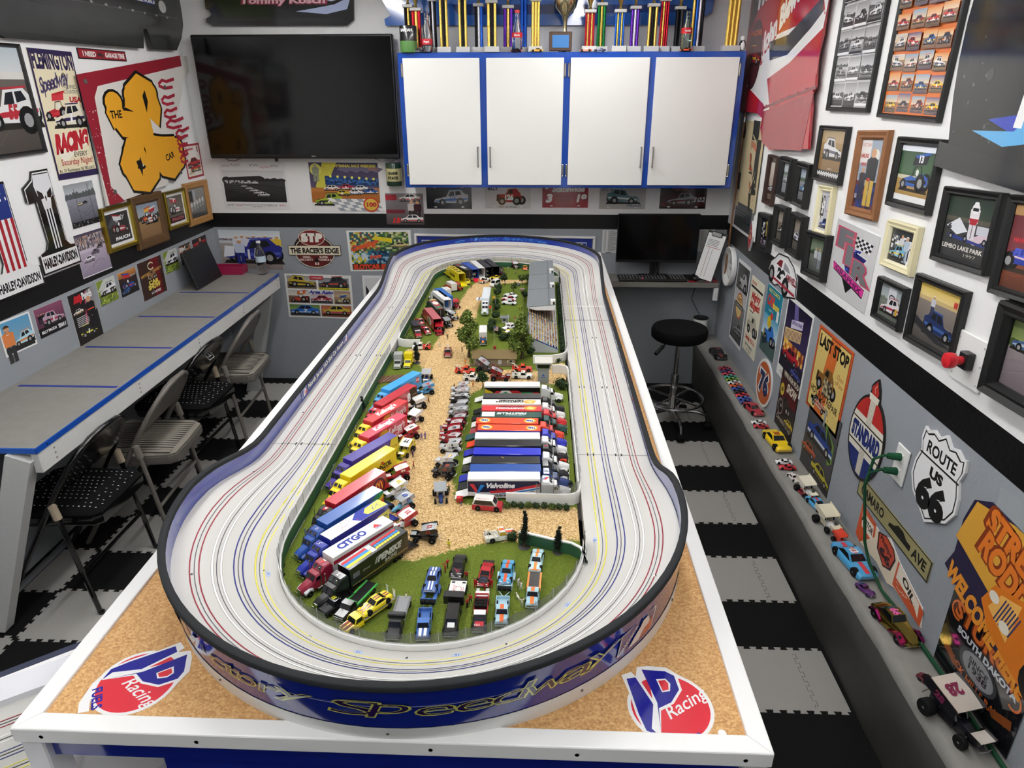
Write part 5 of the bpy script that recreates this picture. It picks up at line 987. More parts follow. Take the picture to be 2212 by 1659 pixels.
def pickup(x,y,hd,label,body='fff',L=.077,kind='bed',boom='f0ede0',stripe=None,bed=None,load=None,z=GZ,name='toy_truck',group='toy trucks parked on the infield',cabroof=None,flat=None,glass='15171b',stripe2=None,letter=None,lc='b33',W=.030,hood=None,mark=None):
 t=thing(name,label,'toy truck',(x,y,z),radians(hd),group);h=L/2;f=h-.0385
 S=lambda xx,hw,z0,z1:rect_sec(xx+f,hw,z0,z1,.28)
 m=MB('paint');m.loft([S(.0385,.0125,.0045,.0125),S(.036,.0142,.004,.0150),S(.017,.0148,.004,.0162),S(.014,.0148,.004,.0165),S(-.006,.0148,.004,.0165)],body)
 b=lambda xx,w_,zz:[(xx+f,-w_,zz),(xx+f,w_,zz)]
 (a0,a1),(b0,b1),(c0,c1),(d0,d1)=b(.0165,.0138,.0163),b(.0105,.0122,.0262),b(-.0035,.0122,.0266),b(-.0055,.0138,.0163)
 rc=cabroof or body;m.quad([b0,b1,c1,c0],rc)
 m.quad([a0,b0,c0,d0][::-1],body);m.quad([a1,b1,c1,d1],body);m.quad([a0,a1,b1,b0],body);m.quad([d1,d0,c0,c1],body);part('cab',t,m,40)
 m=MB('gloss')
 def ins(q,n,fct=.14):c=[sum(p[i]for p in q)/4 for i in range(3)];return[tuple(p[i]+(c[i]-p[i])*fct+n[i]*.0003 for i in range(3))for p in q]
 m.quad(ins([a0,a1,b1,b0],(1,0,1)),glass);m.quad(ins([d1,d0,c0,c1],(-1,0,1)),glass);m.quad(ins([a0,b0,c0,d0][::-1],(0,-1,0)),glass);m.quad(ins([a1,b1,c1,d1],(0,1,0)),glass);part('windows',t,m,0)
 bx=bed or body;x0,x1=-h,-.0065+f
 if kind in('bed','tow','service'):
  m=MB('paint');m.box(((x0+x1)/2,0,.0065),(x1-x0,.028,.004),bx)
  for sy in(-1,1):m.box(((x0+x1)/2,sy*.0138,.0105),(x1-x0,.0018,.012),bx,ch=.0005)
  m.box((x0+.001,0,.0105),(.0018,.028,.011),bx);m.box((x1-.0008,0,.0105),(.0014,.028,.012),bx);part('bed',t,m,30)
 if kind=='tow':
  m=MB('paint');m.tube([(x1-.006,-.006,.010),(x0+.008,-.0015,.030)],.0014,boom,n=6);m.tube([(x1-.006,.006,.010),(x0+.008,.0015,.030)],.0014,boom,n=6);m.tube([(x0+.010,0,.008),(x0+.008,0,.030)],.001,boom,n=6);m.tube([(x1-.006,-.006,.010),(x1-.006,.006,.010)],.001,boom,n=6);m.box((x0+.0045,0,.0305),(.011,.004,.0022),boom,ch=.0006);part('boom',t,m)
  m=MB('satin');m.tube([(x0+.001,0,.030),(x0-.001,0,.018),(x0+.002,0,.0155),(x0+.004,0,.018)],.0006,'3a3a3a',n=5);part('hook',t,m)
  m=MB('gloss');m.box((.001+f,0,.0275),(.003,.014,.0022),'e8a82c',ch=.0008);part('light_bar',t,m)
 if kind=='flat':
  fc=flat or body;xa=x0;m=MB('paint');m.box(((xa+x1)/2,0,.0125),(x1-xa,.031,.003),fc)
  for sy in(-1,1):m.box(((xa+x1)/2,sy*.0135,.0148),(x1-xa,.004,.0018),stripe2 or fc)
  m.box(((xa+x1)/2,0,.0142),(x1-xa-.001,.0225,.0006),load or '1d1d1e');m.box((x1-.001,0,.018),(.002,.029,.010),fc);part('flatbed',t,m,0)
 if kind=='box':
  m=MB('paint');m.box(((x0+x1)/2,0,.0275),(x1-x0,.034,.039),bx,ch=.0008);part('box_body',t,m,0)
  if letter:
   for sg in(1,-1):
    a=Art(x1-x0,.036,100,100);letter(a);a.build('livery',t,Matrix.Translation(((x0+x1)/2,sg*.0172,.0275))@Matrix.Rotation(pi if sg>0 else 0,4,'Z')@Matrix.Rotation(pi/2,4,'X'),panel=False)
 if stripe or mark or hood:
  a=Art(.022,.026,22,26)
  if hood:a.rect(0,0,22,26,hood)
  if stripe:(a.rect(0,9,22,8,stripe))if kind!='bed2' else None
  if mark:mark(a)
  a.build('markings',t,Matrix.Translation((.027+f,0,.0168))@Matrix.Rotation(radians(3.2),4,'Y'),panel=False)
  if stripe:m=MB('paint');m.box((.0035+f,0,.0266),(.013,.008,.0004),stripe);part('roof_stripe',t,m,0)
 m=MB('satin');m.box((.0388+f,0,.0065),(.0018,.027,.0028),'cfcfcf',ch=.0005);m.box((.0386+f,0,.0108),(.001,.022,.0035),'a9a9a9');part('bumper',t,m)
 for xx in(.0255+f,-h+.016):
  for sy in(-1,1):wheel(t,xx,sy*.0128,.0072,.006)
 return t
cr('ambulance','red and white toy ambulance van beside the parallel row',car3d,style='van',body='b5222e',roofc='f3f1ec',L=.079,W=.033,H=.0235,name='toy_ambulance',group='toy service vehicles',mark=lambda a:(a.rect(3,3,46,25,'f5f3ee'),a.text('AMBULANCE',26,6,4,'b5222e',w=34)))
for k,lab,b,kw in(('tow_low','white tow truck with orange hood stripe by the dark column tree','f2f0ea',dict(stripe='e0502a',boom='ece6cf',glass='c9a83a')),('tow_red1','orange-red tow truck with cream boom left of the house front','d9412a',dict(boom='efe9d6')),('tow_white1','white tow truck half behind the round tree','f1efe9',dict(boom='efe9d6',L=.07)),('tow_red2','orange-red tow truck beside the control tower','d8402a',dict(boom='efe9d6')),('tow_white2','white tow truck with red door print beside the control tower','f2f1ec',dict(boom='efe9d6')),('tow_white3','white and red tow truck at the gap in the left fence','f0efea',dict(boom='efe9d6',bed='d8402a')),('tow_r3','red tow truck with tall boom at the far bend','c9382a',dict(boom='d8402a')),('ft_w','red and white crane truck behind the far spectator bank','f0eee8',dict(boom='f0eee8',bed='b5222e',L=.09))):
 cr(k,lab,pickup,kind='tow',body=b,name='toy_tow_truck',group='toy tow trucks',**kw)
cr('towrace','dark red old-fashioned tow truck facing the camera on the gravel',pickup,kind='tow',body='7a1c22',L=.085,cabroof='8f8f8f',boom='e9e2d0',hood='c9a0a0',name='toy_tow_truck',group='toy tow trucks')if 'towrace' in CAR else None
x0,y0,x1,y1,hd,L=SPR['towrace'];pickup((x0+x1)/2,(y0+y1)/2,hd,'dark red wrecker with grey roof facing the camera on the gravel',kind='tow',body='8a1c24',L=.085,cabroof='9a9a9a',boom='f1ecdf',name='toy_tow_truck',group='toy tow trucks')
cr('silver','silver toy truck facing the camera by the wooden pallets',pickup,kind='box',body='b5b7b4',bed='a9aba9',L=.08)
cr('ytow','yellow tank-backed toy truck by the wooden pallets',pickup,kind='box',body='ecd81e',bed='ecd81e',L=.072)
cr('pickup_w','white pickup with orange hood on the far gravel crossing',pickup,kind='bed',body='f2efe6',hood='e0702c')
cr('yel_u','yellow car half hidden by the far gravel crossing trees',car3d,body='e8c92a',L=.07)
cr('van_w','white box trailer van behind the long white hauler',car3d,style='van',body='f0f0ee',roofc='f7f7f5',L=.07,H=.025,name='toy_van')
cr('rw1','white racing coupe nearest of three beside the hedge',car3d,style='rod',body='f1f1ef',num='1',numc='222')
cr('rw2','red and white racing coupe, middle of three beside the hedge',car3d,style='rod',body='f1f1ef',roofc='c12a3a',side='c12a3a')
cr('rw3','white racing coupe, farthest of three beside the hedge',car3d,style='rod',body='efefed',roofc='f5f5f3')
cr('stock_w','white stock car with red side stripe behind the ticket kiosk',car3d,body='f3f1ee',roofc='f7f6f4',num='7',numc='c33')
cr('stock_y','yellow stock car under the big tree beside the bleachers',car3d,body='ecd21e',num='5',numc='222')
x0,y0,x1,y1,hd,L=SPR['u_yel'];car3d((x0+x1)/2,(y0+y1)/2,hd,'yellow coupe on the ramp of the yellow open hauler',style='rod',body='e9d21c',L=.07)
cr('redp1','red truck with black box bed by the fence bush',pickup,kind='box',body='b3242f',bed='2a2224',L=.12,cabroof='f0e9e6')
cr('redp2','red and white pickup beside the black-bed red truck',pickup,kind='bed',body='b3242f',stripe='f0eeea',L=.09)
cr('redp3','red pickup behind the two red trucks',pickup,kind='bed',body='b0222d',stripe='e9e6e2')
for k,lab,b,kd,kw in(('fl_white','white ramp truck at the far bend','f2f2f0','flat',dict(flat='f2f2f0',load='e6e6e4',L=.12)),('fl_red','red ramp truck at the far bend','c9302a','flat',dict(flat='d8402f',load='c23a2c',L=.12)),('u_dark','black truck with red load at the far bend','1a1a1c','box',dict(bed='43201f',L=.09))):
 cr(k,lab,pickup,kind=kd,body=b,off=180,**kw)
cr('u_or','orange and yellow striped car at the far bend',car3d,body='e8672a',roofc='e8b02c',L=.07)
cr('blk','black low race car beside the white box truck',car3d,body='161617',L=.075)
x0,y0,x1,y1,hd,L=HA['U7'];pickup((x0+x1)/2,(y0+y1)/2,hd,'short white box truck with orange side panel by the left fence',kind='box',body='d8512c',bed='f2eee8',L=.11,letter=lambda a:(a.rect(0,0,100,60,'c9562f'),a.text('RACING',50,66,16,'c9562f',w=70)),group='box trucks')
x0,y0,x1,y1,hd,L=HA['U8'];pickup((x0+x1)/2,(y0+y1)/2,hd-18,'orange truck with white box and red lower band by the left fence',kind='box',body='e0502c',bed='f4f2ee',L=.10,letter=lambda a:(a.rect(0,0,100,34,'d8343a'),a.text('TEAM',50,50,22,'d8502c',w=60)),group='box trucks')
x0,y0,x1,y1,hd,L=HA['C2'];t=pickup((x0+x1)/2,(y0+y1)/2,hd+180,'white box truck with black cab and orange trim behind the house',kind='box',body='25282c',bed='f2f2f0',cabroof='2f3338',glass='2f568f',stripe='e0852a',L=.14,letter=lambda a:(a.rect(0,0,100,30,'22252a'),a.rect(0,30,100,9,'e08a2c')),group='box trucks')
cr('greenfb','green car hauler flatbed beside the striped black hauler',pickup,kind='flat',body='1d1d1e',flat='3f9a45',stripe2='45a84c',L=.12)
cr('blacktk','black race truck with yellow number 51 on its roof by the near fence',pickup,kind='bed',body='1a1a1b',L=.078,mark=lambda a:a.rect(1,1,20,24,'222224'))
a=Art(.012,.014,100,100);a.text('51',50,20,60,'e6dc3a',w=84,bold=.06);x0,y0,x1,y1,hd,L=CAR['blacktk']
a.build('roof_number',bpy.data.objects[[o.name for o in bpy.data.objects if o.get('label','').startswith('black race truck')][0]],Matrix.Translation((.0038,0,.0268))@Matrix.Rotation(-pi/2,4,'Z'),panel=False)
def two(c):return lambda a:(a.rect(0,5,22,6,c),a.rect(0,15,22,6,c))
x0,y0,x1,y1,hd,L=CAR['yramp'];yt=pickup((x0+x1)/2,(y0+y1)/2,hd,'yellow ramp truck with maroon hood stripes by the near fence',kind='flat',body='f0d71f',flat='e8d021',stripe2='9a9a96',load='a9a9a6',L=.128,mark=two('8a2a1f'))
for sy in(-1,1):
 m=MB('satin');[m.box((-.066,sy*.011,.016+.004*k),(.001,.007,.0012),'d8d8d6')for k in range(6)];[m.box((-.066,sy*.011+q*.0035,.026),(.0012,.0008,.024),'d8d8d6')for q in(-1,1)];part('ramp_ladder',yt,m,0)
car3d((x0+x1)/2-.022*cos(radians(hd)),(y0+y1)/2-.022*sin(radians(hd)),hd,'yellow muscle car with maroon stripes riding on the yellow ramp truck',body='f2da22',stripe='8a2a1f',stripes2=True,z=GZ+.0152,group='cars on the near grass')
x0,y0,x1,y1,hd,L=CAR['blkramp'];t=pickup((x0+x1)/2,(y0+y1)/2,hd,'black truck with grey tilted bed by the near fence',kind='flat',body='232426',flat='7c7e80',load='8a8c8e',stripe2='6a6c6e',L=.118);m=MB('paint');m.box((.014,0,.028),(.012,.036,.012),'1c1d1f',ch=.002);part('bed_header',t,m)
cr('bpick','blue pickup with white stripes, second from the black grey-bed truck',pickup,kind='bed',body='3f67ab',cabroof='4a74ba',L=.083,mark=two('eef0f2'))
def trailer_rig(key,label,col,off=0):
 x0,y0,x1,y1,hd,L=CAR[key];t=thing('car_trailer',label,'toy trailer',((x0+x1)/2,(y0+y1)/2,GZ),radians(hd+off),'car trailers on the near grass');L=max(.075,min(.085,L));m=MB('paint')
 for sy in(-1,1):m.box((-.005,sy*.0125,.0115),(L*.82,.008,.0022),col);m.tube([(L*.36,sy*.014,.011),(L*.62,0,.011)],.001,col,n=5)
 for xx in(-L*.4,-.01,L*.34):m.box((xx,0,.0108),(.0025,.028,.0018),col)
 m.tube([(L*.34,-.012,.011),(L*.1,0,.011),(L*.34,.012,.011)],.0008,col,n=4);part('frame',t,m,0)
 m=MB('paint');m.box((L*.3,0,.0165),(.0015,.034,.009),col);part('tyre_rack',t,m,0)
 for k in(-1,0,1):
  wm_=wheel(t,L*.3+.006,k*.0105,.0055,.009,'2a2a2a',name='spare_tyre');wm_.location.z=.017
 for sy in(-1,1):
  m=MB('paint');m.loft([[(-.018+.0+.012*cos(q)-.004,sy*.0155,.007+.008*sin(q)),(-.018+.012*cos(q)-.004,sy*.0205,.007+.008*sin(q))]for q in[pi*i/8 for i in range(9)]],col,cap=False,closed=False);part('fender',t,m);wheel(t,-.022,sy*.0178,.0062,.005)
 return t
trailer_rig('btrail','blue open car trailer hitched behind the blue pickup','3f67ab')
cr('bcar','blue muscle car with white stripes on the blue trailer',car3d,body='3f62a8',stripe='eef0f4',stripes2=True,dz=.013,group='cars on the near grass')
cr('kpick','black off-road vehicle with a white hood patch, towing the black lidded trailer',car3d,style='wagon',body='1a1a1b',L=.086,mark=lambda a:a.rect(52,8,9,15,'eeeeee'),group='cars on the near grass')
x0,y0,x1,y1,hd,L=CAR['ktrail'];t=thing('car_trailer','black trailer with white printed deck and louvred front box','toy trailer',((x0+x1)/2,(y0+y1)/2,GZ),radians(hd),'car trailers on the near grass')
m=MB('paint');m.box((-.008,0,.0105),(.07,.034,.003),'1c1c1d');part('frame',t,m,0);m=MB('paint');m.box((.031,0,.021),(.018,.044,.022),'19191a',ch=.001);[m.box((.0315,0,.0325-k*.0001),(.018-.004*k,.042,.0006),'2a2a2b')for k in range(3)];part('front_box',t,m,0)
a=Art(.052,.036,100,70);a.rect(0,0,100,70,'ecebe8');[a.rect(0,10*k,100,.7,'b5b3b0')for k in range(1,7)];a.ring(52,36,16,18,2,'c23a5a');a.line([(30,14),(40,30),(60,24),(74,40)],2,'c23a5a');a.line([(40,58),(52,64),(66,56)],2,'c23a5a');a.rect(6,6,10,14,'1c1c1d');a.rect(6,52,10,14,'1c1c1d');a.build('printed_deck',t,Matrix.Translation((-.008,0,.0125)),th=.0004)
for xx in(-.02,-.006):
 for sy in(-1,1):wheel(t,xx,sy*.0185,.0062,.005)
cr('kcar','black coupe with red scrawl on its hood behind the printed trailer',car3d,body='161617',mark=lambda a:[a.line([(52+3*k,8+2*k),(58+2*k,16),(54+4*k,22)],.9,'b3304a')for k in range(4)],group='cars on the near grass')
t=cr('rtruck','red and white truck with a bed full of stacked black tyres',pickup,kind='bed',body='2a2a2c',bed='b3202e',cabroof='f0efec',L=.105,mark=lambda a:(a.rect(4,4,14,18,'b3202e'),a.text('COLA',11,9,6,'f3e9e6',w=12,rot=-90)))
m=MB('paint');m.box((-.055,0,.0115),(.016,.03,.002),'f2f0ee');[m.box((-.069,sy*.0105,.0085),(.014,.007,.001),'c9c9c9')for sy in(-1,1)];part('ramp',t,m,0)
for i in range(3):
 for j in range(4):
  w_=wheel(t,-.008-.0085*i-.002,-.0105+.007*j,.0042,.0064,'2a2a2a',name='spare_tyre');w_.location.z=.0185
t=cr('rcar','red coupe with open hood and blue engine behind the tyre truck',car3d,body='b81f2a',hood='1c1416',mark=lambda a:a.ell(64,15.5,6,6,'2f5fb0'),spoiler='1c1416',group='cars on the near grass')
cr('lpick','pale blue pickup with orange stripe and a tyre in its bed',pickup,kind='bed',body='a9ccda',stripe='e0672c',L=.08)
trailer_rig('ltrail','pale blue open car trailer hitched behind the pale blue pickup','b9d8e4')
cr('lcar','blue race car with orange stripe on the pale blue trailer',car3d,body='4a9cc9',stripe='e0562a',dz=.013,group='cars on the near grass')
cr('oramp','pale blue ramp truck with orange-edged black bed at the end of the near row',pickup,kind='flat',body='a9d0de',flat='e0812c',stripe2='e6862e',load='2a2624',stripe='e0762c',L=.105)
cr('ocar','pale blue coupe with orange stripe behind the orange-edged ramp truck',car3d,body='bfe0ea',stripe='e6862e',group='cars on the near grass',mark=lambda a:a.rect(74,4,2.5,23,'e0762c'))
# ================================================================ scenery inside the oval
def P2(k):return PT[k]
LEAFC={'green':['5d6f30','6f8239','4a5a26','83944c'],'dark':['34462c','405434','26351f','4c5f3a'],'black':['1d251c','262f24','161c16','2f382c'],'bush':['52642e','647638','414f26','77864a']}
def flakes(m,rnd,blobs,n,size,cols):
 C=cols;tot=sum(b[3]**2 for b in blobs)
 for bx,by,bz,br in blobs:
  for _ in range(int(n*br*br/tot)):
   u,v=rnd.uniform(-1,1),rnd.uniform(0,2*pi);q=sqrt(1-u*u);rr=br*(.62+.42*rnd.random())
   d=Vector((q*cos(v),q*sin(v),u));c=Vector((bx,by,bz))+d*rr;s_=size*rnd.uniform(.6,1.4)
   a=(d+Vector((rnd.uniform(-.7,.7),rnd.uniform(-.7,.7),rnd.uniform(-.7,.7)))).normalized();e=a.orthogonal().normalized();f=a.cross(e)
   g=rnd.uniform(0,6.28);e,f=e*cos(g)+f*sin(g),f*cos(g)-e*sin(g)
   m.quad([tuple(c+e*s_),tuple(c+f*s_*.8),tuple(c-e*s_),tuple(c-f*s_*.8)],rnd.choice(C))
_TM={}
def tree(key,h,w,kind,label,shape='round',grp='model trees and bushes',name='model_tree',rz=0):
 x,y=P2(key);t=thing(name,label,'model tree' if name=='model_tree' else 'bush',(x,y,GZ),rz,grp)
 k=(round(h,3),round(w,3),kind,shape)
 if k not in _TM:
  rnd=random.Random(str(k));m=MB('leaf');b=[]
  if shape=='round':
   for i in range(9):g=rnd.uniform(0,6.28);r=w*.32*rnd.random();b.append((r*cos(g),r*sin(g),h*rnd.uniform(.5,.86),w*rnd.uniform(.22,.34)))
  elif shape=='tall':
   for i in range(16):u=i/15;g=rnd.uniform(0,6.28);r=w*(.36-.26*u)*rnd.uniform(.5,1);b.append((r*cos(g),r*sin(g),h*(.28+.66*u),w*(.26-.13*u)*rnd.uniform(.8,1.2)))
  elif shape=='column':
   for i in range(9):u=i/8;b.append((rnd.uniform(-.1,.1)*w,rnd.uniform(-.1,.1)*w,h*(.24+.7*u),w*(.42-.2*u)*rnd.uniform(.8,1.15)))
  else:
   for i in range(6):g=rnd.uniform(0,6.28);r=w*.25*rnd.random();b.append((r*cos(g),r*sin(g),h*rnd.uniform(.4,.62),w*rnd.uniform(.25,.36)))
  flakes(m,rnd,b,2600 if h>.12 else 1100 if h>.1 else 700 if h>.05 else 420,w*(.035 if h>.1 else.06),LEAFC[kind])
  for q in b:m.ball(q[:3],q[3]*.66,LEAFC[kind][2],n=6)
  fm_=m.mesh('foliage',0);tm=None
  if shape!='bush':
   m=MB('wood');r0=max(.0012,w*.045 if shape!='column' else w*.07);m.tube([(0,0,0),(.002,0,h*.2),(-.001,.001,h*.45),(0,0,h*.8)],[r0*1.5,r0,r0*.8,r0*.25],'4a3d2c',n=7)
   for q in b[:6]:m.tube([(0,0,h*.3),(q[0]*.6,q[1]*.6,q[2]*.85),q[:3]],[r0*.5,r0*.35,r0*.15],'4a3d2c',n=5)
   if kind=='black':m.lathe([(w*.45,0),(w*.42,.001),(.001,.0015)],'2a2a26',12)
   tm=m.mesh('trunk',60)
  _TM[k]=(fm_,tm)
 for nm,me in zip(('foliage','trunk'),_TM[k]):
  if me:o=bpy.data.objects.new(nm,me);COL.objects.link(o);o.parent=t
 return t
tree('tree1',.205,.112,'green','tallest leafy model tree, left of the brown-roofed house','tall')
tree('tree2',.19,.118,'green','big leafy model tree between the brown-roofed house and the grandstand','tall')
tree('t_front',.072,.046,'dark','round dark model tree in front of the house beside the white tow truck')
tree('t_c1',.064,.046,'dark','dark round model tree beside the white box trailer van')
tree('t_c2',.058,.036,'bush','small light model tree standing alone on the central grass')
tree('t_c3',.06,.044,'bush','leafy model tree near the far bleacher roof, by the grey rock')
tree('t_c4',.05,.044,'dark','dark model tree against the middle of the grandstand back')
tree('t_c5',.06,.036,'bush','leafy model tree touching the far end of the grandstand')
tree('t_dark',.086,.034,'black','narrow dark model tree beside the tow truck at the fence gap','column')
tree('cyp1',.106,.034,'black','taller dark column tree at the end of the near curved kerb','column')
tree('cyp2',.074,.028,'black','shorter dark column tree beside the near curved kerb','column')
tree('cyp_l',.052,.022,'black','dark column tree leaning on the left fence by the red number 8 hauler','column')
for k,h,w_,kd,lab in(('b_l1',.05,.056,'bush','leafy bush behind the left fence beside the red trucks'),('b_l2',.034,.05,'dark','dark bush beside the fence, above the silver truck'),('b_l3',.036,.05,'dark','dark bush above the yellow tank truck'),('b_r1',.044,.046,'dark','dark bush at the foot of the grandstand steps'),('b_r2',.04,.06,'dark','dark bush between the control tower and the fence'),('b_r3',.014,.04,'dark','low dark bush on the gravel beyond the tower'),('b_v',.03,.034,'black','black bush beside the nearest white cab in the kerb corner'),('hb9',.02,.036,'dark','low bush behind the white tow truck at the near kerb')):
 tree(k,h,w_,kd,lab,'bush',name='model_bush')
for i in range(1,11):tree('h%d'%i,.036+.008*(i%3),.05,'dark','dark green bush in the hedge row beside the long white hauler','bush','hedge bushes along the central lane','model_bush',i*1.3)
for i in range(9):tree('hb%d'%i,.013+.003*(i%2),.026,'dark' if i%3 else 'bush','low bush along the white kerb below the swoosh-sided hauler','bush','low bushes along the white kerb','model_bush',i*2.1)
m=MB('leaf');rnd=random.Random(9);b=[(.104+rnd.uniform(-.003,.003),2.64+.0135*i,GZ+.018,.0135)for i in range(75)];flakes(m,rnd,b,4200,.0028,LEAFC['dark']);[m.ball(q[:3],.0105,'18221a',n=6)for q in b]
tag(m.obj('hedge',None,smooth=0),'long dark green hedge between the grandstand and the front straight fence','hedge')
def skin_body(pose):
 J={'hip':(0,0,.88),'chest':(0,0,1.25),'neck':(0,0,1.47),'head':(0,.01,1.60),'top':(0,.0,1.76)}
 for s_,n in((-1,'L'),(1,'R')):
  st=pose.get('step',0)*s_
  J['h'+n]=(s_*.1,0,.86);J['k'+n]=(s_*.11,st*.6+.02,.47);J['a'+n]=(s_*.12,st,.07);J['t'+n]=(s_*.13,st+.16,.03)
  J['s'+n]=(s_*.2,0,1.40);e,w_=pose['arm'+n];J['e'+n]=(s_*.2+s_*e[0],e[1],1.40+e[2]);J['w'+n]=(J['e'+n][0]+s_*w_[0],J['e'+n][1]+w_[1],J['e'+n][2]+w_[2])
 R=dict(hip=.15,chest=.165,neck=.06,head=.105,top=.085,hL=.1,hR=.1,kL=.07,kR=.07,aL=.05,aR=.05,tL=.045,tR=.045,sL=.08,sR=.08,eL=.05,eR=.05,wL=.04,wR=.04)
 E=[('hip','chest'),('chest','neck'),('neck','head'),('head','top')]+[p for n in 'LR' for p in(('hip','h'+n),('h'+n,'k'+n),('k'+n,'a'+n),('a'+n,'t'+n),('chest','s'+n),('s'+n,'e'+n),('e'+n,'w'+n))]
 ks=list(J);me=bpy.data.meshes.new('body');me.from_pydata([J[k]for k in ks],[(ks.index(a),ks.index(b_))for a,b_ in E],[])
 o=bpy.data.objects.new('body',me);COL.objects.link(o);sk=o.modifiers.new('skin','SKIN');sk.use_smooth_shade=True
 for i,k in enumerate(ks):v=me.skin_vertices[0].data[i];v.radius=(R[k],R[k]*(.75 if k in('chest','hip')else 1));v.use_root=(k=='hip')
 su=o.modifiers.new('sub','SUBSURF');su.levels=1;su.render_levels=1
 bpy.context.view_layer.update();ev=o.evaluated_get(bpy.context.evaluated_depsgraph_get());mm=ev.to_mesh()
 d=([tuple(v.co)for v in mm.vertices],[tuple(p.vertices)for p in mm.polygons]);ev.to_mesh_clear();bpy.data.objects.remove(o);return d
POSES=[skin_body(dict(armL=((.04,.02,-.28),(.0,.1,-.24)),armR=((.04,.02,-.28),(.0,.1,-.24)))),skin_body(dict(step=.16,armL=((.05,.1,-.26),(-.02,.2,-.1)),armR=((.06,-.08,-.27),(.02,.06,-.24)))),skin_body(dict(armL=((.16,.06,-.2),(-.12,.12,-.16)),armR=((.1,.2,-.12),(.0,.24,.08))))]
FIG_N=[0]
def figure(key,label,shirt,pants,rz=0,hair='2a2018',pose=None,sc=1.0,skin='c99873',xy=None,z=GZ):
 x,y=xy or P2(key);p=FIG_N[0]%3 if pose is None else pose;FIG_N[0]+=1;s_=sc/64;V,F=POSES[p];m=MB('matte')
 cols=[]
 for f in F:
  c=[sum(V[i][k]for i in f)/len(f)for k in range(3)]
  cols.append(lin(hair if c[2]>1.69 or(c[2]>1.58 and c[1]<-.03)else skin if c[2]>1.45 else(skin if abs(c[0])>.27 and c[2]<1.0 else shirt)if c[2]>.9 or abs(c[0])>.24 else '1a1a1a' if c[2]<.1 else pants))
 m.add([tuple(q*s_ for q in v)for v in V],F,None,None,cols)
 o=m.obj('toy_figure',None,Matrix.Translation((x,y,z))@Matrix.Rotation(rz,4,'Z'),smooth=80);tag(o,label,'figurine','tiny painted people around the toy vehicles');return o
for a in[('fig_yellow','tiny man in yellow shirt and tan trousers on the near grass','e8dc2c','b8a23a',0),('fig_r1','tiny person in red standing near the black coupe, the taller of two','b5202a','1e1e22',1),('fig_r2','tiny person in red in front of the other red one near the black coupe','b5202a','a5202a',2),('fig_k1','tiny person in red beside the black coupe bumper','a8202a','1c1c20',3),('fig_rc1','tiny mechanic in red left of the open-hood red coupe','b01c26','b01c26',0),('fig_rc2','tiny mechanic in red at the nose of the open-hood red coupe','b01c26','b01c26',1.5),('fig_rc3','tiny mechanic in red right of the open-hood red coupe','b01c26','b01c26',3),('fig_rt1','tiny man in red shirt and dark trousers by the tyre truck ramp','c02a30','26262c',0),('fig_rt2','tiny man in red beside the louvred trailer box','b8262e','1e1e24',1),('fig_w1','tiny mechanic in white beside the pale blue trailer, farther one','e9e6e2','e9e6e2',1),('fig_w2','tiny mechanic in white by the pale blue trailer, nearer one','ecE9e6','e6e3e0',2),('fig_w3','tiny man in beige coat beside the orange-edged ramp truck','d9cfc2','b8b0a8',0),('fig_gr','tiny pale figure behind the tilted grey truck bed','e9e6dc','4a3a2c',2),('fig_red1','tiny man in red and blue beside the red crate','c22a30','3f5f9a',1),('fig_p1','tiny man in purple shirt on the gravel, first of two','7a6aa8','6a5a90',0),('fig_p2','tiny man in purple shirt on the gravel edge, second of two','8a6ab0','6a5a88',1),('fig_b1','tiny tan figure standing by the grass edge near the maroon sprint car','8a4a2a','6a3a22',2),('fig_y2','tiny man in yellow shirt by the number 77 car','e6d83a','c9b93a',0),('fig_p3','tiny figure in dark purple near the rear of the number 77 car','5a3f6a','4a3560',1),('fig_r3','tiny figure in red by the number 94 car','a8382a','5a3f2c',2),('fig_pl','tiny man in lilac shirt left of the ramp line cars','8f86b8','6a6390',0),('fig_t1','tiny brown figure at the top of the ramp line','7a5a3a','5a4430',1),('fig_o1','tiny man in orange by the round dark tree','d8802a','b5652a',2),('fig_g12','tiny olive figure beside the blue sprint car facing the camera','6a6a48','4f5038',0),('fig_u1','tiny brown figure on the gravel near the orange race car','7a4a2a','5a3a24',1),('fig_u2','tiny brown figure between the blue-roofed hauler and the gravel','8a5a34','6a4428',2),('fig_u3','tiny man in yellow behind the tall white hauler sprint car','e0cf3a','b8a83a',0),('fig_u4','tiny figure in brown by the black car near the maroon hauler','6a3a2a','4a2a22',1),('fig_u5','tiny man in white on the gravel beside the wrecker','ecece6','d8d8d0',2),('fig_u6','tiny dark figure on the gravel behind the wrecker','4a3a2a','2f2620',0),('fig_u7','tiny figure in tan near the tallest tree trunk','c98a6a','8a5a44',1),('fig_u8','tiny man in yellow near the yellow coupe on the far gravel','d8c43a','b0a03a',2),('fig_h1','tiny figure in orange at the left corner of the house','d88a2a','8a5a2a',0),('fig_h2','tiny figure in cream at the right corner of the house','e6dca8','c9b98a',1),('fig_h3','tiny figure in orange beneath the round dark tree','d8702a','9a5a2a',2),('fig_c1','tiny person in red and white on the grass by the kiosk','c2404a','d8d0c8',0),('fig_c2','tiny man in yellow on the central grass, left one','d8cc3a','8a8a3a',1),('fig_c3','tiny person in green on the central grass, right one','9ab03a','6a6a34',2),('fig_c4','tiny figure in orange near the alone light tree','d8602a','8a4a2a',0),('fig_c5','tiny figure in white on the far grass','e6e6dc','b8b8a8',1),('fig_c6','tiny grey figure on the far grass near the tree row','8a8a84','5a5a58',2),('fig_l1','tiny figure in yellow under the bush by the left fence','e8dc2c','b8a82c',0)]:figure(*a)
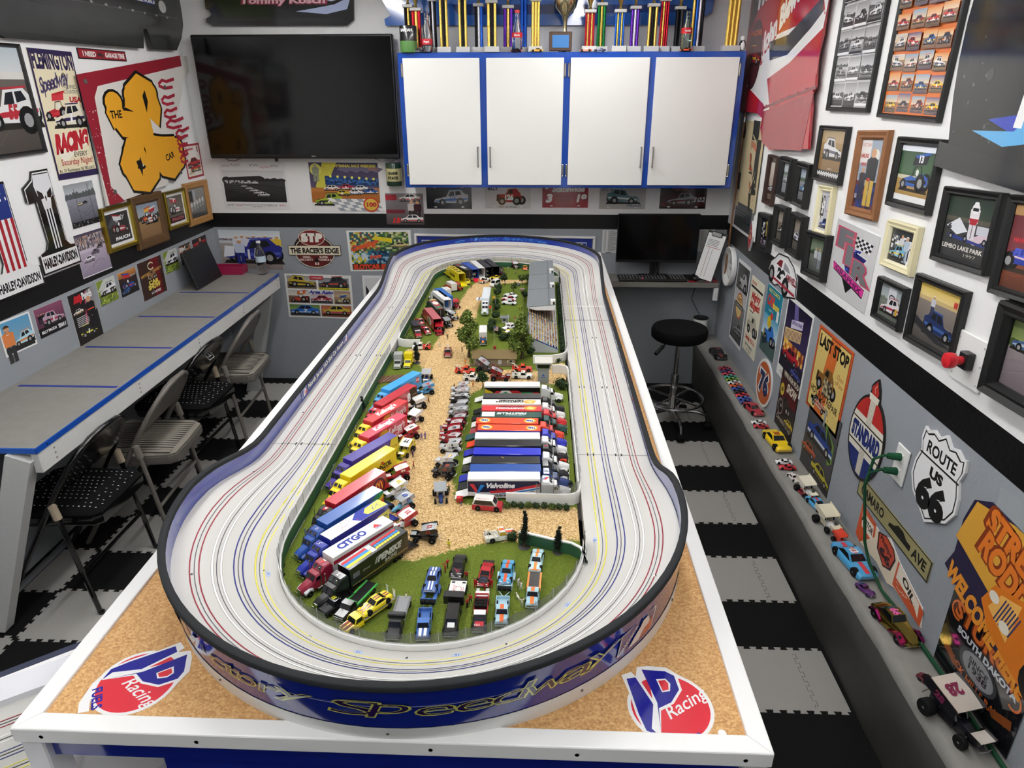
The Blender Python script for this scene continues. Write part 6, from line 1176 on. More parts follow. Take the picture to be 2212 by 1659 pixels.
x,y=P2('dog');m=MB('matte');m.loft([rect_sec(.007,.0012,.0045,.0075,.4),rect_sec(.004,.002,.004,.0082,.4),rect_sec(-.003,.0016,.0048,.0082,.4),rect_sec(-.006,.0014,.0045,.008,.4)],'e9e4dc');m.ball((.0085,0,.0088),(.0026,.0017,.0018),'e9e4dc',8);m.ball((.011,0,.0083),(.0014,.001,.001),'d8d0c6',8)
for xx,sy in((.0045,1),(.0045,-1),(-.005,1),(-.005,-1)):m.tube([(xx,sy*.0014,.0055),(xx-.0004,sy*.0014,.0028),(xx,sy*.0014,0)],[.0009,.0006,.0006],'e9e4dc',n=5)
m.tube([(-.006,0,.0075),(-.009,0,.0095)],.0005,'d8d0c6',n=5);tag(m.obj('toy_dog',None,Matrix.Translation((x,y,GZ))@Matrix.Rotation(2,4,'Z')),'tiny white dog on the grass beside the pale blue pickup','figurine','tiny painted people around the toy vehicles')
hx,hy=-.173,2.555
t=thing('model_house','tan siding model house with brown roof and red chimney','model house',(hx,hy,GZ))
m=MB('matte');m.prism([(-.083,-.032),(.083,-.032),(.083,.03),(-.083,.03)],0,.029,'a8977c')
for k in range(7):m.box((0,-.0323,.003+.004*k),(.166,.0006,.0006),'8f7f66')
m.quad([(-.083,-.032,.029),(-.083,.03,.029),(-.083,-.001,.052)][::-1],'a8977c');m.quad([(.083,-.032,.029),(.083,.03,.029),(.083,-.001,.052)],'a8977c');m.obj('walls',t,smooth=0)
m=MB('matte');m.add([(-.089,-.038,.0275),(.089,-.038,.0275),(.089,-.001,.054),(-.089,-.001,.054),(.089,.037,.0275),(-.089,.037,.0275),(-.089,-.038,.0255),(.089,-.038,.0255),(.089,-.001,.0515),(-.089,-.001,.0515)],[(0,1,2,3),(3,2,4,5),(6,7,1,0),(0,3,9,6),(1,7,8,2)],'7d6a48');m.obj('roof',t,smooth=0)
m=MB('matte');m.box((.0,.004,.056),(.011,.010,.018),'8f2f2c');m.obj('chimney',t,smooth=0)
for x_ in(-.03,.022):m=MB('paint');m.box((x_,-.0328,.0115),(.0135,.0012,.021),'dcdcd8');m.box((x_+.004,-.0336,.011),(.001,.0008,.001),'7a6a3a');m.obj('door',t,smooth=0)
for x_ in(-.068,.066):
 w_=MB('paint');w_.box((x_,-.0327,.0165),(.014,.001,.011),'ecece8');o=w_.obj('window',t,smooth=0);g_=MB('gloss');g_.box((x_,-.0334,.0165),(.0105,.0006,.0078),'2c3338');g_.obj('pane',o,smooth=0)
m=MB('wood');m.box((.0,-.042,.002),(.19,.02,.004),'6a5a46');m.obj('porch',t,smooth=0);m=MB('paint');m.box((-.052,-.049,.0095),(.02,.012,.014),'f0f0ee');m.obj('porch_step',t,smooth=0)
x,y=P2('tower');t=thing('control_tower','grey square model control tower with dark window beside the front straight','model tower',(x,y+.02,GZ))
m=MB('matte');m.loft([[(-.02,-.02,0),(.02,-.02,0),(.02,.02,0),(-.02,.02,0)],[(-.0215,-.0215,.058),(.0215,-.0215,.058),(.0215,.0215,.058),(-.0215,.0215,.058)]],'a9aaa8');[m.box((0,-.0206-.00002*k,.002+.0045*k),(.041,.0008,.0004),'8f908e')for k in range(12)];m.obj('shaft',t,smooth=0)
m=MB('matte');m.loft([[(-.026,-.026,.058),(.026,-.026,.058),(.026,.026,.058),(-.026,.026,.058)],[(-.030,-.032,.084),(.030,-.032,.084),(.030,.026,.084),(-.030,.026,.084)]],'b9b9b6');m.obj('cabin',t,smooth=0)
m=MB('gloss');m.quad([(-.021,-.0283,.0635),(.021,-.0283,.0635),(.0235,-.0318,.0795),(-.0235,-.0318,.0795)],'17191b');m.obj('window',t,smooth=0)
m=MB('matte');m.box((0,-.003,.086),(.066,.066,.004),'cfccc4');m.obj('roof',t,smooth=0);a=Art(.022,.02,100,100);a.poly([(20,50),(50,95),(80,50)],'3f66b0');a.text('PEAK',50,14,24,'3f66b0',w=80,bold=.05);a.build('badge',t,Matrix.Translation((0,-.0218,.030))@Matrix.Rotation(pi/2,4,'X'),th=.0004,back='a9aaa8')
GY0,GY1,GYR=2.665,3.84,2.955;zB,zF,xB,xF=.074,.016,-.045,.082
t=thing('grandstand','grey-roofed white model grandstand full of spectators along the front straight','grandstand',(0,0,GZ))
m=MB('matte');N=11;pr=[(xB,0),(xF,0),(xF,zF)]
for k in range(N):x_=xF-(xF-xB)*k/N;z_=zF+(zB-zF)*k/N;pr+=[(x_,z_),(x_-(xF-xB)/N,z_)]
m.prism([(p[0],p[1])for p in pr],-GY1,-GY0,'b9c0c8',ax='y');m.obj('stepped_seating',t,smooth=0)
m=MB('paint');m.box((xB-.001,(GY0+GY1)/2,zB*.55),(.002,GY1-GY0,zB*1.15),'2f4a9c');m.obj('back_panel',t,smooth=0)
m=MB('paint');m.add([(xB,GY0-.001,zB),(xF,GY0-.001,zF+.002),(xF,GY0-.001,zF-.002),(xB,GY0-.001,zB-.006)],[(3,2,1,0)],'2f4fa8');m.add([(xB,GY0-.0006,0),(xF,GY0-.0006,0),(xF,GY0-.0006,zF),(xB,GY0-.0006,zB)],[(0,1,2,3)],'c9ccd2');m.obj('end_panel',t,smooth=0)
rf=(2.955,3.235,3.51,3.80)
for k in range(3):
 y0_,y1_=rf[k]+.003,rf[k+1]
 m=MB('matte');zl,zr=.106,.118;m.add([(xB-.008,y0_,zl),(xF-.006,y0_,zr),(xF-.006,y1_,zr),(xB-.008,y1_,zl),(xB-.008,y0_,zl-.003),(xF-.006,y0_,zr-.003),(xF-.006,y1_,zr-.003),(xB-.008,y1_,zl-.003)],[(0,1,2,3),(7,6,5,4),(0,4,5,1),(1,5,6,2),(2,6,7,3),(3,7,4,0)],'73787c');m.box((.045,(y0_+y1_)/2,.1165),(.0012,y1_-y0_,.003),'5c6164');m.obj('roof_bay',t,smooth=0)
 m=MB('paint');m.add([(xB-.008,y0_,zl-.003),(xF-.006,y0_,zr-.003),(xF-.006,y0_,zl-.016),(xB+.03,y0_,zl-.016)],[(3,2,1,0)],'f2f2f0');m.obj('gable',t,smooth=0)
 m=MB('paint');m.box((.064,y0_+.016,.124),(.022,.03,.022),'f2f2f0');o=m.obj('press_box',t,smooth=0);m=MB('gloss');m.box((.0755,y0_+.016,.126),(.0008,.02,.01),'1c1e20');m.box((.068,y0_+.0006,.124),(.008,.0008,.012),'1c1e20');m.obj('window',o,smooth=0)
for y_ in(2.958,3.24,3.515,3.79):
 for x_ in(xF-.008,xB):m=MB('paint');m.box((x_,y_,.056),(.003,.003,.1),'d8d9db');m.obj('roof_post',t,smooth=0)
m=MB('paint')
for y_ in(2.67,2.80,2.95):m.tube([(xB,y_,zB+.012),(xF,y_,zF+.012)],.0006,'d9dde2',n=4);[m.tube([(xF-(xF-xB)*k/6,y_,zF+(zB-zF)*k/6),(xF-(xF-xB)*k/6,y_,zF+(zB-zF)*k/6+.012)],.0005,'d9dde2',n=4)for k in range(7)]
m.tube([(xF,2.67,zF+.014),(xF,3.8,zF+.014)],.0006,'d9dde2',n=4);m.obj('railing',t,smooth=0)
m=MB('matte');rnd=random.Random(11);CC=['c9402f','e6c93a','3f62a8','e9e6de','4a8a4a','d8823a','7a3f6a','2a2a30','c98f6a','b8c0c8','e8e27a']
for k in range(N):
 x_=xF-(xF-xB)*(k+.5)/N;z_=zF+(zB-zF)*k/N
 for j in range(int((GY1-GY0)/.0075)):
  if rnd.random()<.9:y_=GY0+.004+j*.0075+rnd.uniform(-.001,.001);m.box((x_,y_,z_+.005),(.005,.0052,.0095),rnd.choice(CC));m.box((x_+.0005,y_,z_+.0115),(.003,.003,.004),rnd.choice(['c99873','b8845f','3a2a1e','e6d23a','d8b08a']))
o=m.obj('spectator_crowd',None,Matrix.Translation((0,0,GZ)),smooth=0);tag(o,'hundreds of tiny painted spectators packed on the grandstand steps','crowd',kind='stuff')
x,y=-.012,3.86;t=thing('spectator_bank','small open bank of spectators beyond the grandstand','grandstand',(x,y,GZ));m=MB('matte');m.prism([(-.045,0),(.035,0),(.035,.012),(-.045,.06)],-.05,.05,'b9b2a8',ax='y');m.obj('bank',t,smooth=0);m=MB('matte')
for k in range(9):
 for j in range(12):m.box((.03-.0085*k,-.045+.008*j,.0135+.0052*k+.004),(.005,.005,.010),rnd.choice(CC))
o=m.obj('crowd',t,smooth=0);o['kind']='stuff';m=MB('paint');m.box((.042,-.045,.05),(.02,.012,.022),'c5ccd6');m.box((.042,-.0515,.057),(.021,.001,.007),'22307a');m.obj('sign_board',t,smooth=0)
x,y=P2('kiosk');t=thing('ticket_kiosk','small grey model kiosk with a paved pad on the central grass','model kiosk',(x,y,GZ));m=MB('matte');m.box((0,.02,.011),(.022,.018,.022),'c2c4c6');m.obj('hut',t,smooth=0);m=MB('gloss');m.box((0,.0105,.014),(.012,.0008,.01),'2a2f33');m.obj('window',t,smooth=0);m=MB('matte');m.prism([(-.02,.005),(.024,.0),(.026,.045),(-.02,.045)],.0225,.0255,'6f7478');m.obj('roof',t,smooth=0);m=MB('matte');m.box((.024,-.012,.003),(.035,.03,.006),'c9c9c6');m.obj('pad',t,smooth=0);m=MB('paint');m.tube([(.02,-.01,0),(.02,-.01,.05)],.0015,'d9d9d9',n=6);m.obj('post',t)
for k,c,lab,hh in(('fl_y','e8b02c','yellow flag on a thin pole beside the long white hauler',.055),('fl_o','e0562a','orange flag on a thin pole in the hedge row',.06)):
 x,y=P2(k);t=thing('marker_flag',lab,'flag',(x,y,GZ),group='flags in the infield');m=MB('paint');m.tube([(0,0,0),(0,0,hh+.002)],.0008,'c9c9c9',n=5);m.obj('pole',t);m=MB('fabric');m.box((-.0065,0,hh-.006),(.013,.0006,.014),c);m.obj('cloth',t,smooth=0)
x,y=P2('fl_us');t=thing('flagpole','stars and stripes flag on a pole behind the house roof','flag',(x,y-.06,GZ),group='flags in the infield');m=MB('paint');m.tube([(0,0,0),(0,0,.098)],.0008,'c9c9c9',n=5);m.obj('pole',t)
a=Art(.017,.02,19,13);[a.rect(0,k,19,1,'b3222f' if k%2==0 else 'f0f0f0')for k in range(13)];a.rect(0,6,8,7,'2a3a7a');a.specks(.5,6.5,7,6,12,['f0f0f0'],.3,.5);a.build('cloth',t,Matrix.Translation((.0092,0,.084))@Matrix.Rotation(radians(12),4,'Y')@Matrix.Rotation(pi/2,4,'X'),th=.0004)
x,y=P2('pallet')
for k in range(6):m=MB('wood');[m.box((q*.009,0,.002),(.006,.075,.0022),'6b4a30')for q in(-.5,.5)];m.box((0,0,.0008),(.016,.004,.0016),'5a3c26');tag(m.obj('wooden_plank',None,Matrix.Translation((x-.02+(k-2)*.0165,y-.035+k*.004,GZ))@Matrix.Rotation(-.35,4,'Z'),smooth=0),'brown wooden plank in the stack beside the sky blue hauler','plank','wooden planks by the left fence')
x,y=P2('crate');m=MB('paint');m.box((0,0,.007),(.017,.014,.014),'c0242c',ch=.001);m.box((0,-.0072,.007),(.013,.0006,.01),'a81e26');tag(m.obj('tool_crate',None,Matrix.Translation((x,y,GZ))),'bright red tool crate beside the white ramp','crate')
m=MB('concrete');m.ball((0,0,.006),(.014,.01,.012),'6a6c6c',10);tag(m.obj('model_rock',None,Matrix.Translation((-.115,3.69,GZ))),'grey model rock beside the leafy tree near the bleacher roof','rock');m=MB('concrete');m.ball((0,0,.004),(.016,.012,.007),'8a8a86',10);tag(m.obj('model_rock',None,Matrix.Translation((-.09,3.60,GZ))),'flat pale model rock on the central grass','rock')
Q={'bwcollage':('R',3.062,2.12,0.444,0.404,1.1),'orange':('R',2.552,2.092,0.432,0.358,0.2),'zigzag':('R',3.134,1.746,0.294,0.229,1.8),'brownframe':('R',2.754,1.708,0.253,0.317,3.6),'sprintgreen':('R',2.416,1.748,0.281,0.23,1.9),'plaque':('R',3.872,1.546,0.216,0.252,4.3),'smallA':('R',3.635,1.586,0.24,0.166,-1.6),'smallB':('R',3.391,1.586,0.222,0.166,-1.8),'flag':('R',4.336,1.574,0.532,0.521,4.5),'cream1':('R',3.097,1.513,0.228,0.159,4.2),'rowA':('R',3.836,1.276,0.249,0.235,4.6),'rowB':('R',3.607,1.354,0.229,0.171,2.3),'rowC':('R',3.36,1.355,0.242,0.172,0.9),'rowD':('R',3.084,1.321,0.239,0.167,4.8),'flr':('R',2.767,1.361,0.389,0.294,1.9),'cream2':('R',2.399,1.51,0.212,0.162,2.7),'lembo':('R',2.061,1.637,0.278,0.223,3.7),'redbg':('R',1.776,1.64,0.218,0.234,4.6),'bwsmall':('R',2.386,1.313,0.202,0.153,2.2),'bluekart':('R',2.101,1.354,0.28,0.226,3.1),'lowright':('R',1.675,1.397,0.232,0.17,5.1),'switch':('R',1.895,1.291,0.153,0.137,8.8),'p1':('R',4.165,0.763,0.296,0.537,0.0),'p2':('R',3.866,0.772,0.262,0.515,-1.7),'p3':('R',3.563,0.844,0.253,0.392,-3.9),'p4':('R',3.195,0.849,0.39,0.371,-4.9),'p5':('R',2.762,0.855,0.401,0.36,-3.0),'vintage':('R',3.16,0.518,0.378,0.295,16.9),'darkcars':('R',2.726,0.522,0.449,0.267,12.9),'oval76':('R',3.519,0.51,0.28,0.212,14.2),'standard':('R',2.352,0.825,0.391,0.251,16.1),'outlet':('R',2.093,0.828,0.079,0.141,1.1),'route':('R',1.89,0.891,0.259,0.273,7.1),'camaro':('R',2.064,0.604,0.517,0.082,8.9),'sturgis':('R',1.493,0.523,0.354,0.267,9.3),'epanel':('R',4.369,1.271,0.386,0.099,12.8),'flem':('L',3.381,1.895,0.311,0.559,-2.4),'garage':('L',3.8,2.167,0.419,0.049,-0.7),'greenf':('L',4.556,1.574,0.223,0.208,-1.2),'bigphoto':('L',2.919,1.968,0.505,0.396,-1.1),'ph1':('L',3.351,1.49,0.228,0.203,-1.3),'ph2':('L',3.341,1.253,0.243,0.21,-1.4),'gold1':('L',3.591,1.333,0.278,0.227,-1.5),'dark1':('L',3.89,1.316,0.332,0.288,-2.7),'gold2':('L',4.207,1.327,0.256,0.223,-1.8),'lwood':('L',4.495,1.319,0.313,0.264,-2.7),'l1':('L',2.709,1.043,0.192,0.151,-5.7),'l2':('L',2.927,1.04,0.193,0.133,-2.6),'l3':('L',3.165,0.964,0.194,0.28,-2.8),'l4':('L',3.378,1.044,0.16,0.126,-1.9),'l5':('L',3.573,1.037,0.173,0.13,-1.8),'l6':('L',3.809,0.999,0.256,0.215,-2.3),'l7':('L',4.048,1.041,0.169,0.129,-3.4),'l8':('L',4.234,1.042,0.149,0.123,0.9),'l9':('L',4.436,1.029,0.2,0.152,-0.2),'skull1':('L',3.077,1.498,0.293,0.462,-8.8),'one2':('L',2.77,1.496,0.239,0.432,-3.0),'signed':('B',-1.914,1.406,0.452,0.31,-0.5),'cent':('B',-1.298,1.398,0.48,0.324,-0.4),'p15':('B',-0.91,1.254,0.255,0.206,-0.4),'team':('B',-2.007,0.971,0.43,0.269,-1.2),'greet':('B',-1.101,0.969,0.443,0.284,0.8),'area':('B',-1.563,0.639,0.474,0.32,-1.4),'hosp':('B',-1.075,0.572,0.341,0.444,-0.5),'stp':('B',-1.558,0.981,0.367,0.265,-3.2),'banner':('B',-0.24,0.991,1.23,0.198,-1.2),'pl1':('B',-0.608,1.361,0.304,0.219,-0.5),'pl2':('B',-0.215,1.367,0.303,0.223,0.3),'pl3':('B',0.166,1.371,0.3,0.217,0.9),'pl4':('B',0.544,1.367,0.303,0.225,1.4),'pl5':('B',0.941,1.369,0.302,0.221,2.1),'paperL':('B',0.49,1.043,0.099,0.152,1.1),'paperR':('B',1.111,1.05,0.089,0.151,1.3)}
# ================================================================ pictures, signs and posters on the walls
def ky(a):return(a.w/a.ux)/(a.h/a.uy)
def sh(a,x,y,s,pts,c,f=1):
 k=ky(a);a.poly([(x+f*(u-.5)*s,y+v*s*k)for u,v in pts],c)
def whl(a,x,y,s,u,v,r,f=1,hub='9a9a9a',ty='151515'):
 k=ky(a);a.ell(x+f*(u-.5)*s,y+v*s*k,r*s,r*s*k,ty,14);a.ell(x+f*(u-.5)*s,y+v*s*k,r*s*.5,r*s*k*.5,hub,10)
def modi(a,x,y,s,c,c2,num='',f=1,nc='f0f0f0',gl='1c2026'):
 sh(a,x,y,s,[(-.05,.0),(1.04,.0),(1.0,.07),(0,.06)],'2a2622',f)
 whl(a,x,y,s,.16,.12,.115,f);whl(a,x,y,s,.9,.16,.13,f)
 sh(a,x,y,s,[(.0,.10),(.04,.19),(.34,.25),(.40,.26),(.96,.34),(1.02,.30),(.99,.13),(.62,.07),(.26,.08)],c,f)
 sh(a,x,y,s,[(.36,.25),(.46,.43),(.80,.45),(.93,.33)],c,f);sh(a,x,y,s,[(.42,.27),(.49,.40),(.61,.41),(.60,.28)],gl,f);sh(a,x,y,s,[(.64,.29),(.64,.41),(.76,.42),(.82,.32)],gl,f)
 sh(a,x,y,s,[(.03,.13),(.36,.19),(.98,.22),(.98,.17),(.36,.13),(.04,.11)],c2,f);sh(a,x,y,s,[(.44,.435),(.42,.455),(.86,.475),(.84,.45)],c2,f)
 whl(a,x,y,s,.25,.09,.10,f);whl(a,x,y,s,.78,.11,.12,f)
 if num:a.text(num,x+f*.03*s,y+.12*s*ky(a),.15*s*ky(a),nc,w=.16*s,bold=.05,shear=.2)
def sprn(a,x,y,s,c,c2,num='',f=1,nc='f0f0f0'):
 sh(a,x,y,s,[(0,.0),(1.0,.0),(.95,.05),(.05,.05)],'3a3026',f);whl(a,x,y,s,.88,.19,.15,f);whl(a,x,y,s,.22,.13,.10,f)
 a.line([(x+f*(u-.5)*s,y+v*s*ky(a))for u,v in((.40,.25),(.46,.42),(.66,.44),(.72,.26))],.025*s,'2a2a2a')
 sh(a,x,y,s,[(.0,.12),(.12,.20),(.38,.27),(.52,.24),(.70,.33),(.92,.27),(.95,.15),(.5,.09),(.1,.09)],c,f);sh(a,x,y,s,[(.12,.16),(.5,.2),(.9,.22),(.9,.17),(.5,.14)],c2,f)
 sh(a,x,y,s,[(.36,.44),(.80,.47),(.86,.68),(.40,.60)],c2,f);sh(a,x,y,s,[(.40,.60),(.86,.68),(.92,.64),(.46,.56)],c,f);a.ell(x+f*.06*s,y+.33*s*ky(a),.05*s,.055*s*ky(a),'e9e9e6')
 whl(a,x,y,s,.70,.16,.16,f);whl(a,x,y,s,.14,.11,.10,f)
 if num:a.text(num,x+f*.11*s,y+.5*s*ky(a),.11*s*ky(a),nc,w=.17*s,bold=.05)
def stok(a,x,y,s,c,c2,num='',f=1,nc='f0f0f0'):
 sh(a,x,y,s,[(.0,.0),(1.0,.0),(.97,.05),(.03,.05)],'2a2622',f);sh(a,x,y,s,[(0,.07),(.01,.17),(.22,.22),(.36,.35),(.68,.36),(.84,.25),(1,.24),(1.0,.08)],c,f)
 sh(a,x,y,s,[(.27,.22),(.38,.33),(.50,.33),(.50,.22)],'1c2026',f);sh(a,x,y,s,[(.53,.22),(.53,.33),(.66,.33),(.76,.24)],'1c2026',f);sh(a,x,y,s,[(.01,.12),(1.0,.14),(1,.09),(0,.08)],c2,f)
 whl(a,x,y,s,.20,.08,.085,f);whl(a,x,y,s,.80,.08,.085,f)
 if num:a.text(num,x+f*.02*s,y+.10*s*ky(a),.11*s*ky(a),nc,w=.13*s,bold=.05)
def rodd(a,x,y,s,c,c2,f=1):
 whl(a,x,y,s,.9,.17,.15,f);sh(a,x,y,s,[(.06,.14),(.08,.36),(.36,.37),(.46,.54),(.72,.55),(.86,.40),(.92,.2),(.6,.10),(.2,.10)],c,f);sh(a,x,y,s,[(.42,.38),(.49,.51),(.60,.51),(.60,.38)],'20201e',f);sh(a,x,y,s,[(.05,.14),(.07,.35),(.15,.34),(.14,.14)],c2,f)
 [a.line([(x+f*(u-.5)*s,y+.15*s*ky(a)),(x+f*(u-.49)*s,y+.34*s*ky(a))],.008*s,'2a2620')for u in(.07,.09,.11,.13)]
 whl(a,x,y,s,.24,.13,.13,f);whl(a,x,y,s,.74,.15,.15,f)
def pers(a,x,y,h,shirt,pants='22262e',hat=None,skin='c99873'):
 w=h/ky(a)*.16;a.rect(x-w,y,w*.9,h*.48,pants);a.rect(x+w*.1,y,w*.9,h*.48,pants);a.poly([(x-w*1.25,y+h*.45),(x+w*1.25,y+h*.45),(x+w*1.35,y+h*.8),(x+w*.5,y+h*.85),(x-w*.5,y+h*.85),(x-w*1.35,y+h*.8)],shirt)
 a.ell(x,y+h*.92,w*.62,h*.085,skin,12)
 if hat:a.ell(x,y+h*.96,w*.68,h*.055,hat,12,0,180)
def scene(a,x=0,y=0,w=100,h=100,sky=('9fb6c8','dfe6ea'),gnd=('6a5238','8f7350'),hz=.55,tree=None,wall=None,crowd=0):
 yh=y+h*hz;a.grad(x,yh,w,h*(1-hz),sky[1],sky[0]);
 if tree:[a.ell(x+w*(i+.5)/9,yh+h*.03,w*.075,h*a.rnd.uniform(.06,.15),tree,9)for i in range(9)]
 if crowd:a.noise(x,yh,w,h*crowd,34,7,['7a6f78','9a8f98','55505c','c2b8b8','3f3b46','b08f7a'])
 a.grad(x,y,w,h*hz,gnd[0],gnd[1])
 if wall:a.rect(x,yh-h*.02,w,h*.07,wall)
 [a.line([(x,y+h*hz*a.rnd.uniform(.1,.9)),(x+w*.5,y+h*hz*a.rnd.uniform(.1,.9)),(x+w,y+h*hz*a.rnd.uniform(.1,.9))],.5,gnd[a.rnd.randint(0,1)])for _ in range(4)]
BW=dict(sky=('b9b9b9','d9d9d9'),gnd=('4a4a4a','7f7f7f'))
def poster(key,label,fn,ux=100,uy=100,th=.0015,back='efefec',cat='poster',name='poster',grp=None,m='print',tilt=None,outline=None,edge=None,off=0,dz=0,du=0,w=None,h=None,lean=0):
 sd,u,z,W,H,t=Q[key];W=w or W;H=h or H;t=max(-4,min(4,t))*(.5 if sd=='L' else 1)if tilt is None else tilt
 a=Art(W,H,ux,uy,seed=len(key)*7+ord(key[0]));fn(a)
 o=a.build(name,None,wall_m(sd,u+du,z+dz,t,th+.0005+off)@Matrix.Rotation(lean,4,'X'),th,m,back,outline,edge=edge);tag(o,label,cat,grp);return o
def framed(key,label,fn,col='151515',fw=.022,mat_=0,mc='efeeea',wood='plastic',ux=100,uy=100,tilt=None,w=None,h=None,dz=0,du=0,grp='framed racing photographs',dep=.024,inner=None):
 sd,u,z,W,H,t=Q[key];W=w or W;H=h or H;t=max(-5,min(5,t))*(.6 if sd=='L' else 1)if tilt is None else tilt
 r=thing('picture_frame',label,'picture',mat=wall_m(sd,u+du,z+dz,t,.001),group=grp)
 P=lambda e,zz:[(-W/2+e,-H/2+e,zz),(W/2-e,-H/2+e,zz),(W/2-e,H/2-e,zz),(-W/2+e,H/2-e,zz)]
 m=MB(wood);m.loft([P(0,0),P(0,dep*.8),P(fw*.18,dep),P(fw*.55,dep*.82),P(fw*.75,dep*.86),P(fw,dep*.45),P(fw,dep*.2)],None,cap=False,cols=lambda i,k:inner if inner and i>=4 else col);m.obj('frame',r,smooth=25)
 w2,h2=W-2*fw,H-2*fw
 if mat_:m=MB('print');m.box((0,0,dep*.25),(w2,h2,.002),mc);m.obj('mat_board',r,smooth=0)
 a=Art(w2-2*mat_,h2-2*mat_,ux,uy,seed=len(label));fn(a);a.build('photograph',r,Matrix.Translation((0,0,dep*.25+.0016)),.001,'photo','888888');return r
def collage(cols,nx,ny,carf,bw=False):
 def f(a):
  a.rect(0,0,100,100,cols[0])
  for j in range(ny):
   for i in range(nx):
    x,y=100*i/nx+a.rnd.uniform(0,2),100*j/ny+a.rnd.uniform(0,1.5);w,h=100/nx-a.rnd.uniform(1,4),100/ny-a.rnd.uniform(1,3)
    if bw:g=a.rnd.choice(['c9c9c9','9a9a9a','6a6a6a','3f3f3f']);a.rect(x-.6,y-.4,w+1.2,h+.8,'e2e2e0');scene(a,x,y,w,h,('8a8a8a','d5d5d5'),('333333',g),a.rnd.uniform(.4,.6),a.rnd.choice([None,'444444']))
    else:scene(a,x,y,w,h,(a.rnd.choice(['8aa2b8','d8893a','5a4a78','c9c2b8']),'e0c9a8'),(a.rnd.choice(['5a4634','7a5a48','4a3f55']),'9a7a5c'),a.rnd.uniform(.45,.65))
    c,c2,n=a.rnd.choice(carf);a.rnd.choice([modi,stok,modi])(a,x+w*.5,y+h*.2,w*.8,c,c2,n,a.rnd.choice([1,-1]))
    if bw:a.rect(x,y,w,h*.09,'f0f0f0' if a.rnd.random()<.5 else '1a1a1a')
 return f
def orange(a):
 collage(['d8702a'],4,9,[('d8d2c8','c23a2a','7'),('2f5fa0','e8c93a','16'),('e8c22c','b3202c','83'),('c2302a','f0f0f0','4'),('f0e9e0','3f3f8a','771'),('8a2a3a','e0a02c','225'),('3a3a44','d8762a','115')])(a);a.poly([(28,96),(60,100),(72,92),(64,80),(44,76),(30,84)],'d96f26');a.ell(50,89,19,8,'2a1f18');a.text('ORANGE',50,91,3.6,'f2e6d0',w=30,bold=.05,arc=40);a.text('COUNTY',50,86,3.6,'f2e6d0',w=30,bold=.05);a.text('FAIR',50,82.5,2,'c9403a',w=14,bold=.05)
framed('bwcollage','tall black frame holding a black and white racing collage',collage(['a9a9aa'],3,6,[('e6e6e6','555555','9'),('3a3a3a','c9c9c9','2'),('8f8f8f','222222','31')],True),fw=.016,h=.62,dz=.11,w=.40,dep=.02)
framed('orange','big black frame holding a colourful collage of orange county race cars',orange,fw=.016,h=.62,dz=.13,w=.42,dep=.02)
def ph(sky,gnd,hz,cars,tree=None,wall=None,extra=None,crowd=0):
 def f(a):
  scene(a,sky=sky,gnd=gnd,hz=hz,tree=tree,wall=wall,crowd=crowd)
  for k,args in cars:k(a,*args)
  if extra:extra(a)
 return f
DIRT=('7a5c38','a8895c');DK=('3a3a3e','5c5c5e');TREE='3f5238'
def zz(a):scene(a,sky=('a08a68','b59c74'),gnd=DIRT,hz=.75);modi(a,52,38,76,'e2e2e4','6a6a78','',-1);a.rect(0,0,100,15,'1b1b1d');[a.line([(k*10-5,3+q),(k*10,8+q),(k*10+5,3+q)],2,'f0f0f0')for k in range(11)for q in(0,4)];a.text('1997',50,17,4,'d8d8d8',w=20)
framed('zigzag','black frame with white zigzag border under a grey race car photo',zz,fw=.018)
framed('brownframe','tall brown wooden frame with a person in dark shirt and yellow trousers',lambda a:(a.rect(0,0,100,100,'9aa8b8'),a.rect(0,66,45,34,'e6e2de'),a.text('AMLINS',20,74,6,'b5302c',w=36,bold=.04),a.text('WINS',20,62,5,'b5302c',w=26,bold=.04),a.text('VICTORY',24,90,5,'c23a3a',w=40),a.ell(70,78,16,9,'e6e2d8'),a.noise(0,0,100,40,9,6,['1f2f5a','23233a','6a3a48','9a9aa8','2f3f7a']),pers(a,24,10,50,'2a2a36','2a3048'),pers(a,60,4,84,'1f2128','c9a84a'),a.rect(46,40,14,5,'b5302c')),col='8a5a34',fw=.034,wood='wood')
framed('sprintgreen','black frame with a blue sprint car before green trees, white mat top and bottom',ph(('2f4a34','4a6a48'),('a07f4a','b8965a'),.42,[(sprn,(50,18,84,'2f5fb0','1c1c22','13'))],'3a5a3a','c9c2a8',lambda a:(a.rect(0,90,100,10,'e6eaf2'),a.rect(0,0,100,11,'f0f0f0'))),fw=.026)
framed('plaque','narrow dark brown plaque with a metal panel beside the checkered flag',lambda a:(a.rect(0,0,100,100,'3b2620'),a.grad(16,36,68,54,'9a8f84','c2b8ac'),modi(a,50,24,74,'c9c9c9','8a8a8a',''),[a.rect(24,8+4*k,52,1.6,'b8a890')for k in range(3)]),col='3b2620',fw=.014,w=.15,h=.255,wood='wood',grp=None,tilt=0)
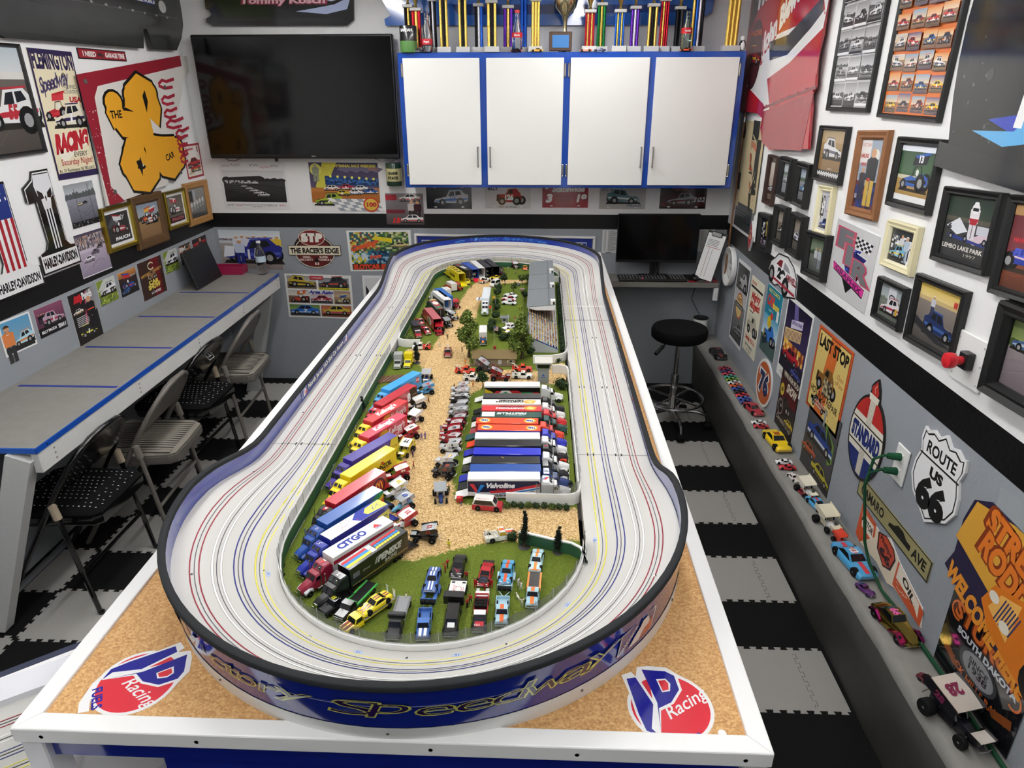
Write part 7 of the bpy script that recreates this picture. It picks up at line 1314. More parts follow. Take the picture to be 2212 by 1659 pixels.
for k,lab,f_ in(('smallA','small deep black frame with a grey race photo beside the brown plaque',ph(('a9b2b8','c9d2d8'),('7f8488','9a9ea2'),.6,[(modi,(52,34,80,'d8dce2','8a94a8',''))],'6a7a6a')),('smallB','small deep black frame with a blue race car photo, second from the plaque',ph(('8a98a8','b8c2cc'),('6a6a6c','8a8a8c'),.6,[(modi,(52,26,84,'2f6ab0','9ac2e0','5'))],'5a6a5a')),('rowA','deep black frame with a trophy and checkered flag photo above the car cutout',lambda a:(a.rect(0,0,100,100,'17181c'),a.noise(0,30,40,55,5,8,['e6e6e6','16161a','2a2a2e']),a.rect(50,36,12,46,'b59a4a'),a.ell(56,86,12,7,'c9b26a'),pers(a,78,8,60,'4a5a9a'),a.noise(0,0,100,24,9,4,['6a6a7a','b8b8c2','8a2a3a','2a2a38']),a.rect(70,20,26,30,'a8b8d0')),),('rowB','deep black frame with a black and white number photo, middle of three above the cutout',ph(('8a8478','a89f90'),('5a544c','7f7668'),.62,[(modi,(52,24,86,'17181c','e6e6e6','3'))])),('rowC','deep black frame with a white race car photo, nearest of three above the cutout',ph(('7a7468','988f80'),('54504a','7a7064'),.62,[(modi,(50,28,88,'e6e6ea','3f4f9a','2',-1))]))):
 framed(k,lab,f_,fw=.03,dep=.035,w=.168 if k[0]=='s' else(.2 if k=='rowA' else.172),h=.2 if k[0]=='s' else.2,tilt=0 if k[0]=='s' else None)
framed('rowD','deep black frame with two people on a green racetrack photo',lambda a:(scene(a,sky=('5a6a54','8a9a84'),gnd=('4a4f48','6f756c'),hz=.5,tree='3a4a38'),pers(a,38,12,62,'c9ccd0','6a6a70'),pers(a,62,8,66,'b8c0c8','8a8f98')),fw=.03,dep=.035,h=.2)
framed('cream1','small cream frame with a blue race car and checkered flag',lambda a:(a.rect(0,0,100,100,'c9c9d2'),a.noise(2,30,34,60,4,9,['f0f0f0','17171c']),a.ring(68,70,20,20,3,'5a5a68'),modi(a,52,6,92,'27418f','d8d8e0','')),col='e6ddb4',fw=.026,inner='f0e9c9',w=.158,h=.215)
framed('cream2','larger cream frame with a pale blue race car and white checkered suits',lambda a:(a.rect(0,0,100,100,'2f3436'),a.noise(4,40,92,40,12,6,['e9e9e9','1d1d20','6a6f74']),pers(a,70,6,78,'b8c9d8','b0c0d0','e6e6e6'),pers(a,48,20,66,'d8d8dc'),modi(a,34,10,66,'7ab4d0','e8d03a','17'),a.noise(80,0,18,60,4,9,['f0f0f0','15151a'])),col='e6ddb4',fw=.026,inner='f0e9c9')
def lembo(a):
 scene(a,sky=('26342c','3a463c'),gnd=('2e2f30','454644'),hz=.62,wall='5c584c');a.poly([(4,50),(30,66),(52,46),(30,38)],'e2e4ea');a.text('6',12,46,8,'1c1c1c',w=8,bold=.05);a.poly([(52,32),(92,52),(96,40),(70,26)],'d8c2cc');a.rect(70,44,26,14,'c9ccd4');a.poly([(10,38),(90,30),(94,26),(14,32)],'2f3f8a');pers(a,60,34,60,'e6e2e4','dcd8dc','f2f2f4');a.ell(60,84,8,8.5,'f0f0f2');a.poly([(54,80),(66,80),(66,85),(54,85)],'202428');a.poly([(50,68),(70,68),(66,58),(54,58)],'b52f3a');[whl(a,x,y,40,.5,0,.11)for x,y in((18,34),(50,34),(90,34))];a.text('LEMBO LAKE PARK',47,14,7,'e6e2da',w=88,bold=.03);a.text('1997',66,5,5,'c9c2b8',w=28)
framed('lembo','black frame with a helmeted racer seated on a white kart',lembo,fw=.024)
framed('redbg','black frame with a blue race car before a dark red wall, at the picture edge',ph(('6a3438','7f4044'),('5a3428','8a4a34'),.36,[(sprn,(46,20,110,'2f3f9a','e0c2cc',''))],None,None,lambda a:(a.text('FLR',26,40,9,'4a5ac2',w=28,bold=.05,shear=.3),a.rect(0,88,100,12,'b08a5a'),a.text('HAWKINS',26,56,6,'d8404a',w=36,bold=.03),pers(a,44,40,34,'1c1c22'))),fw=.024,h=.26,w=.27,du=-.02)
framed('bwsmall','small black frame with a grey victory banner photo beside the cord sign',lambda a:(scene(a,sky=('8f989c','b8c0c2'),gnd=('5a6058','7f857c'),hz=.5,tree='6f7a6c'),a.rect(34,40,34,56,'d8dade'),a.ring(52,66,12,8,3,'2a2a2e'),modi(a,50,12,84,'e6e0e2','a83048',''),a.rect(74,20,10,20,'c9a03a')),fw=.02)
framed('bluekart','black frame with a dark blue winged kart photo beside the red stop button',lambda a:(scene(a,sky=('d8b84a','e8d49a'),gnd=('4f4a46','8a8078'),hz=.74,wall='c9b07a'),modi(a,62,14,76,'23335e','3f5f9a','',-1),a.poly([(0,40),(40,24),(96,8),(60,6),(0,24)],'2f3034'),pers(a,38,50,34,'c9ccd4','3a3f5a','f0f0f0'),a.rect(84,78,8,10,'c23a34')),fw=.024)
framed('lowright','deep black frame with a blue and purple race car on grey tarmac',ph(('5a6a3f','8a9858'),('6f6468','8f8488'),.6,[(modi,(30,56,52,'3f5f8f','b8c2d0','')),(modi,(88,40,46,'a8386a','3f4f9a',''))],'4a5a34'),fw=.04,dep=.045,w=.31,h=.255,du=-.045,tilt=3,dz=-.012)
def flr(a):
 for pts,c in(([(30,70),(70,74),(60,50),(50,14),(34,44)],'1c2a8f'),([(30,72),(86,66),(60,40),(52,18),(38,40)],'16206f')):a.poly(pts,'f0f0f0');a.poly([(50+(x-50)*.93,48+(y-48)*.93)for x,y in pts],c)
 a.specks(40,30,26,40,40,['3f55d0','101850','5a70e8'],1,2.4)
 for x0 in range(7):
  for y0 in range(4):a.poly([(50+x0*5.4+y0*1,75-x0*.3+y0*3.4),(55.4+x0*5.4+y0,74.7-x0*.3+y0*3.4),(56.4+x0*5.4+y0,78-x0*.3+y0*3.4),(51+x0*5.4+y0,78.4-x0*.3+y0*3.4)],'141414' if(x0+y0)%2 else 'f4f4f4')
 for ch,x,y in(('F',27,66),('L',52,48),('R',72,34)):a.text(ch,x,y,24,'c8546a',w=40,bold=.09);a.text(ch,x,y+.4,23,'77787c',w=34,bold=.06)
 b=[(6,44),(94,28),(92,14),(64,20),(52,8),(36,26),(10,32)];a.poly(b,'f4f4f4');a.poly([(50+(x-50)*.94,27+(y-27)*.92)for x,y in b],'18181c');a.poly([(9,42),(91,27),(89,17),(12,33)],'e03f9a');a.text('GRAPHIX',50,26,7,'6a1f5a',w=68,rot=-9,bold=.04)
o=poster('flr','clear plastic sign with tall letters and a pink ribbon',flr,th=.003,back='dcdcdc',cat='sign',name='acrylic_sign',m='gloss',tilt=0)
sd,u,z,W,H,tl=Q['switch'];t=thing('switch_plate','white steel wall plate with a red mushroom stop button','switch',mat=wall_m('R',u,z,2,.001));m=MB('plastic');m.box((0,0,.004),(.15,.15,.008),'efefec',ch=.003);[m.ball((sx*.06,sy*.055,.008),.003,'b9b9b6',8)for sx in(-1,1)for sy in(-1,0,1)];m.obj('plate',t);m=MB('plastic');m.box((.012,.004,.02),(.04,.05,.026),'1a1a1a',ch=.003);m.obj('switch_box',t);m=MB('plastic');m.lathe([(.012,.03),(.013,.045),(.012,.05),(.021,.055),(.024,.064),(.022,.078),(.001,.082)],'d3232f',20,(.012,.004,0));m.obj('stop_button',t)
def p1(a):a.rect(0,0,100,100,'e2e2e2');scene(a,4,4,92,92,('9a9a9a','cfcfcf'),('3a3a3a','8f8f8f'),.5,None);a.grad(4,66,92,30,'5a5a5a','2a2a2a');rodd(a,56,66,76,'b0b0b0','6a6a6a');modi(a,60,12,70,'8a8a8a','4a4a4a');a.ell(50,48,26,16,'c9622c');a.ell(50,48,23,14,'e6cc8a');a.rect(20,45,60,6,'3a3f48');a.text('RACE',50,53,5,'8a3a22',w=30,bold=.04);a.text('CENTENNIAL',50,46.3,3,'f0e6d0',w=54)
poster('p1','black and white poster with an orange oval emblem, nearest the white ring',p1,tilt=0,w=.27,h=.52)
poster('p2','cream poster with red lettering and a line-drawn race car',lambda a:(a.rect(0,0,100,100,'e9e4cc'),a.rect(4,86,92,3,'1c1c1c'),a.text('SEE NOW',26,91,4,'c43a2a',w=36,bold=.03),a.text('Mighty',50,73,9,'c9302a',w=66,bold=.05,shear=.25,rot=4),a.text('Midgets!',50,61,9,'c9302a',w=76,bold=.05,shear=.25,rot=4),a.rect(18,55,30,1.4,'333333'),rodd(a,50,26,84,'cfc9b0','9a957f'),[a.line([(20+9*k,52),(30+7*k,38)],.7,'4a4a44')for k in range(7)],a.text('Sunday AUG 6',50,17,6,'c43a2a',w=74,bold=.03),a.text('SEPTEMBER',46,8,4,'2a2a2a',w=60),a.text('8 30',50,2.5,3,'2a2a2a',w=30)),back='e9e4cc',tilt=0,w=.245,h=.45,th=.003)
poster('p3','teal comic style poster with a yellow and blue cartoon hot rod',lambda a:(a.rect(0,0,100,100,'1f7f96'),a.grad(0,24,100,34,'d8eaf2','4f9fc0'),a.rect(0,0,100,26,'4a5f5a'),a.text("HOT COMICS",46,91,5,'e6d24a',w=72,bold=.03),a.text('CAR',30,73,14,'d23a34',w=46,bold=.07,shear=.2),a.text('toons',68,72,10,'e8c93a',w=40,bold=.05),a.rect(78,58,14,16,'f0f0f0'),a.text('vol 1',40,64,4,'f2f2f2',w=30,shear=.3),rodd(a,50,16,82,'2f6fc0','e6c93a'),a.poly([(28,54),(44,60),(56,48),(46,40),(30,44)],'e6c22c'),a.ell(52,60,9,5,'c23a34'),a.poly([(10,20),(40,26),(44,18),(14,10)],'1c2f3a')),tilt=0,w=.25,h=.37,th=.003)
def p4(a):
 a.rect(0,0,100,100,'ecebe6');a.grad(4,14,92,82,'4a3a6a','15122a');a.poly([(30,96),(44,96),(52,80),(38,72)],'6a5f9a');a.poly([(8,62),(70,72),(70,58),(8,48)],'e6c98a');[a.rect(10+5*k,49+.8*k,2,12,'6a3f5a')for k in range(12)];a.poly([(28,76),(70,84),(70,74),(28,66)],'d9d2e6');a.text('DRIVE-IN DINER',49,74,4,'4a3f8a',w=38,bold=.04,rot=8);a.noise(10,34,80,16,14,3,['e8b84a','d8903a','f0d88a','7a3a2a','b5562f']);a.rect(4,14,92,18,'1f1c2a');stok(a,44,26,62,'b3202f','7a1420');stok(a,74,15,40,'4a4f9a','2a2a5a','',-1);a.text('CLASSIC CRUISERS',50,5,4,'3a3a3a',w=74)
poster('p4','white-bordered night poster of a neon diner with a red car',p4,tilt=0,w=.35,h=.42,th=.003)
def p5(a):
 a.rect(0,0,100,100,'c8562a');a.rect(4,3,92,94,'3a2a1c');a.rect(5,4,90,92,'d9bf72');a.poly([(40,96),(66,96),(52,4),(26,4)],'cf6a2f');a.specks(8,6,84,88,40,['c9ac60','b8964a'],.5,1.6);a.text('LAST STOP',50,79,13,'1f1a14',w=84,bold=.05);a.text('Open',80,60,6,'a5502a',w=18,shear=.3);a.text('till late',80,53,5,'a5502a',w=22,shear=.3);a.text('HOT ROD REPAIR',48,22,8,'1f1a14',w=82,bold=.02);a.text('& PARTS',46,12,6,'8a4a2a',w=44);k=ky(a);rodd(a,44,30,62,'8a5f2a','4a3a22');a.rect(40,30,22,20,'4a4234');a.noise(40,32,24,18,6,5,['8f8468','3a3226','b5a882','5a5040'])
poster('p5','orange-bordered tan sign with a brown hot rod and big black lettering',p5,back='c8562a',cat='sign',tilt=0,w=.36,h=.385,th=.003)
def vint(a):a.rect(0,0,100,100,'2b2624');a.grad(3,50,94,47,'5a1c1f','2f2220');a.text('VINTAGE ROD',54,84,10,'d9cdb8',w=84,bold=.04);a.ell(16,62,11,10,'c9b23a');a.text('60',16,59,7,'2b2624',w=12,bold=.04);a.text('SHOW',64,66,13,'d9cdb8',w=52,bold=.05,shear=.2);rodd(a,40,30,66,'3a3430','6a6058');a.ring(20,34,14,12,2,'a89f90');a.text('Daredevil Drags',50,12,8,'c9bda8',w=86,shear=.3);stok(a,76,16,50,'c9b22c','8a6a1c')
poster('vintage','dark red and black vintage rod show sign above the toy cars',vint,back='2b2624',cat='sign',tilt=0,w=.25,h=.33,dz=.04,th=.003)
def dkc(a):a.grad(0,0,100,100,'3a3a3c','4f4f52');stok(a,24,84,52,'8a2a2c','b8b8b8','',-1);a.text('CAMARO',26,92,5,'c9c9c9',w=40);a.rect(50,74,5,22,'8a9298');a.poly([(60,82),(92,66),(96,44),(84,36),(66,60)],'6a8f3a');a.poly([(66,78),(88,64),(90,48),(82,44),(70,60)],'2a2c2c');stok(a,50,42,86,'233f86','c9ced6','',-1);stok(a,22,20,50,'b8583a','5a2a22','');stok(a,70,6,62,'b5a82f','2a2a22','',-1)
poster('darkcars','dark grey sign painted with six muscle cars standing on the ledge',dkc,back='3a3a3c',cat='sign',tilt=0,w=.33,h=.36,dz=.045,th=.003)
EL_=lambda n=36,rx=50,ry=50:[(50+rx*cos(2*pi*k/n),50+ry*sin(2*pi*k/n))for k in range(n)]
poster('oval76','round orange sign with dark blue number 76',lambda a:(a.ell(50,50,50,50,'e9e6e0',40),a.ell(50,50,44,44,'c2622f',40),a.text('76',50,28,44,'ecebe8',w=62,bold=.09),a.text('76',50,30,40,'26345a',w=54,bold=.06)),back='ddd',outline=EL_(),cat='sign',name='round_sign',tilt=0,w=.27,h=.27,th=.006)
def std(a):
 el=[(50+49*cos(2*pi*k/40),42+40*sin(2*pi*k/40))for k in range(40)];a.poly(el,'2a2624');inn=[(50+47*cos(2*pi*k/40),42+38.4*sin(2*pi*k/40))for k in range(40)];a.poly(inn,'e6e0d0');a.poly([p for p in inn if p[1]>54],'b8302c');a.poly([p for p in inn if p[1]<30],'22326f');a.rect(5,52.5,90,1.5,'2a2624');a.rect(5,30,90,1.5,'2a2624')
 for y0,y1 in((54,80),(5,30)):a.poly([(43,y0),(57,y0),(58,y1),(42,y1)],'e6e0d0');[a.line([(44+3*k,y0),(44+3*k,y1)],.8,'8a8272')for k in range(5)]
 a.poly([(38,78),(62,78),(64,84),(36,84)],'e6e0d0');a.poly([(40,84),(36,90),(42,95),(50,100),(58,93),(63,88),(60,84)],'2a2624');a.poly([(42,84),(39,90),(46,94),(50,98),(56,92),(60,88),(58,84)],'b8302c');a.line([(50,86),(47,90),(52,94)],1.2,'e6c9b0');a.text('STANDARD',50,35.5,14,'22326f',w=82,bold=.07)
poster('standard','round red, white and blue torch sign with a flame on top',std,back='2a2624',outline=[(50+50*cos(pi*k/20),42+41*sin(pi*k/20))for k in range(-30,9)]+[(64,84),(60,92),(50,100),(40,94),(36,84)],cat='sign',name='round_sign',tilt=0,w=.275,h=.42,th=.006,dz=.0)
sd,u,z,W,H,tl=Q['outlet'];t=thing('power_outlet','white outlet plate beside the round torch sign','outlet',mat=wall_m('R',u,z,0,.001));m=MB('plastic');m.box((0,0,.004),(.08,.135,.008),'efefec',ch=.003);m.obj('plate',t);[(lambda m:(m.box((0,sy*.028,.009),(.034,.03,.004),'e2e2de',ch=.002),m.obj('socket',t)))(MB('plastic'))for sy in(-1,1)]
CORD=[[(1.232,u0,z0),(1.19,u0+.005,z0+.004),(1.165,u0+.02,z0-.02),(1.165,2.13,.72),(1.172,2.09,.60),(1.18,2.07,.52),(1.19,2.03,.46),(1.21,1.95,.405),(1.225,1.85,.393+dzz),(1.23,1.6,.392+dzz),(1.228,1.3,.39+dzz),(1.23,.9,.39+dzz)]for u0,z0,dzz in((u if False else 2.093,.857,.006),(2.095,.80,.0))]
for k,P in enumerate(CORD):
 t=thing('extension_cord','dark green power cord plugged into the %s outlet socket and running along the ledge'%('upper' if k==0 else 'lower'),'cord',group='green power cords');m=MB('rubber');m.tube([(p[0],p[1],p[2])for p in P],.0052,'1c4a30',n=8);m.obj('cable',t,smooth=80);m=MB('rubber');m.tube([(1.243,P[0][1],P[0][2]),(1.20,P[0][1]+.003,P[0][2]+.003)],[.014,.011],'1f5236',n=10);m.obj('plug',t)
def rt(a):
 s_=[(50,100),(38,92),(26,95),(14,90),(8,92),(6,80),(11,68),(4,52),(3,36),(14,20),(34,10),(50,1)];o=s_+[(100-x,y)for x,y in s_[-2:0:-1]]
 a.poly(o,'f2f2f2');a.poly([(50+(x-50)*.93,49+(y-49)*.935)for x,y in o],'161616');a.poly([(50+(x-50)*.89,49+(y-49)*.895)for x,y in o],'f4f4f4');a.rect(10,64,80,2,'161616');a.text('ROUTE',50,70,12,'161616',w=60,bold=.03);a.text('US',50,49,10,'161616',w=26,bold=.06);a.text('66',50,14,30,'161616',w=56,bold=.07);return o
_s=[(50,100),(38,92),(26,95),(14,90),(8,92),(6,80),(11,68),(4,52),(3,36),(14,20),(34,10),(50,1)]
poster('route','white shield shaped road sign with black number 66',rt,back='e9e9e9',outline=_s+[(100-x,y)for x,y in _s[-2:0:-1]],cat='sign',name='shield_sign',tilt=1,w=.275,h=.315,th=.008)
poster('camaro','long olive street name sign with a black car shape',lambda a:(a.rect(0,0,300,50,'1c1c18'),a.rect(3,3,294,44,'9a9266'),a.text('CAMARO',68,14,22,'1c1c18',w=104,bold=.04),sh(a,186,12,86,[(0,.05),(.02,.14),(.24,.2),(.38,.3),(.62,.3),(.8,.2),(1,.19),(1,.05)],'1c1c18'),a.text('AVE',262,14,22,'1c1c18',w=48,bold=.04)),300,50,back='9a9266',cat='sign',name='street_sign',tilt=0,th=.003,w=.53,h=.08)
def bbx(pts):xs,ys=[p[0]for p in pts],[p[1]for p in pts];return min(xs),max(xs),min(ys),max(ys)
def cutout(sd,pts,fn,label,name='sign',th=.004,off=.001,m='print',back='ddd',cat='sign',edge=None):
 """pts: outline on the wall as (reading-direction coordinate, height)"""
 x0,x1,z0,z1=bbx(pts);a=Art(x1-x0,z1-z0,100,100,seed=len(label));P=[((x-x0)/(x1-x0)*100,(z-z0)/(z1-z0)*100)for x,z in pts];fn(a,P)
 u=(x0+x1)/2;o=a.build(name,None,wall_m(sd,-u if sd=='R' else u,(z0+z1)/2,0,off+th),th,m,back,P,edge=edge);tag(o,label,cat);return o
def mot(a,P):
 a.poly(P,'ecdcc0');sc=lambda q,c:a.poly(q,c);sc([(0,100),(0,12),(8,4),(26,60),(24,92)],'cf5a34');sc([(3,84),(22,80),(24,44),(6,46)],'f0e6d2');a.text('MOTOR',13,58,15,'2a2420',w=18,rot=-6,bold=.04)
 sc([(29,84),(40,96),(52,88),(57,70),(54,34),(44,22),(32,44)],'3a1f1a');sc([(31,82),(40,93),(51,85),(55,69),(52,37),(44,26),(34,46)],'c24a2c');a.text('Phillips',42,68,11,'3a1f1a',w=19,rot=-14,bold=.03);a.text('66',43,40,19,'3a1f1a',w=16,bold=.06,rot=-10);sc([(60,78),(98,44),(98,6),(60,14)],'cf5a34');sc([(62,76),(92,48),(94,16),(88,30),(62,38)],'f0e6d2');a.text('OIL',77,40,16,'2a2420',w=18,rot=-20,bold=.04);a.specks(64,16,14,16,14,['f0e6d2'],.6,1.4)
cutout('R',[(-2.269,.477),(-2.262,.545),(-2.128,.534),(-2.115,.53),(-2.041,.557),(-1.969,.526),(-1.955,.52),(-1.782,.477),(-1.761,.412),(-1.95,.418),(-1.995,.40),(-2.089,.42),(-2.245,.405)],mot,'orange and cream three-part motor oil sign just above the ledge',th=.003)
def rodw(a,P):
 a.poly(P,'2a2440');a.poly([(2,56),(10,92),(40,99),(70,98),(88,60),(98,20)],'d9a23c');
 for t_,x,y,h,w_,r in(('STREET',46,76,16,52,-12),('RODDERS',52,52,18,66,-16)):a.text(t_,x,y,h,'8a3a1c',w=w_*1.05,rot=r,bold=.11);a.text(t_,x,y,h,'e07a2a',w=w_,rot=r,bold=.05)
 a.poly([(0,30),(6,42),(96,-4),(96,-16),(60,0)],'1f2a55')if False else None;a.text('WELCOME HERE',40,12,13,'e0902f',w=76,rot=-14,bold=.06)
 a.poly([(34,34),(40,52),(60,60),(84,50),(100,44),(100,8),(80,6),(58,14),(44,20)],'d9781f');a.poly([(40,34),(46,50),(60,56),(58,24)],'ecb25a');[a.line([(46+2*k,30-.2*k),(50+2*k,50-.4*k)],.9,'3a3f6a')for k in range(7)];whl(a,82,18,34,.5,0,.32,1,'c9c9cc');a.ell(42,44,4,4,'f0e9d8');a.ell(54,32,4,4,'f0e9d8')
cutout('R',[(-1.72,.75),(-1.725,.862),(-1.705,.94),(-1.64,.975),(-1.52,.97),(-1.4,.96),(-1.215,.86),(-1.215,.57),(-1.37,.60),(-1.60,.64),(-1.745,.685)],rodw,'orange and navy welcome sign with an orange street rod',th=.004,back='2a2440')
def stg(a):
 a.rect(0,0,100,100,'16161a');a.ell(50,44,24,17,'3f4044');a.ell(50,44,20,14,'8a8a8e');a.text('STURGIS',51,70,19,'6a2f16',w=90,bold=.08,rot=-2,arc=-8);a.text('STURGIS',51,71,17,'cf6a2c',w=86,bold=.04,rot=-2,arc=-8);a.text('SOUTH DAKOTA',54,60,7,'c9ccd2',w=74,bold=.05);a.text('SINCE',50,45,6,'2a2a2e',w=24,bold=.03);a.text('1938',50,37,7,'2a2a2e',w=26,bold=.03);a.text('BLACK HILLS RALLY',50,20,8,'c9622c',w=84,bold=.03,arc=-30);a.poly([(6,40),(30,26),(24,20),(4,30)],'8a4a24');a.poly([(94,40),(70,26),(76,20),(96,30)],'8a4a24');a.ring(12,80,8,10,2,'cf6a2c',14,30,300);a.ring(90,60,7,9,2,'cf6a2c',14,-120,150)
poster('sturgis','black motorcycle rally sign with orange lettering, nearest on the right wall',stg,back='16161a',cat='sign',tilt=1,w=.36,h=.275,th=.003,m='gloss')
m=MB('clear');m.box((0,0,.001),(.30,.34,.002),'e6ecf0');tag(m.obj('clear_sheet',None,wall_m('R',1.47,.87,3,.0005),smooth=0),'clear plastic sheet behind the orange welcome sign','plastic sheet')
cutout('R',[(-3.73,1.10),(-3.70,1.155),(-3.66,1.175),(-3.6,1.215),(-3.46,1.228),(-3.36,1.20),(-3.29,1.15),(-3.275,1.06),(-3.40,1.03),(-3.45,1.05),(-3.55,1.06),(-3.60,1.04),(-3.69,1.05)],lambda a,P:(a.poly(P,'141416'),a.poly([(50+(x-50)*.95,50+(y-50)*.92)for x,y in P],'e6e6e6'),a.poly([(14,40),(22,66),(34,84),(56,90),(76,76),(92,56),(96,30),(20,22)],'f4f4f4'),a.poly([(26,64),(36,80),(46,82),(44,62)],'7a1f28'),a.poly([(50,62),(52,82),(66,74),(74,62)],'9a9aa0'),a.text('29',46,34,24,'18181a',w=24,bold=.08),a.text('AMWELL',78,42,16,'8a1f2a',w=34,bold=.05,shear=.2),whl(a,14,30,40,.5,0,.26),whl(a,64,22,40,.5,0,.28),a.line([(20,24),(95,20)],3,'a83040')),'white race car shaped cutout numbered 29 on the black band','car_cutout',.003)
cutout('R',[(-4.106,1.289),(-4.06,1.205),(-4.095,1.114),(-4.14,1.185)],lambda a,P:(a.poly(P,'d9b8b0'),a.poly([(50+(x-50)*.9,50+(y-50)*.93)for x,y in P],'a8202c'),a.rect(30,40,40,12,'c9b08a'),a.ell(52,62,12,10,'d8c2b0'),a.ell(52,60,8,6,'4a4a3a')),'small red diamond sign with a cream badge by the deep black frames','diamond_sign',.012)
t=thing('panel_box','grey metal breaker panel door below the checkered flag','panel',mat=wall_m('R',4.30,1.275,0,.001));m=MB('satin');m.box((0,0,.007),(.36,.15,.014),'8f9498',ch=.003);[m.box((-.02,.03-.018*k,.0145),(.26,.003,.001),'5c6064')for k in range(4)];m.box((.14,-.02,.016),(.02,.012,.004),'6a6e72');MATS;m.obj('door_panel',t,smooth=20)
t=thing('wall_ring','round white dish with red and black print on the right wall by the shelf','dish',mat=wall_m('R',4.43,.937,0,.001));m=MB('plastic');m.lathe([(.001,.012),(.085,.012),(.098,.02),(.112,.034),(.124,.036),(.128,.028),(.12,.004),(.1,0)][::-1],'ececea',40);m.obj('dish',t,smooth=50);a=Art(.16,.16,100,100);a.ring(50,50,46,46,2,'a8323c',30,190,300);a.text('RACING',50,60,12,'2a2a2c',w=50,shear=.3);a.noise(38,76,22,16,4,4,['1c1c1e','e6e6e6']);a.text('Club',50,40,10,'2a2a2c',w=30,shear=.3);a.build('print',t,Matrix.Translation((0,0,.0126)),panel=False)
def flg(a):
 a.rect(0,0,100,100,'bfb08c')
 for i,j in((0,4),(2,4),(0,1),(2,0),(3,1),(3,3),(1,0),(3,2)):a.poly([(i*25+1.5*sin(j),j*20+1.2*sin(i*2)),(i*25+25-1.5*sin(j),j*20),(i*25+25,j*20+20),(i*25,j*20+20+sin(i))],'2a2b28')
 a.ell(48,52,36,34,'c4b592',26);a.specks(4,4,92,92,30,['a8986f','d0c29c'],.8,2.2);a.text('WALL STADIUM',50,72,6,'c2563f',w=60,arc=70,bold=.03);a.text('BELMAR NJ',48,26,6,'c2563f',w=46,bold=.03);stok(a,50,42,40,'c2563f','c4b592','',-1);a.ell(48,60,6,5,'c2563f');a.poly([(40,54),(56,54),(54,62),(44,62)],'c2563f')
sd,u,z,W,H,tl=Q['flag'];t=thing('club_flag','old tan and black checkered flag with red printing on a wooden stick','flag',mat=wall_m('R',4.30,1.575,2,.012));a=Art(.40,.50,100,100,6);flg(a);a.build('cloth',t,None,.002,'print','bfb08c',warp=lambda x,y,z_:(x,y,z_+.006*sin(x*22+y*5)),edge='a89a78')
m=MB('wood');m.tube([(-.205,.30,.005),(-.215,-.1,.005),(-.235,-.75,.01)],.006,'8a5f3c',n=8);m.obj('stick',t);m=MB('satin');m.tube([(-.204,.27,.005),(-.205,.24,.005)],.008,'d8d8d8',n=8);m.obj('ferrule',t)
def blew(a,P):
 a.poly(P,'b01f2c');a.poly([(8,58),(18,70),(36,66),(60,84),(90,98),(99,98),(96,60),(60,42),(48,20),(42,18),(40,24),(10,34)],'efeeec');a.poly([(4,62),(20,72),(34,100),(60,100),(92,74),(96,66),(52,62),(34,60),(20,60)],'b01f2c');a.poly([(2,66),(14,78),(26,100),(2,100)],'1b1b1e')
 a.poly([(14,78),(56,92),(60,100),(20,100)],'1b1b1e');a.text('TRUCKING',42,88,8,'f2f2f2',w=66,bold=.07,rot=14,shear=.2);a.text('John Blewett Inc',58,70,11,'b5202c',w=66,bold=.1,rot=24,shear=.25);a.text('John Blewett Inc',58,70.5,10.5,'f6f6f4',w=64,bold=.06,rot=24,shear=.25);a.poly([(36,58),(60,60),(92,74),(94,66),(62,50),(40,48)],'3a3b40');a.poly([(44,44),(70,52),(95,68),(95,62),(70,46),(50,36)],'e9e8e6');a.poly([(40,38),(66,46),(96,60),(97,40),(60,26),(50,20)],'b01f2c')
 a.ell(16,52,11,20,'2a2428',26);a.ell(16,52,10,18.5,'54282c',26);modi(a,16,46,18,'b02830','e0c23a','',-1);a.text('RACING',16,63,3,'d8622c',w=15,bold=.04);a.line([(40,22),(98,34)],1.2,'7a1420');a.poly([(40,20),(97,32),(94,4),(60,1),(44,3)],'9a2431');[a.ell(44+9*k,23.5+1.9*k,.8,.8,'5a0f18',8)for k in range(6)]
cutout('R',[(-4.62,2.61),(-3.42,2.61),(-3.40,2.22),(-3.42,2.13),(-3.385,2.01),(-3.42,1.98),(-3.39,1.92),(-3.35,1.75),(-3.9,1.70),(-4.045,1.725),(-4.12,1.80),(-4.11,1.85),(-4.22,1.87),(-4.60,1.87),(-4.62,2.1)],blew,'red, white and black race car body panel with script lettering and maroon flap','body_panel',.012,.022,'gloss','a82430','body panel')
def hbl(a,P):
 a.poly(P,'131416');a.specks(6,14,60,34,24,['4a4b4e','2f3032'],.4,1.1);a.poly([(60,72),(64,100),(100,100),(100,66)],'1b1c1f');a.poly([(28,22),(60,26),(100,40),(100,14),(60,14)],'2a3fae');a.poly([(20,18),(44,19),(70,40),(70,30),(54,16),(40,14)],'5aa8dc');a.poly([(40,74),(100,62),(100,52),(40,60)],'efeeea');a.text('www.harley',72,58,7,'b02a3a',w=58,rot=-11,bold=.02);a.specks(40,60,8,13,10,['6a6a6c'],.6,1.4);a.text('Ho',56,22,22,'f0f0f0',w=26,bold=.06,shear=.1);a.poly([(0,13),(100,6),(100,0),(0,4)],'1c1d1f');a.poly([(86,100),(100,92),(100,100)],'4a9fd8');a.ell(23,36,2,2,'3a3b3e')
cutout('R',[(-2.23,2.56),(-1.55,2.56),(-1.50,1.76),(-1.85,1.80),(-2.177,1.80),(-2.205,1.82),(-2.225,1.89),(-2.25,1.99),(-2.265,2.09),(-2.268,2.19)],hbl,'shiny black body panel with a white web address strip and blue swoosh','body_panel',.02,.015,'gloss','131416','body panel')
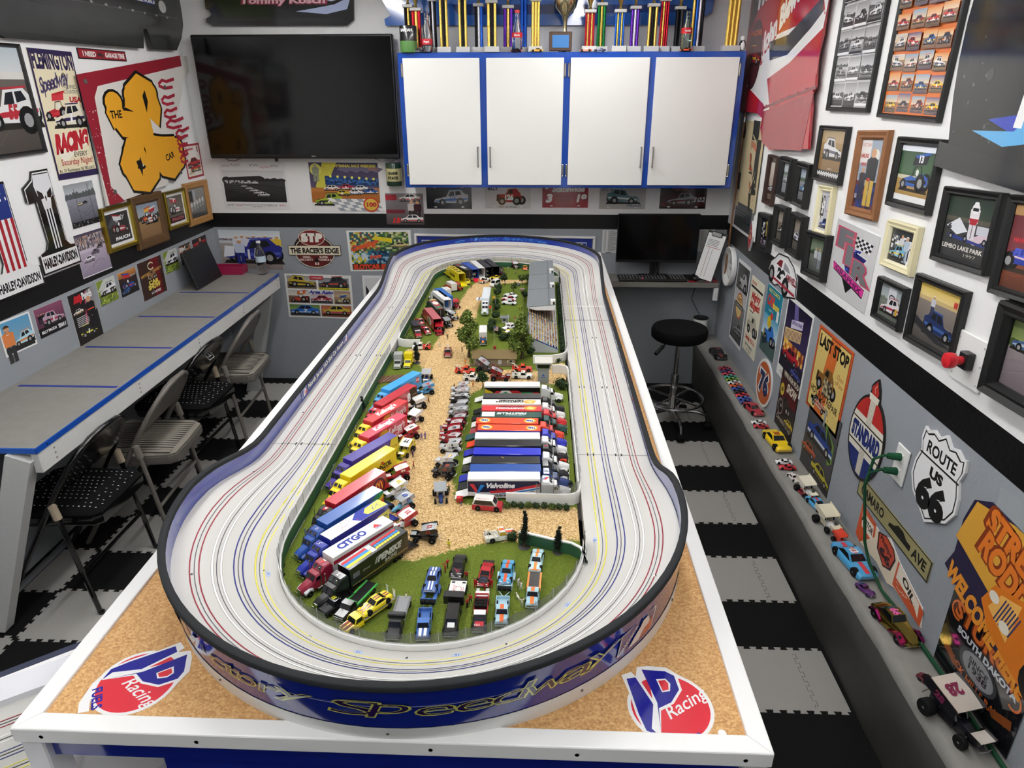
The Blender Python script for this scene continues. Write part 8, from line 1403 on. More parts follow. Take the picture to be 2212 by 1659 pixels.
def flem(a):a.rect(0,0,100,100,'2a1f4a');a.rect(4,4,93,92.5,'eadfbe');a.text('FLEMINGTON',50,86,12.5,'2a1f4a',w=92,bold=.05);a.text('Speedway',42,71,11,'eadfbe',w=72,bold=.12,shear=.35,rot=12);a.text('Speedway',42,71,11,'4a3f68',w=70,bold=.02,shear=.35,rot=12);a.text('MODIFIED',76,71,3,'2a2a2a',w=34);a.text('COUNTRY',76,67,3,'2a2a2a',w=34);a.text('USA',82,60.5,4,'b5232f',w=28,bold=.05,shear=.3);sprn(a,36,46,62,'b5232f','c93a42','');modi(a,60,40,76,'e6e0cc','3a2f5a','1');a.poly([(8,24),(30,36),(60,34),(92,38),(90,26),(60,22),(24,12)],'f4eedc');a.text('RACING',50,23,13,'b5232f',w=80,bold=.08,shear=.3,rot=4);a.text('EVERY',66,17,4,'2a2a2a',w=34);a.text('Saturday Night!',54,11,5,'b5232f',w=78,shear=.1);a.text('Rt. 31 Flemington NJ 782-2413',50,5.5,2.6,'2a2a2a',w=86);a.rect(4,3,93,2,'2a1f4a')
poster('flem','tall cream and purple speedway poster with red racing lettering',flem,back='eadfbe',th=.003)
poster('garage','narrow red tin sign with white capital lettering',lambda a:(a.rect(0,0,200,25,'1f1a1a'),a.rect(3,2.5,194,20,'9a2530'),a.text('I NEED',44,7,11,'f0e9e4',w=52,bold=.05),a.text('My',89,7,11,'3a3a3a',w=28,bold=.03,shear=.3),a.text('GARAGE TIME',150,7,11,'f0e9e4',w=84,bold=.05)),200,25,back='1f1a1a',cat='sign',name='tin_sign',th=.003)
poster('greenf','small red-bordered poster with a red car beside the television',lambda a:(a.rect(0,0,100,100,'a8242f'),a.rect(7,6,86,88,'eae6de'),a.text('Greenfield',34,82,8,'a8242f',w=48,bold=.04),stok(a,50,30,78,'b8302f','3a1a1a',''),stok(a,56,18,64,'b8302f','c9a23a',''),a.rect(80,74,5,18,'8a2a2a'),a.text('RACE',28,12,6,'c9a23a',w=30,bold=.03)),cat='poster')
def thel(a,P):
 a.poly(P,'ddd9d2');a.specks(24,6,60,90,70,['c9c5bc','ece9e4','b0aca4'],.25,.8);a.poly([(0,84),(92,100),(92,92),(13,77),(9,70),(6,12),(14,0),(2,0)],'8f1f2e');a.specks(1,2,7,60,40,['d9c9c9'],.2,.5);lp=lambda s_,c:[(a.poly([(50+(x-50),y)for x,y in q],c))for q in()]
 K='17130f';Yc='e0a02a';S1=[(46,78),(58,74),(62,62),(58,48),(50,40),(49,32),(56,30),(66,34),(72,35)]
 def blob(w,c):a.line([(22,52),(19,60),(22,66)],w*.7,c);a.line([(22,60),(26,52),(36,50),(50,52)],w,c);a.line([(36,60),(38,70),(46,76),(54,72),(56,62),(52,52)],w,c);a.line([(40,60),(42,44),(42,30),(38,20)],w*1.1,c);a.line([(40,34),(28,34),(22,24),(26,13),(36,10),(44,16),(46,26),(44,36)],w*.9,c);a.line([(46,32),(54,18),(62,15),(70,20),(70,31)],w*.9,c);a.line([(48,34),(58,32),(70,31)],w*.8,c);a.line([(40,64),(48,66)],w,c);[a.ell(x,y,w*.55,w*.62,c,14)for x,y in((22,66),(38,70),(54,72),(46,77),(24,22),(36,10),(70,20),(62,15),(42,44),(28,32),(70,30),(46,36))]
 blob(15,K);blob(12,Yc);a.poly([(48,58),(51,66),(50,74),(47,70)],K);a.poly([(33,14),(35,22),(34,28),(31,22)],K);a.text('THE',22,56,5,K,w=9,bold=.03);a.text('CAR',62,22,4.6,K,w=9,bold=.03,rot=8)
 for y0,l in((78,14),(66,12),(56,12),(48,16),(40,13),(34,8),(28,9),(20,8)):
  x0=64 if y0>44 else 72;a.line([(x0,y0),(x0+l*.3,y0+3),(x0+l*.6,y0+2),(x0+l*1.2,y0+4)],1.5,'a5263a');a.line([(x0,y0-1),(x0+l*.4,y0-3),(x0+l,y0-2)],1.4,'a5263a')
 [a.ell(x,y,1.3,1.6,'5a5a58',10)for x,y in((5,80),(70,76),(8,8),(70,10))]
cutout('L',[(3.565,2.07),(4.677,2.19),(4.66,2.10),(4.56,2.047),(4.53,1.98),(4.472,1.922),(4.451,1.889),(4.378,1.855),(4.41,1.829),(4.42,1.742),(4.393,1.62),(4.352,1.592),(4.26,1.585),(4.194,1.544),(4.146,1.479),(3.51,1.455)],thel,'worn white and maroon body panel with a big yellow letter','body_panel',.01,.012,'print','d0ccc4','body panel')
def bigt(a,P):a.poly(P,'2b2c2a');a.poly([(0,100),(0,70),(56,58),(64,74),(70,100)],'8fae3f');a.poly([(0,70),(56,58),(60,62),(0,76)],'8a2438');a.poly([(66,60),(80,58),(82,78),(66,80)],'27408f');a.text('SUNOCO',74,76,6,'e6cc2a',w=14,bold=.06);a.poly([(68,76),(80,75),(74,66)],'e0c22a');a.text('RACE FUELS',74,60,3.6,'f0f0f0',w=13,bold=.05);a.rect(0,46,94,1,'4a4b48');[a.ell(3+7*k,52-.6*k,.8,1.4,'8a8a84',8)for k in range(13)];a.poly([(1,40),(68,30),(68,2),(2,8)],'343533');a.poly([(72,30),(94,28),(92,10),(88,2),(74,3)],'343533');a.ell(85,58,2.4,8,'c9c9c6',14);a.rect(0,60,6,40,'0f0f10')
cutout('L',[(2.95,2.61),(4.70,2.61),(4.66,2.36),(4.61,2.287),(4.52,2.215),(4.235,2.21),(4.22,2.31),(4.18,2.31),(4.145,2.21),(3.069,2.205),(2.95,2.25)],bigt,'dark riveted body panel with a lime patch hanging at the top of the left wall','body_panel',.02,.02,'mirrorblack','2b2c2a','body panel')
framed('bigphoto','large black-framed photo of a red and white race car at the picture edge',lambda a:(scene(a,sky=('b8c4cc','d9dcdc'),gnd=('4a4440','6a625c'),hz=.72,wall='dcd9d4'),modi(a,72,22,74,'e6e6e6','b5303a','55',1,'b5303a'),whl(a,92,30,60,.5,0,.2)),fw=.016,w=.52,h=.44,tilt=0,dep=.018)
poster('ph1','grey speedway photo sheet pinned above the purple one',ph(('8f9498','c2c6ca'),('4a4a54','8a8a96'),.66,[(stok,(40,48,18,'d8cf9a','333333')),(stok,(58,50,18,'1c1c20','555555'))],'54585a',None,lambda a:(a.rect(0,0,100,13,'17171a'),a.specks(0,0,100,12,30,['e0e0e0'],.5,1.2),a.line([(30,88),(34,0)],1,'2a2a2a'),a.line([(78,96),(82,0)],1,'2a2a2a'))),cat='photo',name='photo_print')
poster('ph2','purple tinted photo sheet of three race cars on a bend',lambda a:(scene(a,sky=('4a4054','6a5f74'),gnd=('8a7f92','b8aabc'),hz=.58,crowd=.36,wall='c9bccc'),stok(a,32,32,36,'e6e0e6','5a4f62'),stok(a,56,46,28,'6a5f70','2a2430'),stok(a,74,56,22,'3a3440','8a8090'),a.ring(66,10,30,20,1,'6f6478',16,60,160),a.rect(0,0,100,2,'e6e2e6')),cat='photo',name='photo_print')
GO='9a8430'
framed('gold1','gold frame with a white mat and a dark race car poster, left of the brown frame',lambda a:(a.rect(0,0,100,100,'2a2a2c'),a.poly([(0,60),(30,90),(60,70),(30,40)],'4a4a4e'),sprn(a,56,26,78,'9a2a34','d8d8dc','',-1),a.text('Billy',60,74,14,'ececec',w=44,shear=.4,rot=14),a.text('PAUCH',58,8,10,'f2f2f2',w=66,bold=.06,shear=.2)),col=GO,fw=.022,mat_=.016,wood='satin',inner='b8a24a')
framed('dark1','dark brown wooden frame with red and white cars on dirt, between two gold frames',ph(('7a8a9a','b0b8bc'),('7a5a38','a07f54'),.52,[(sprn,(40,44,56,'b5302c','e0b03a','')),(sprn,(62,38,60,'ececec','b5232f',''))],'3a3f34'),col='5a3f22',fw=.05,wood='wood')
framed('gold2','gold frame with a white and red car, right of the dark brown frame',lambda a:(a.rect(0,0,100,100,'6a6258'),sprn(a,52,30,80,'ececec','b8303a','1',-1),a.rect(0,0,100,22,'3a1f1c'),a.text('PAUCH',54,7,11,'b5606a',w=76,bold=.05)),col=GO,fw=.02,mat_=.014,wood='satin',inner='b8a24a')
framed('lwood','light oak frame with a grey photo of a row of people in the corner',lambda a:(a.grad(0,0,100,100,'5a5a58','8a8a88'),a.rect(4,56,22,38,'2a2a2c'),a.rect(30,50,12,46,'a9a9b0'),[pers(a,14+17*k,24+3*k,34,'d2d2d0','a0a09e')for k in range(5)],a.rect(0,0,100,16,'48484a')),col='a87a45',fw=.042,wood='wood')
LG='small posters above the workbench'
poster('l1','white-bordered picture of a smiling man beside a pale blue race car',lambda a:(a.rect(0,0,100,100,'efefee'),a.grad(5,5,90,90,'8aa8ba','5a9cc4'),a.rect(5,5,90,16,'2a2a2c'),modi(a,62,14,70,'b8dcea','e08a4a','',1),pers(a,20,-22,104,'d8824a','333333'),a.ell(20,74,11,12,'4a3422',14,20,160),a.ell(16.5,67,1.4,1,'2a1f18',8),a.ell(23.5,67,1.4,1,'2a1f18',8),a.line([(16,60),(20,58.5),(24,60)],1.2,'f0e6dc')),grp=LG)
poster('l2','dark purple poster of a team and car with white lettering',lambda a:(a.grad(0,0,100,100,'1c1418','8a4f6a'),a.rect(0,0,100,32,'17141a'),[pers(a,12+9*k,46,34,'1c1a22')for k in range(5)],modi(a,60,30,74,'b8a0b0','a02a48','1',-1),a.text('BILLY PAUCH',34,12,9,'f0f0f0',w=52,bold=.05),a.text('TEAM 1',80,10,12,'f0f0f0',w=30,bold=.07,shear=.2)),grp=LG)
poster('l3','tall black poster of a driver in a dark suit with red script heading',lambda a:(a.rect(0,0,100,100,'1f1c1c'),a.poly([(50,40),(70,96),(100,100),(100,60)],'8f8a8c'),a.poly([(44,40),(66,96),(70,96),(50,40)],'c2406a'),a.text('Billy',34,83,11,'c9252f',w=36,bold=.06,shear=.4),a.text('Pauch',72,84,11,'f2f2f2',w=40,bold=.07),stok(a,26,62,40,'e6e2dc','c99a3a'),[a.rect(12,56-3*k,40,1.2,'d0d0d0')for k in range(6)],pers(a,74,24,62,'1b1a1e','1b1a1e'),a.rect(60,62,28,2,'d8542f'),modi(a,48,18,72,'2a2a2a','d8d23a','1',-1),a.text('RACEWAY',50,5,5,'d0c9c2',w=50)),grp=LG,tilt=0)
gw=lambda n,y0:(lambda a:(a.rect(0,0,100,100,'7f8f3a'),a.poly([(0,60),(40,100),(100,100),(100,50)],'c9ccc6'),modi(a,52,34,86,'e6e6e8','4a4f58',n),a.specks(0,0,100,30,40,['a8c23a','4a6a22','d8dc7a','5a6a7a'],2,5)))
poster('l4','lime green poster with a white race car, beside the tall driver poster',gw('6',0),grp=LG);poster('l7','lime green poster with a white race car, right of the car show poster',gw('9',0),grp=LG)
poster('l5','dark poster with an orange sky and blue race car',lambda a:(a.grad(0,0,100,100,'15151c','3a2a22'),a.grad(0,74,100,26,'8a5a34','d08a44'),a.text('Motorsport',60,70,9,'f0e6dc',w=70,shear=.3),sprn(a,52,18,84,'2a4a9a','b8323a','',-1),modi(a,26,8,44,'3a6ab0','1c1c22')),grp=LG)
poster('l6','brown and red car show poster with gold lettering',lambda a:(a.rect(0,0,100,100,'3a2520'),a.rect(50,0,36,100,'6a1a20'),a.ring(52,82,12,9,3,'d9cba0',14,30,320),a.text('HISTORICAL SOCIETY',50,62,7,'c99a4a',w=88,bold=.04,rot=4),a.text('CAR',52,34,11,'e0cf5a',w=40,bold=.06),a.text('SHOW',52,22,11,'e0cf5a',w=50,bold=.06),rodd(a,50,44,40,'8a6a4a','c9b88a'),a.text('LOOSE',54,9,6,'f0f0f0',w=40,shear=.2,bold=.03)),grp=LG)
poster('l8','dark poster half hidden behind the leaning black board',lambda a:(a.rect(0,0,100,100,'4a4038'),a.noise(0,40,100,50,10,6,['2a2622','8a7a68','b8b0a8','c96a2a','1a1a1c']),a.text('Mod',30,70,20,'e9e6e2',w=50,bold=.05)),grp=LG)
poster('l9','red poster in the corner above the leaning black board',lambda a:(a.rect(0,0,100,100,'22181a'),a.rect(6,50,88,32,'b82a2c'),a.text('RACE',34,56,18,'2a1214',w=46,bold=.06),pers(a,56,10,84,'2a2a2e','1c1c20'),a.text('WAY',80,56,18,'2a1214',w=28,bold=.05)),grp=LG)
one=lambda x0,x1,z0,z1:[(x0+(x1-x0)*u,z0+(z1-z0)*v)for u,v in((.0,.0),(1,.0),(1,.19),(.86,.2),(.76,.26),(.74,1.0),(.34,1.0),(.28,.93),(.05,.86),(.05,.72),(.26,.72),(.28,.30),(.2,.22),(.0,.19))]
def skl(a,P):
 a.poly(P,'141414');inn=[(50+(x-50)*.95,50+(y-50)*.965)for x,y in P];a.poly(inn,'f2f2f2');a.poly([(50+(x-50)*.91,50+(y-50)*.94)for x,y in P],'151515');a.poly([(-0+3,3),(97,3),(97,18),(3,18)],'f0f0f0');a.text('HARLEY-DAVIDSON',50,6,9,'151515',w=88,bold=.06)
 a.poly([(34,96),(72,96),(74,84),(70,74),(64,72),(60,62),(42,62),(40,72),(34,76),(30,86)],'e9e9ec');[a.poly(q,'151515')for q in([(34,82),(46,78),(48,73),(40,72),(35,75)],[(70,82),(58,78),(56,73),(64,72),(69,75)],[(50,73),(52,76),(54,73),(52,69)])];[a.rect(43+7*k,22,3.4,42,'e6e6ea')for k in range(3)]
cutout('L',one(2.955,3.225,1.235,1.68),skl,'black number one shaped sign with a white skull and stripes','number_sign',.006,.003,'gloss','141414')
def usa(a,P):a.poly(P,'141414');a.poly([(50+(x-50)*.94,50+(y-50)*.96)for x,y in P],'f2f2f2');a.poly([(29,98),(72,98),(72,68),(29,68)],'23367f');a.specks(31,70,40,27,14,['f2f2f2'],1.6,2.2);[a.rect(30+12*k,22,6,46,'a8242f')for k in range(4)];a.rect(3,3,94,15,'f2f2f2');a.text('HARLEY-DAVIDSON',50,6,8,'151515',w=88,bold=.04)
cutout('L',one(2.655,2.945,1.20,1.66),usa,'number one shaped sign with stars and stripes at the picture edge','number_sign',.006,.003,'gloss','141414')
t=thing('leaning_board','thick black board leaning against the left wall on the workbench','board',mat=Matrix.Translation((-2.155,4.235,.967))@Matrix.Rotation(radians(-16),4,'Y'));m=MB('plastic');m.box((0,0,0),(.014,.345,.235),'18191b',ch=.003);m.obj('board',t)
def sig(a,x,y,w,c):a.line([(x+w*(i/9+.08*sin(i*2.4)),y+2.6*sin(i*1.9+x))for i in range(10)],.5,c)
def sgn(a):a.rect(0,0,100,100,'e6e6e6');scene(a,4,15,92,66,('cfcfcf','e2e2e2'),('1c1c1c','3f3f3f'),.66,'2a2a2a');a.poly([(4,66),(60,70),(60,60),(4,54)],'2f2f2f');a.noise(6,54,50,6,22,2,['8a8a8a','3a3a3a','c9c9c9']);[stok(a,34+7*k,46-5*k,9+2.2*k,'d9d9d9','6a6a6a')for k in range(5)];[a.ring(24,30,8+5*k,10+4*k,.5,'5a5a5a',14,20,130)for k in range(4)];[sig(a,*q)for q in((4,90,12,'1c1c1c'),(18,92,14,'1c1c1c'),(46,92,14,'1c1c1c'),(62,88,14,'c23a44'),(78,91,10,'1c1c1c'),(5,8,10,'1c1c1c'),(18,8,10,'c23a44'),(66,8,14,'1c1c1c'),(84,9,9,'c23a44'))];a.text('Autographed print of the old fairgrounds',50,8,2.4,'555555',w=44);a.text('"The Place"',50,4,2.4,'555555',w=18)
poster('signed','black and white speedway print with signatures on its white border',sgn)
def cent(a):
 a.rect(0,0,100,100,'ecebe8');a.grad(1,40,96,58,'5a5068','3f3a5a');a.poly([(8,50),(20,98),(40,98),(30,70),(18,40)],'c9c24a');[a.poly([(40+14*k,84),(54+14*k,78),(62+14*k,86),(48+14*k,92)],'6f6880')for k in range(4)];a.ell(10,84,8,12,'e0d96a');pers(a,10,60,34,'8a8f78','8a8f78',None,'a8a890');a.text('THE CENTENNIAL RACE WEEKEND',58,89,5,'e6d94a',w=72,bold=.04);a.poly([(22,72),(96,66),(96,52),(22,54)],'1f3f6a');a.noise(24,55,72,12,26,4,['1c3f7a','2f5f9a','16284a','4a6a9a']);[a.ell(30+10*k,71-.8*k,1.8,2.6,'f0e66a',10)for k in range(7)];a.rect(1,18,96,26,'a8662c');a.rect(1,40,96,8,'b5763a');[stok(a,x,y,22,c,c2,n)for x,y,c,c2,n in((30,42,'e6e2da','b5303a','4'),(50,44,'b8303f','f0f0f0','3'),(70,42,'e9e6e0','3f5fa0','8'),(84,36,'2f5fb0','e6e6e6','2'),(62,34,'ecebe6','5f7fb8','7'),(44,32,'d8c22f','2a2a2a','0'))];modi(a,24,12,38,'9ab02f','2a2a2a','7');[a.poly([(40+8*i-4*j,2+6*j),(48+8*i-4*j,2+6*j),(44+8*i-4*j,8+6*j),(36+8*i-4*j,8+6*j)],'ecebe8' if(i+j)%2 else '9aa0a8')for i in range(8)for j in range(4)];a.ell(84,15,11,15,'c23f2c');a.ell(84,15,9,12,'d9b84a');a.text('100',84,11,8,'b5302c',w=15,bold=.06);a.text('Flemington',90,84,4,'e08a3a',w=14,shear=.4)
poster('cent','colourful painted poster of a night race with a checkered foreground',cent)
poster('p15','grey and red poster of two drivers and white cars with number 15',lambda a:(a.grad(0,0,100,100,'4a3f40','8f8a8c'),a.rect(0,78,30,18,'a8303a'),stok(a,64,74,56,'e6e0dc','b5303a','15'),pers(a,68,18,60,'c2b8b4','2a1c1e'),pers(a,84,16,60,'3a1a1e','2a1c1e'),a.rect(0,36,50,12,'7a2a34'),stok(a,68,6,60,'ecebe8','c23a3a',''),a.text('15',24,6,15,'d8302f',w=22,bold=.06,shear=.3)))
def team(a):scene(a,sky=('c9d2d8','eceeee'),gnd=('8a7f7a','a89f98'),hz=.68,wall='c9ccd0',crowd=.1);[pers(a,28+9.5*k,36+2*(k%2),50,'d9dce6' if k<6 else 'd8b83a','2a3a8a','f0f0f0')for k in range(8)];modi(a,54,14,92,'2a2f86','4a5ab0','1');a.poly([(4,30),(22,34),(24,58),(8,60)],'e9ebf0');pers(a,32,14,62,'c9d2e6','27307f','f0f0f0');a.text('1',46,28,22,'f2f2f2',w=8,bold=.06)
poster('team','team photo poster of people in white shirts behind a dark blue race car',team)
def stp(a):
 a.ell(50,42,38,42,'e0d2b8',36);a.ell(50,42,36.5,40,'2a1a18',36);a.ell(50,40,34,36,'6a1f1f',36);[a.rect(20,20+4*k-8,60,.8,'2a1a18')for k in range(5)];a.rect(0,33,100,26,'2a1f1a');a.rect(.8,34.2,98.4,23.6,'e6dcc2');a.text("THE RACER'S EDGE",50,39,13,'1f1816',w=92,bold=.05);a.ell(47,79,25,21,'e0d2b8',30);a.ell(47,79,23.6,19.4,'7a2226',30);a.text('STP',47,70,19,'f0ebdf',w=38,bold=.09);a.text('HIGH-',34,26,5,'e6d2c8',w=16,bold=.04);a.text('VISCOSITY',32,19,5,'e6d2c8',w=26,bold=.04);a.text('SUPER',66,26,5,'e6d2c8',w=16,bold=.04);a.text('FORMULA',68,19,5,'e6d2c8',w=26,bold=.04);a.poly([(47,20),(52,28),(57,20),(52,14)],'1c1210');a.text('53',52,8,6,'e6dcc8',w=9,bold=.04)
ol=[(50+38*cos(radians(k)),42+42*sin(radians(k)))for k in range(193,348,8)]
poster('stp','maroon oval and cream banner motor oil sign',stp,back='2a1a18',outline=[(0,33)]+ol+[(100,33),(100,59),(86,59),(78,72),(70,80),(69,90),(58,99),(47,100),(34,98),(25,90),(22,80),(14,66),(12,59),(0,59)],cat='sign',name='tin_sign',tilt=0,th=.005)
def greet(a):a.rect(0,0,100,100,'e9e9e6');a.rect(4,4,92,92,'3f5f4a');[a.noise(*q)for q in((4,50,46,46,14,10,['c9b23a','4a7a5a','8a3a2f','2f5f6a','d8d2a0']),(50,50,46,46,14,10,['3a6a44','9ab05a','d8d0b0','2f4a3a','7a8a4a']),(4,18,26,32,8,7,['c9d8e0','7aa0c0','3f6a3a','d8c23a']),(30,4,34,46,10,10,['23486a','2f6a8a','173048','8ab0c0']),(66,4,30,40,8,8,['b5302c','3a4a5a','d8d0c0','6a8a9a']))];a.poly([(38,78),(70,70),(70,80),(44,86)],'e6d22a');stok(a,82,56,28,'d8c98a','6a5a2a');a.text('Greetings',26,58,13,'e0592f',w=44,bold=.06,shear=.35,rot=16);a.text('from',42,32,10,'e0592f',w=18,bold=.05,shear=.3,rot=8);a.rect(4,4,92,15,'3a2a20');a.text('SLOTCAR SPEEDWAY',52,6,11,'d8482a',w=92,bold=.07)
poster('greet','bright green postcard style poster with big red lettering behind the track',greet)
def area(a):
 a.rect(0,0,100,100,'e9e9e6');[scene(a,*q[:4],q[4],q[5],.55)for q in((3,67,44,29,('9a948a','c2bcb2'),('6a5a48','8a7a64')),(50,67,46,26,('7a7a80','a8a8ac'),('4a444a','6a6468')),(3,34,32,30,('c9c2bc','dcd6d0'),('6a4a3a','8a6a58')),(36,34,34,20,('b8b8bc','d0d0d4'),('5a5a5c','7a7a7c')),(72,34,25,30,('a88a78','c2a890'),('8a6a50','a88a6c')),(3,4,46,26,('5a7a34','8aa85a'),('4a4a4e','6a6a6e')),(51,4,46,26,('a85a3a','c27a54'),('7a3f2a','9a5a3f')))];modi(a,25,71,38,'c9ac3a','3a3226','',-1);modi(a,73,70,40,'3a3a40','c2503a','');a.rect(50,66,46,5,'d8d23a');a.text('2018 Top Northeast Feature Winners',73,67,3,'2a2a1c',w=44,bold=.03);a.rect(38,88,20,9,'b5303a');a.text('WINNERS',48,91,3,'f0e6e0',w=16);sprn(a,20,36,28,'b5303a','d8762a','83');a.text('Area Auto',53,57,7,'3a3f9a',w=36,bold=.05,shear=.3);a.text('Racing News',53,54,2.6,'b5303a',w=28);stok(a,53,37,30,'b53a48','e6e0e0','27');sprn(a,84,36,22,'e0d68a','2f5fa8','');stok(a,26,7,42,'2f6ac0','9ac0e6','7');stok(a,74,8,42,'c9b03a','b8406a','')
poster('area','white-bordered collage poster of seven race cars',area)
poster('hosp','white poster with dark red lettering half hidden behind the track',lambda a:(a.rect(0,0,100,100,'e9e9e8'),a.rect(4,4,92,92,'dcdcdc'),a.poly([(6,84),(12,76),(10,30),(6,20)],'1c1c1e'),a.text('The',34,73,7,'6a6a6a',w=16),a.text('H.O.',64,72,12,'9a2430',w=36,bold=.06),a.text('SPRINTS',54,54,13,'9a2430',w=80,bold=.06),a.text('RACING SERIES',54,44,5,'b8606a',w=70),sprn(a,54,12,70,'b53a48','8a8a90','')))
sd,u,z,W,H,tl=Q['banner'];t=thing('track_banner','white-framed blue banner on the back wall behind the far bend','banner',mat=wall_m('B',-.24,.985,-.6,.001));a=Art(1.19,.17,300,43);a.rect(0,0,300,43,'1c2f86');badge(a,7,6,26,30,'');badge(a,265,6,26,30,'');a.text('Victory Speedway',150,12,20,'8ab8f0',w=190,bold=.03,shear=.4);a.build('panel',t,Matrix.Translation((0,0,.006)),.004,back='1c2f86')
m=MB('plastic');[m.box((0,sy*.0925,.008),(1.235,.016,.016),'ececea',ch=.003)for sy in(-1,1)];[m.box((sx*.61,0,.008),(.016,.17,.016),'ececea',ch=.003)for sx in(-1,1)];m.obj('frame',t,smooth=0)
def plate(key,label,fn):
 sd,u,z,W,H,tl=Q[key];a=Art(.303,.153,200,100,3);fn(a);o=a.build('licence_plate',None,wall_m('B',u,z-H/2+.082,0,.003),.0015,'gloss','ddd',[(6,0),(194,0),(200,6),(200,94),(194,100),(6,100),(0,94),(0,6)]);tag(o,label,'licence plate','novelty plates under the cabinet')
hole=lambda a,c='e6e6e6':[a.ell(x,y,7,2.6,c,10)for x in(40,160)for y in(8,92)]
plate('pl1','black plate with a silver and blue race car',lambda a:(a.rect(0,0,200,100,'1a1c20'),modi(a,108,14,150,'b8bcc2','3a6ab0','114',1,'3a6ab0'),hole(a)))
plate('pl2','pale plate with a red number 126 race coupe',lambda a:(a.rect(0,0,200,100,'d9d8d4'),a.text('BILLY',34,78,12,'2a2a2c',w=44,bold=.04),rodd(a,108,14,130,'a8222f','5a1a20'),a.text('126',104,38,20,'f0f0f0',w=40,bold=.06),a.text('PRETZELMANIA',100,3,9,'4a4a4c',w=80),hole(a,'f4f4f4')))
plate('pl3','dark red plate with white script and numbers 3 and 19',lambda a:(a.rect(0,0,200,100,'98202c'),a.noise(12,78,24,14,4,3,['f0f0f0','98202c']),a.text('Statewide',112,68,22,'f2efec',w=140,bold=.05,shear=.3),a.text('3',28,24,32,'f2efec',w=26,bold=.07,shear=.2),a.text('RACING',96,42,12,'5a1018',w=74),a.text('TEAM',92,24,12,'5a1018',w=60),a.text('19',166,26,30,'f2efec',w=46,bold=.06,shear=.2),a.text('FOLSOM N.J.',100,6,9,'5a1018',w=110),hole(a)))
plate('pl4','silver plate with a green and white race car drawing',lambda a:(a.rect(0,0,200,100,'b8b7b2'),a.text('Billy the Kid',50,76,12,'3f5f8a',w=86,shear=.4),modi(a,104,22,140,'5a7f84','d9e0e0','',-1),a.text('Pauch',150,10,12,'3a4f6a',w=64,shear=.4),hole(a,'d9d9d6')))
plate('pl5','black and dark red plate with a sprint car and number 102',lambda a:(a.rect(0,0,200,100,'1c1012'),a.grad(8,10,184,60,'4a1216','2a0e12'),a.text('Pauch Jr',96,76,15,'8a3a40',w=100,shear=.3,bold=.03),modi(a,92,14,120,'8a8a8e','5a1a20',''),a.text('102',168,30,18,'b0b0b4',w=50,bold=.05,shear=.3),hole(a)))
for k,lab in(('paperL','printed white list left of the monitor'),('paperR','printed white list right of the monitor')):poster(k,lab,lambda a:(a.rect(0,0,100,100,'dcdcda'),[a.rect(8,93-4*i,12,1.6,'77777a')for i in range(22)],[a.rect(30,93-4*i,a.rnd.uniform(24,58),1.6,'6a6a6e')for i in range(22)],a.rect(20,1,30,2,'2a2a2a')),cat='paper',name='paper_sheet',th=.0006,w=.13,h=.155,tilt=0)
def kos(a,P):
 a.poly(P,'141418');a.poly([(28,74),(40,66),(56,60),(70,62),(84,50),(96,60),(98,100),(36,100)],'c2cbe0');a.poly([(34,84),(50,72),(64,74),(66,88),(50,96),(38,94)],'141418');a.poly([(60,30),(80,24),(94,34),(97,60),(86,44),(72,36)],'aab6d8');a.ell(74,62,10,9,'141418');a.poly([(20,78),(34,66),(48,66),(30,70)],'b8b4dc');a.text('Tommy Kosch',52,46,14,'8a3048',w=58,bold=.09,shear=.2);a.text('Tommy Kosch',52,47,13,'e6b8c4',w=56,bold=.04,shear=.2);[sig(a,9+k,70+6*k,6,'e6e6e6')for k in range(3)];a.poly([(4,12),(92,10),(92,14),(4,17)],'26262c')
cutout('B',[(-2.03,2.61),(-2.04,2.493),(-2.041,2.447),(-2.021,2.437),(-2.013,2.421),(-2.02,2.406),(-2.047,2.396),(-2.05,2.374),(-2.008,2.354),(-1.183,2.352),(-1.14,2.382),(-1.12,2.61)],kos,'glossy black body panel with pale flames and pink name above the television','body_panel',.014,.016,'gloss','141418','body panel')
cutout('B',[(-.99,2.61),(-.961,2.486),(-.93,2.43),(-.915,2.405),(-.955,2.385),(-.95,2.35),(.874,2.345),(1.0,2.41),(1.03,2.61)],lambda a,P:(a.poly(P,'2c62b4'),a.poly([(0,100),(3,62),(8,50),(14,100)],'2a2a2e'),a.line([(4,46),(8,70),(16,100)],1.2,'f0f0f0'),a.line([(6,46),(10,70),(19,100)],1.0,'f0f0f0'),a.poly([(22,44),(90,40),(94,26),(24,22)],'1a3570'),a.line([(44,60),(48,84),(46,90)],.8,'e6e6e6'),a.poly([(62,46),(70,88),(84,100),(66,100)],'a8506a')),'blue race car body panel hanging behind the trophies','body_panel',.014,.016,'gloss','1f4f9c','body panel')
# ================================================================ trophies and keepsakes on the cabinet
CTZ=2.1935
def trophy(x,y,h,w,cols,label,base='c9c9c6',top='c9b36a',plate=None):
 t=thing('trophy',label,'trophy',(x,BY-.29+y,CTZ),group='racing trophies on the cabinet')
 m=MB('plastic');m.box((0,0,.015),(w+.03,.06,.03),base,ch=.002);m.obj('base',t)
 for i,c in enumerate(cols):
  m=MB('foil');m.tube([((i-(len(cols)-1)/2)*w/len(cols),0,.03),((i-(len(cols)-1)/2)*w/len(cols),0,h)],w/len(cols)*.5,c,n=10);m.obj('column',t)
 m=MB('plastic');m.box((0,0,h+.008),(w+.012,.045,.016),'b5b5b3',ch=.002);m.obj('top_plate',t)
 m=MB('metal');m.lathe([(.014,h+.016),(.006,h+.03),(.012,h+.05),(.02,h+.075),(.012,h+.09),(.001,h+.1)],top,12);m.obj('figure',t)
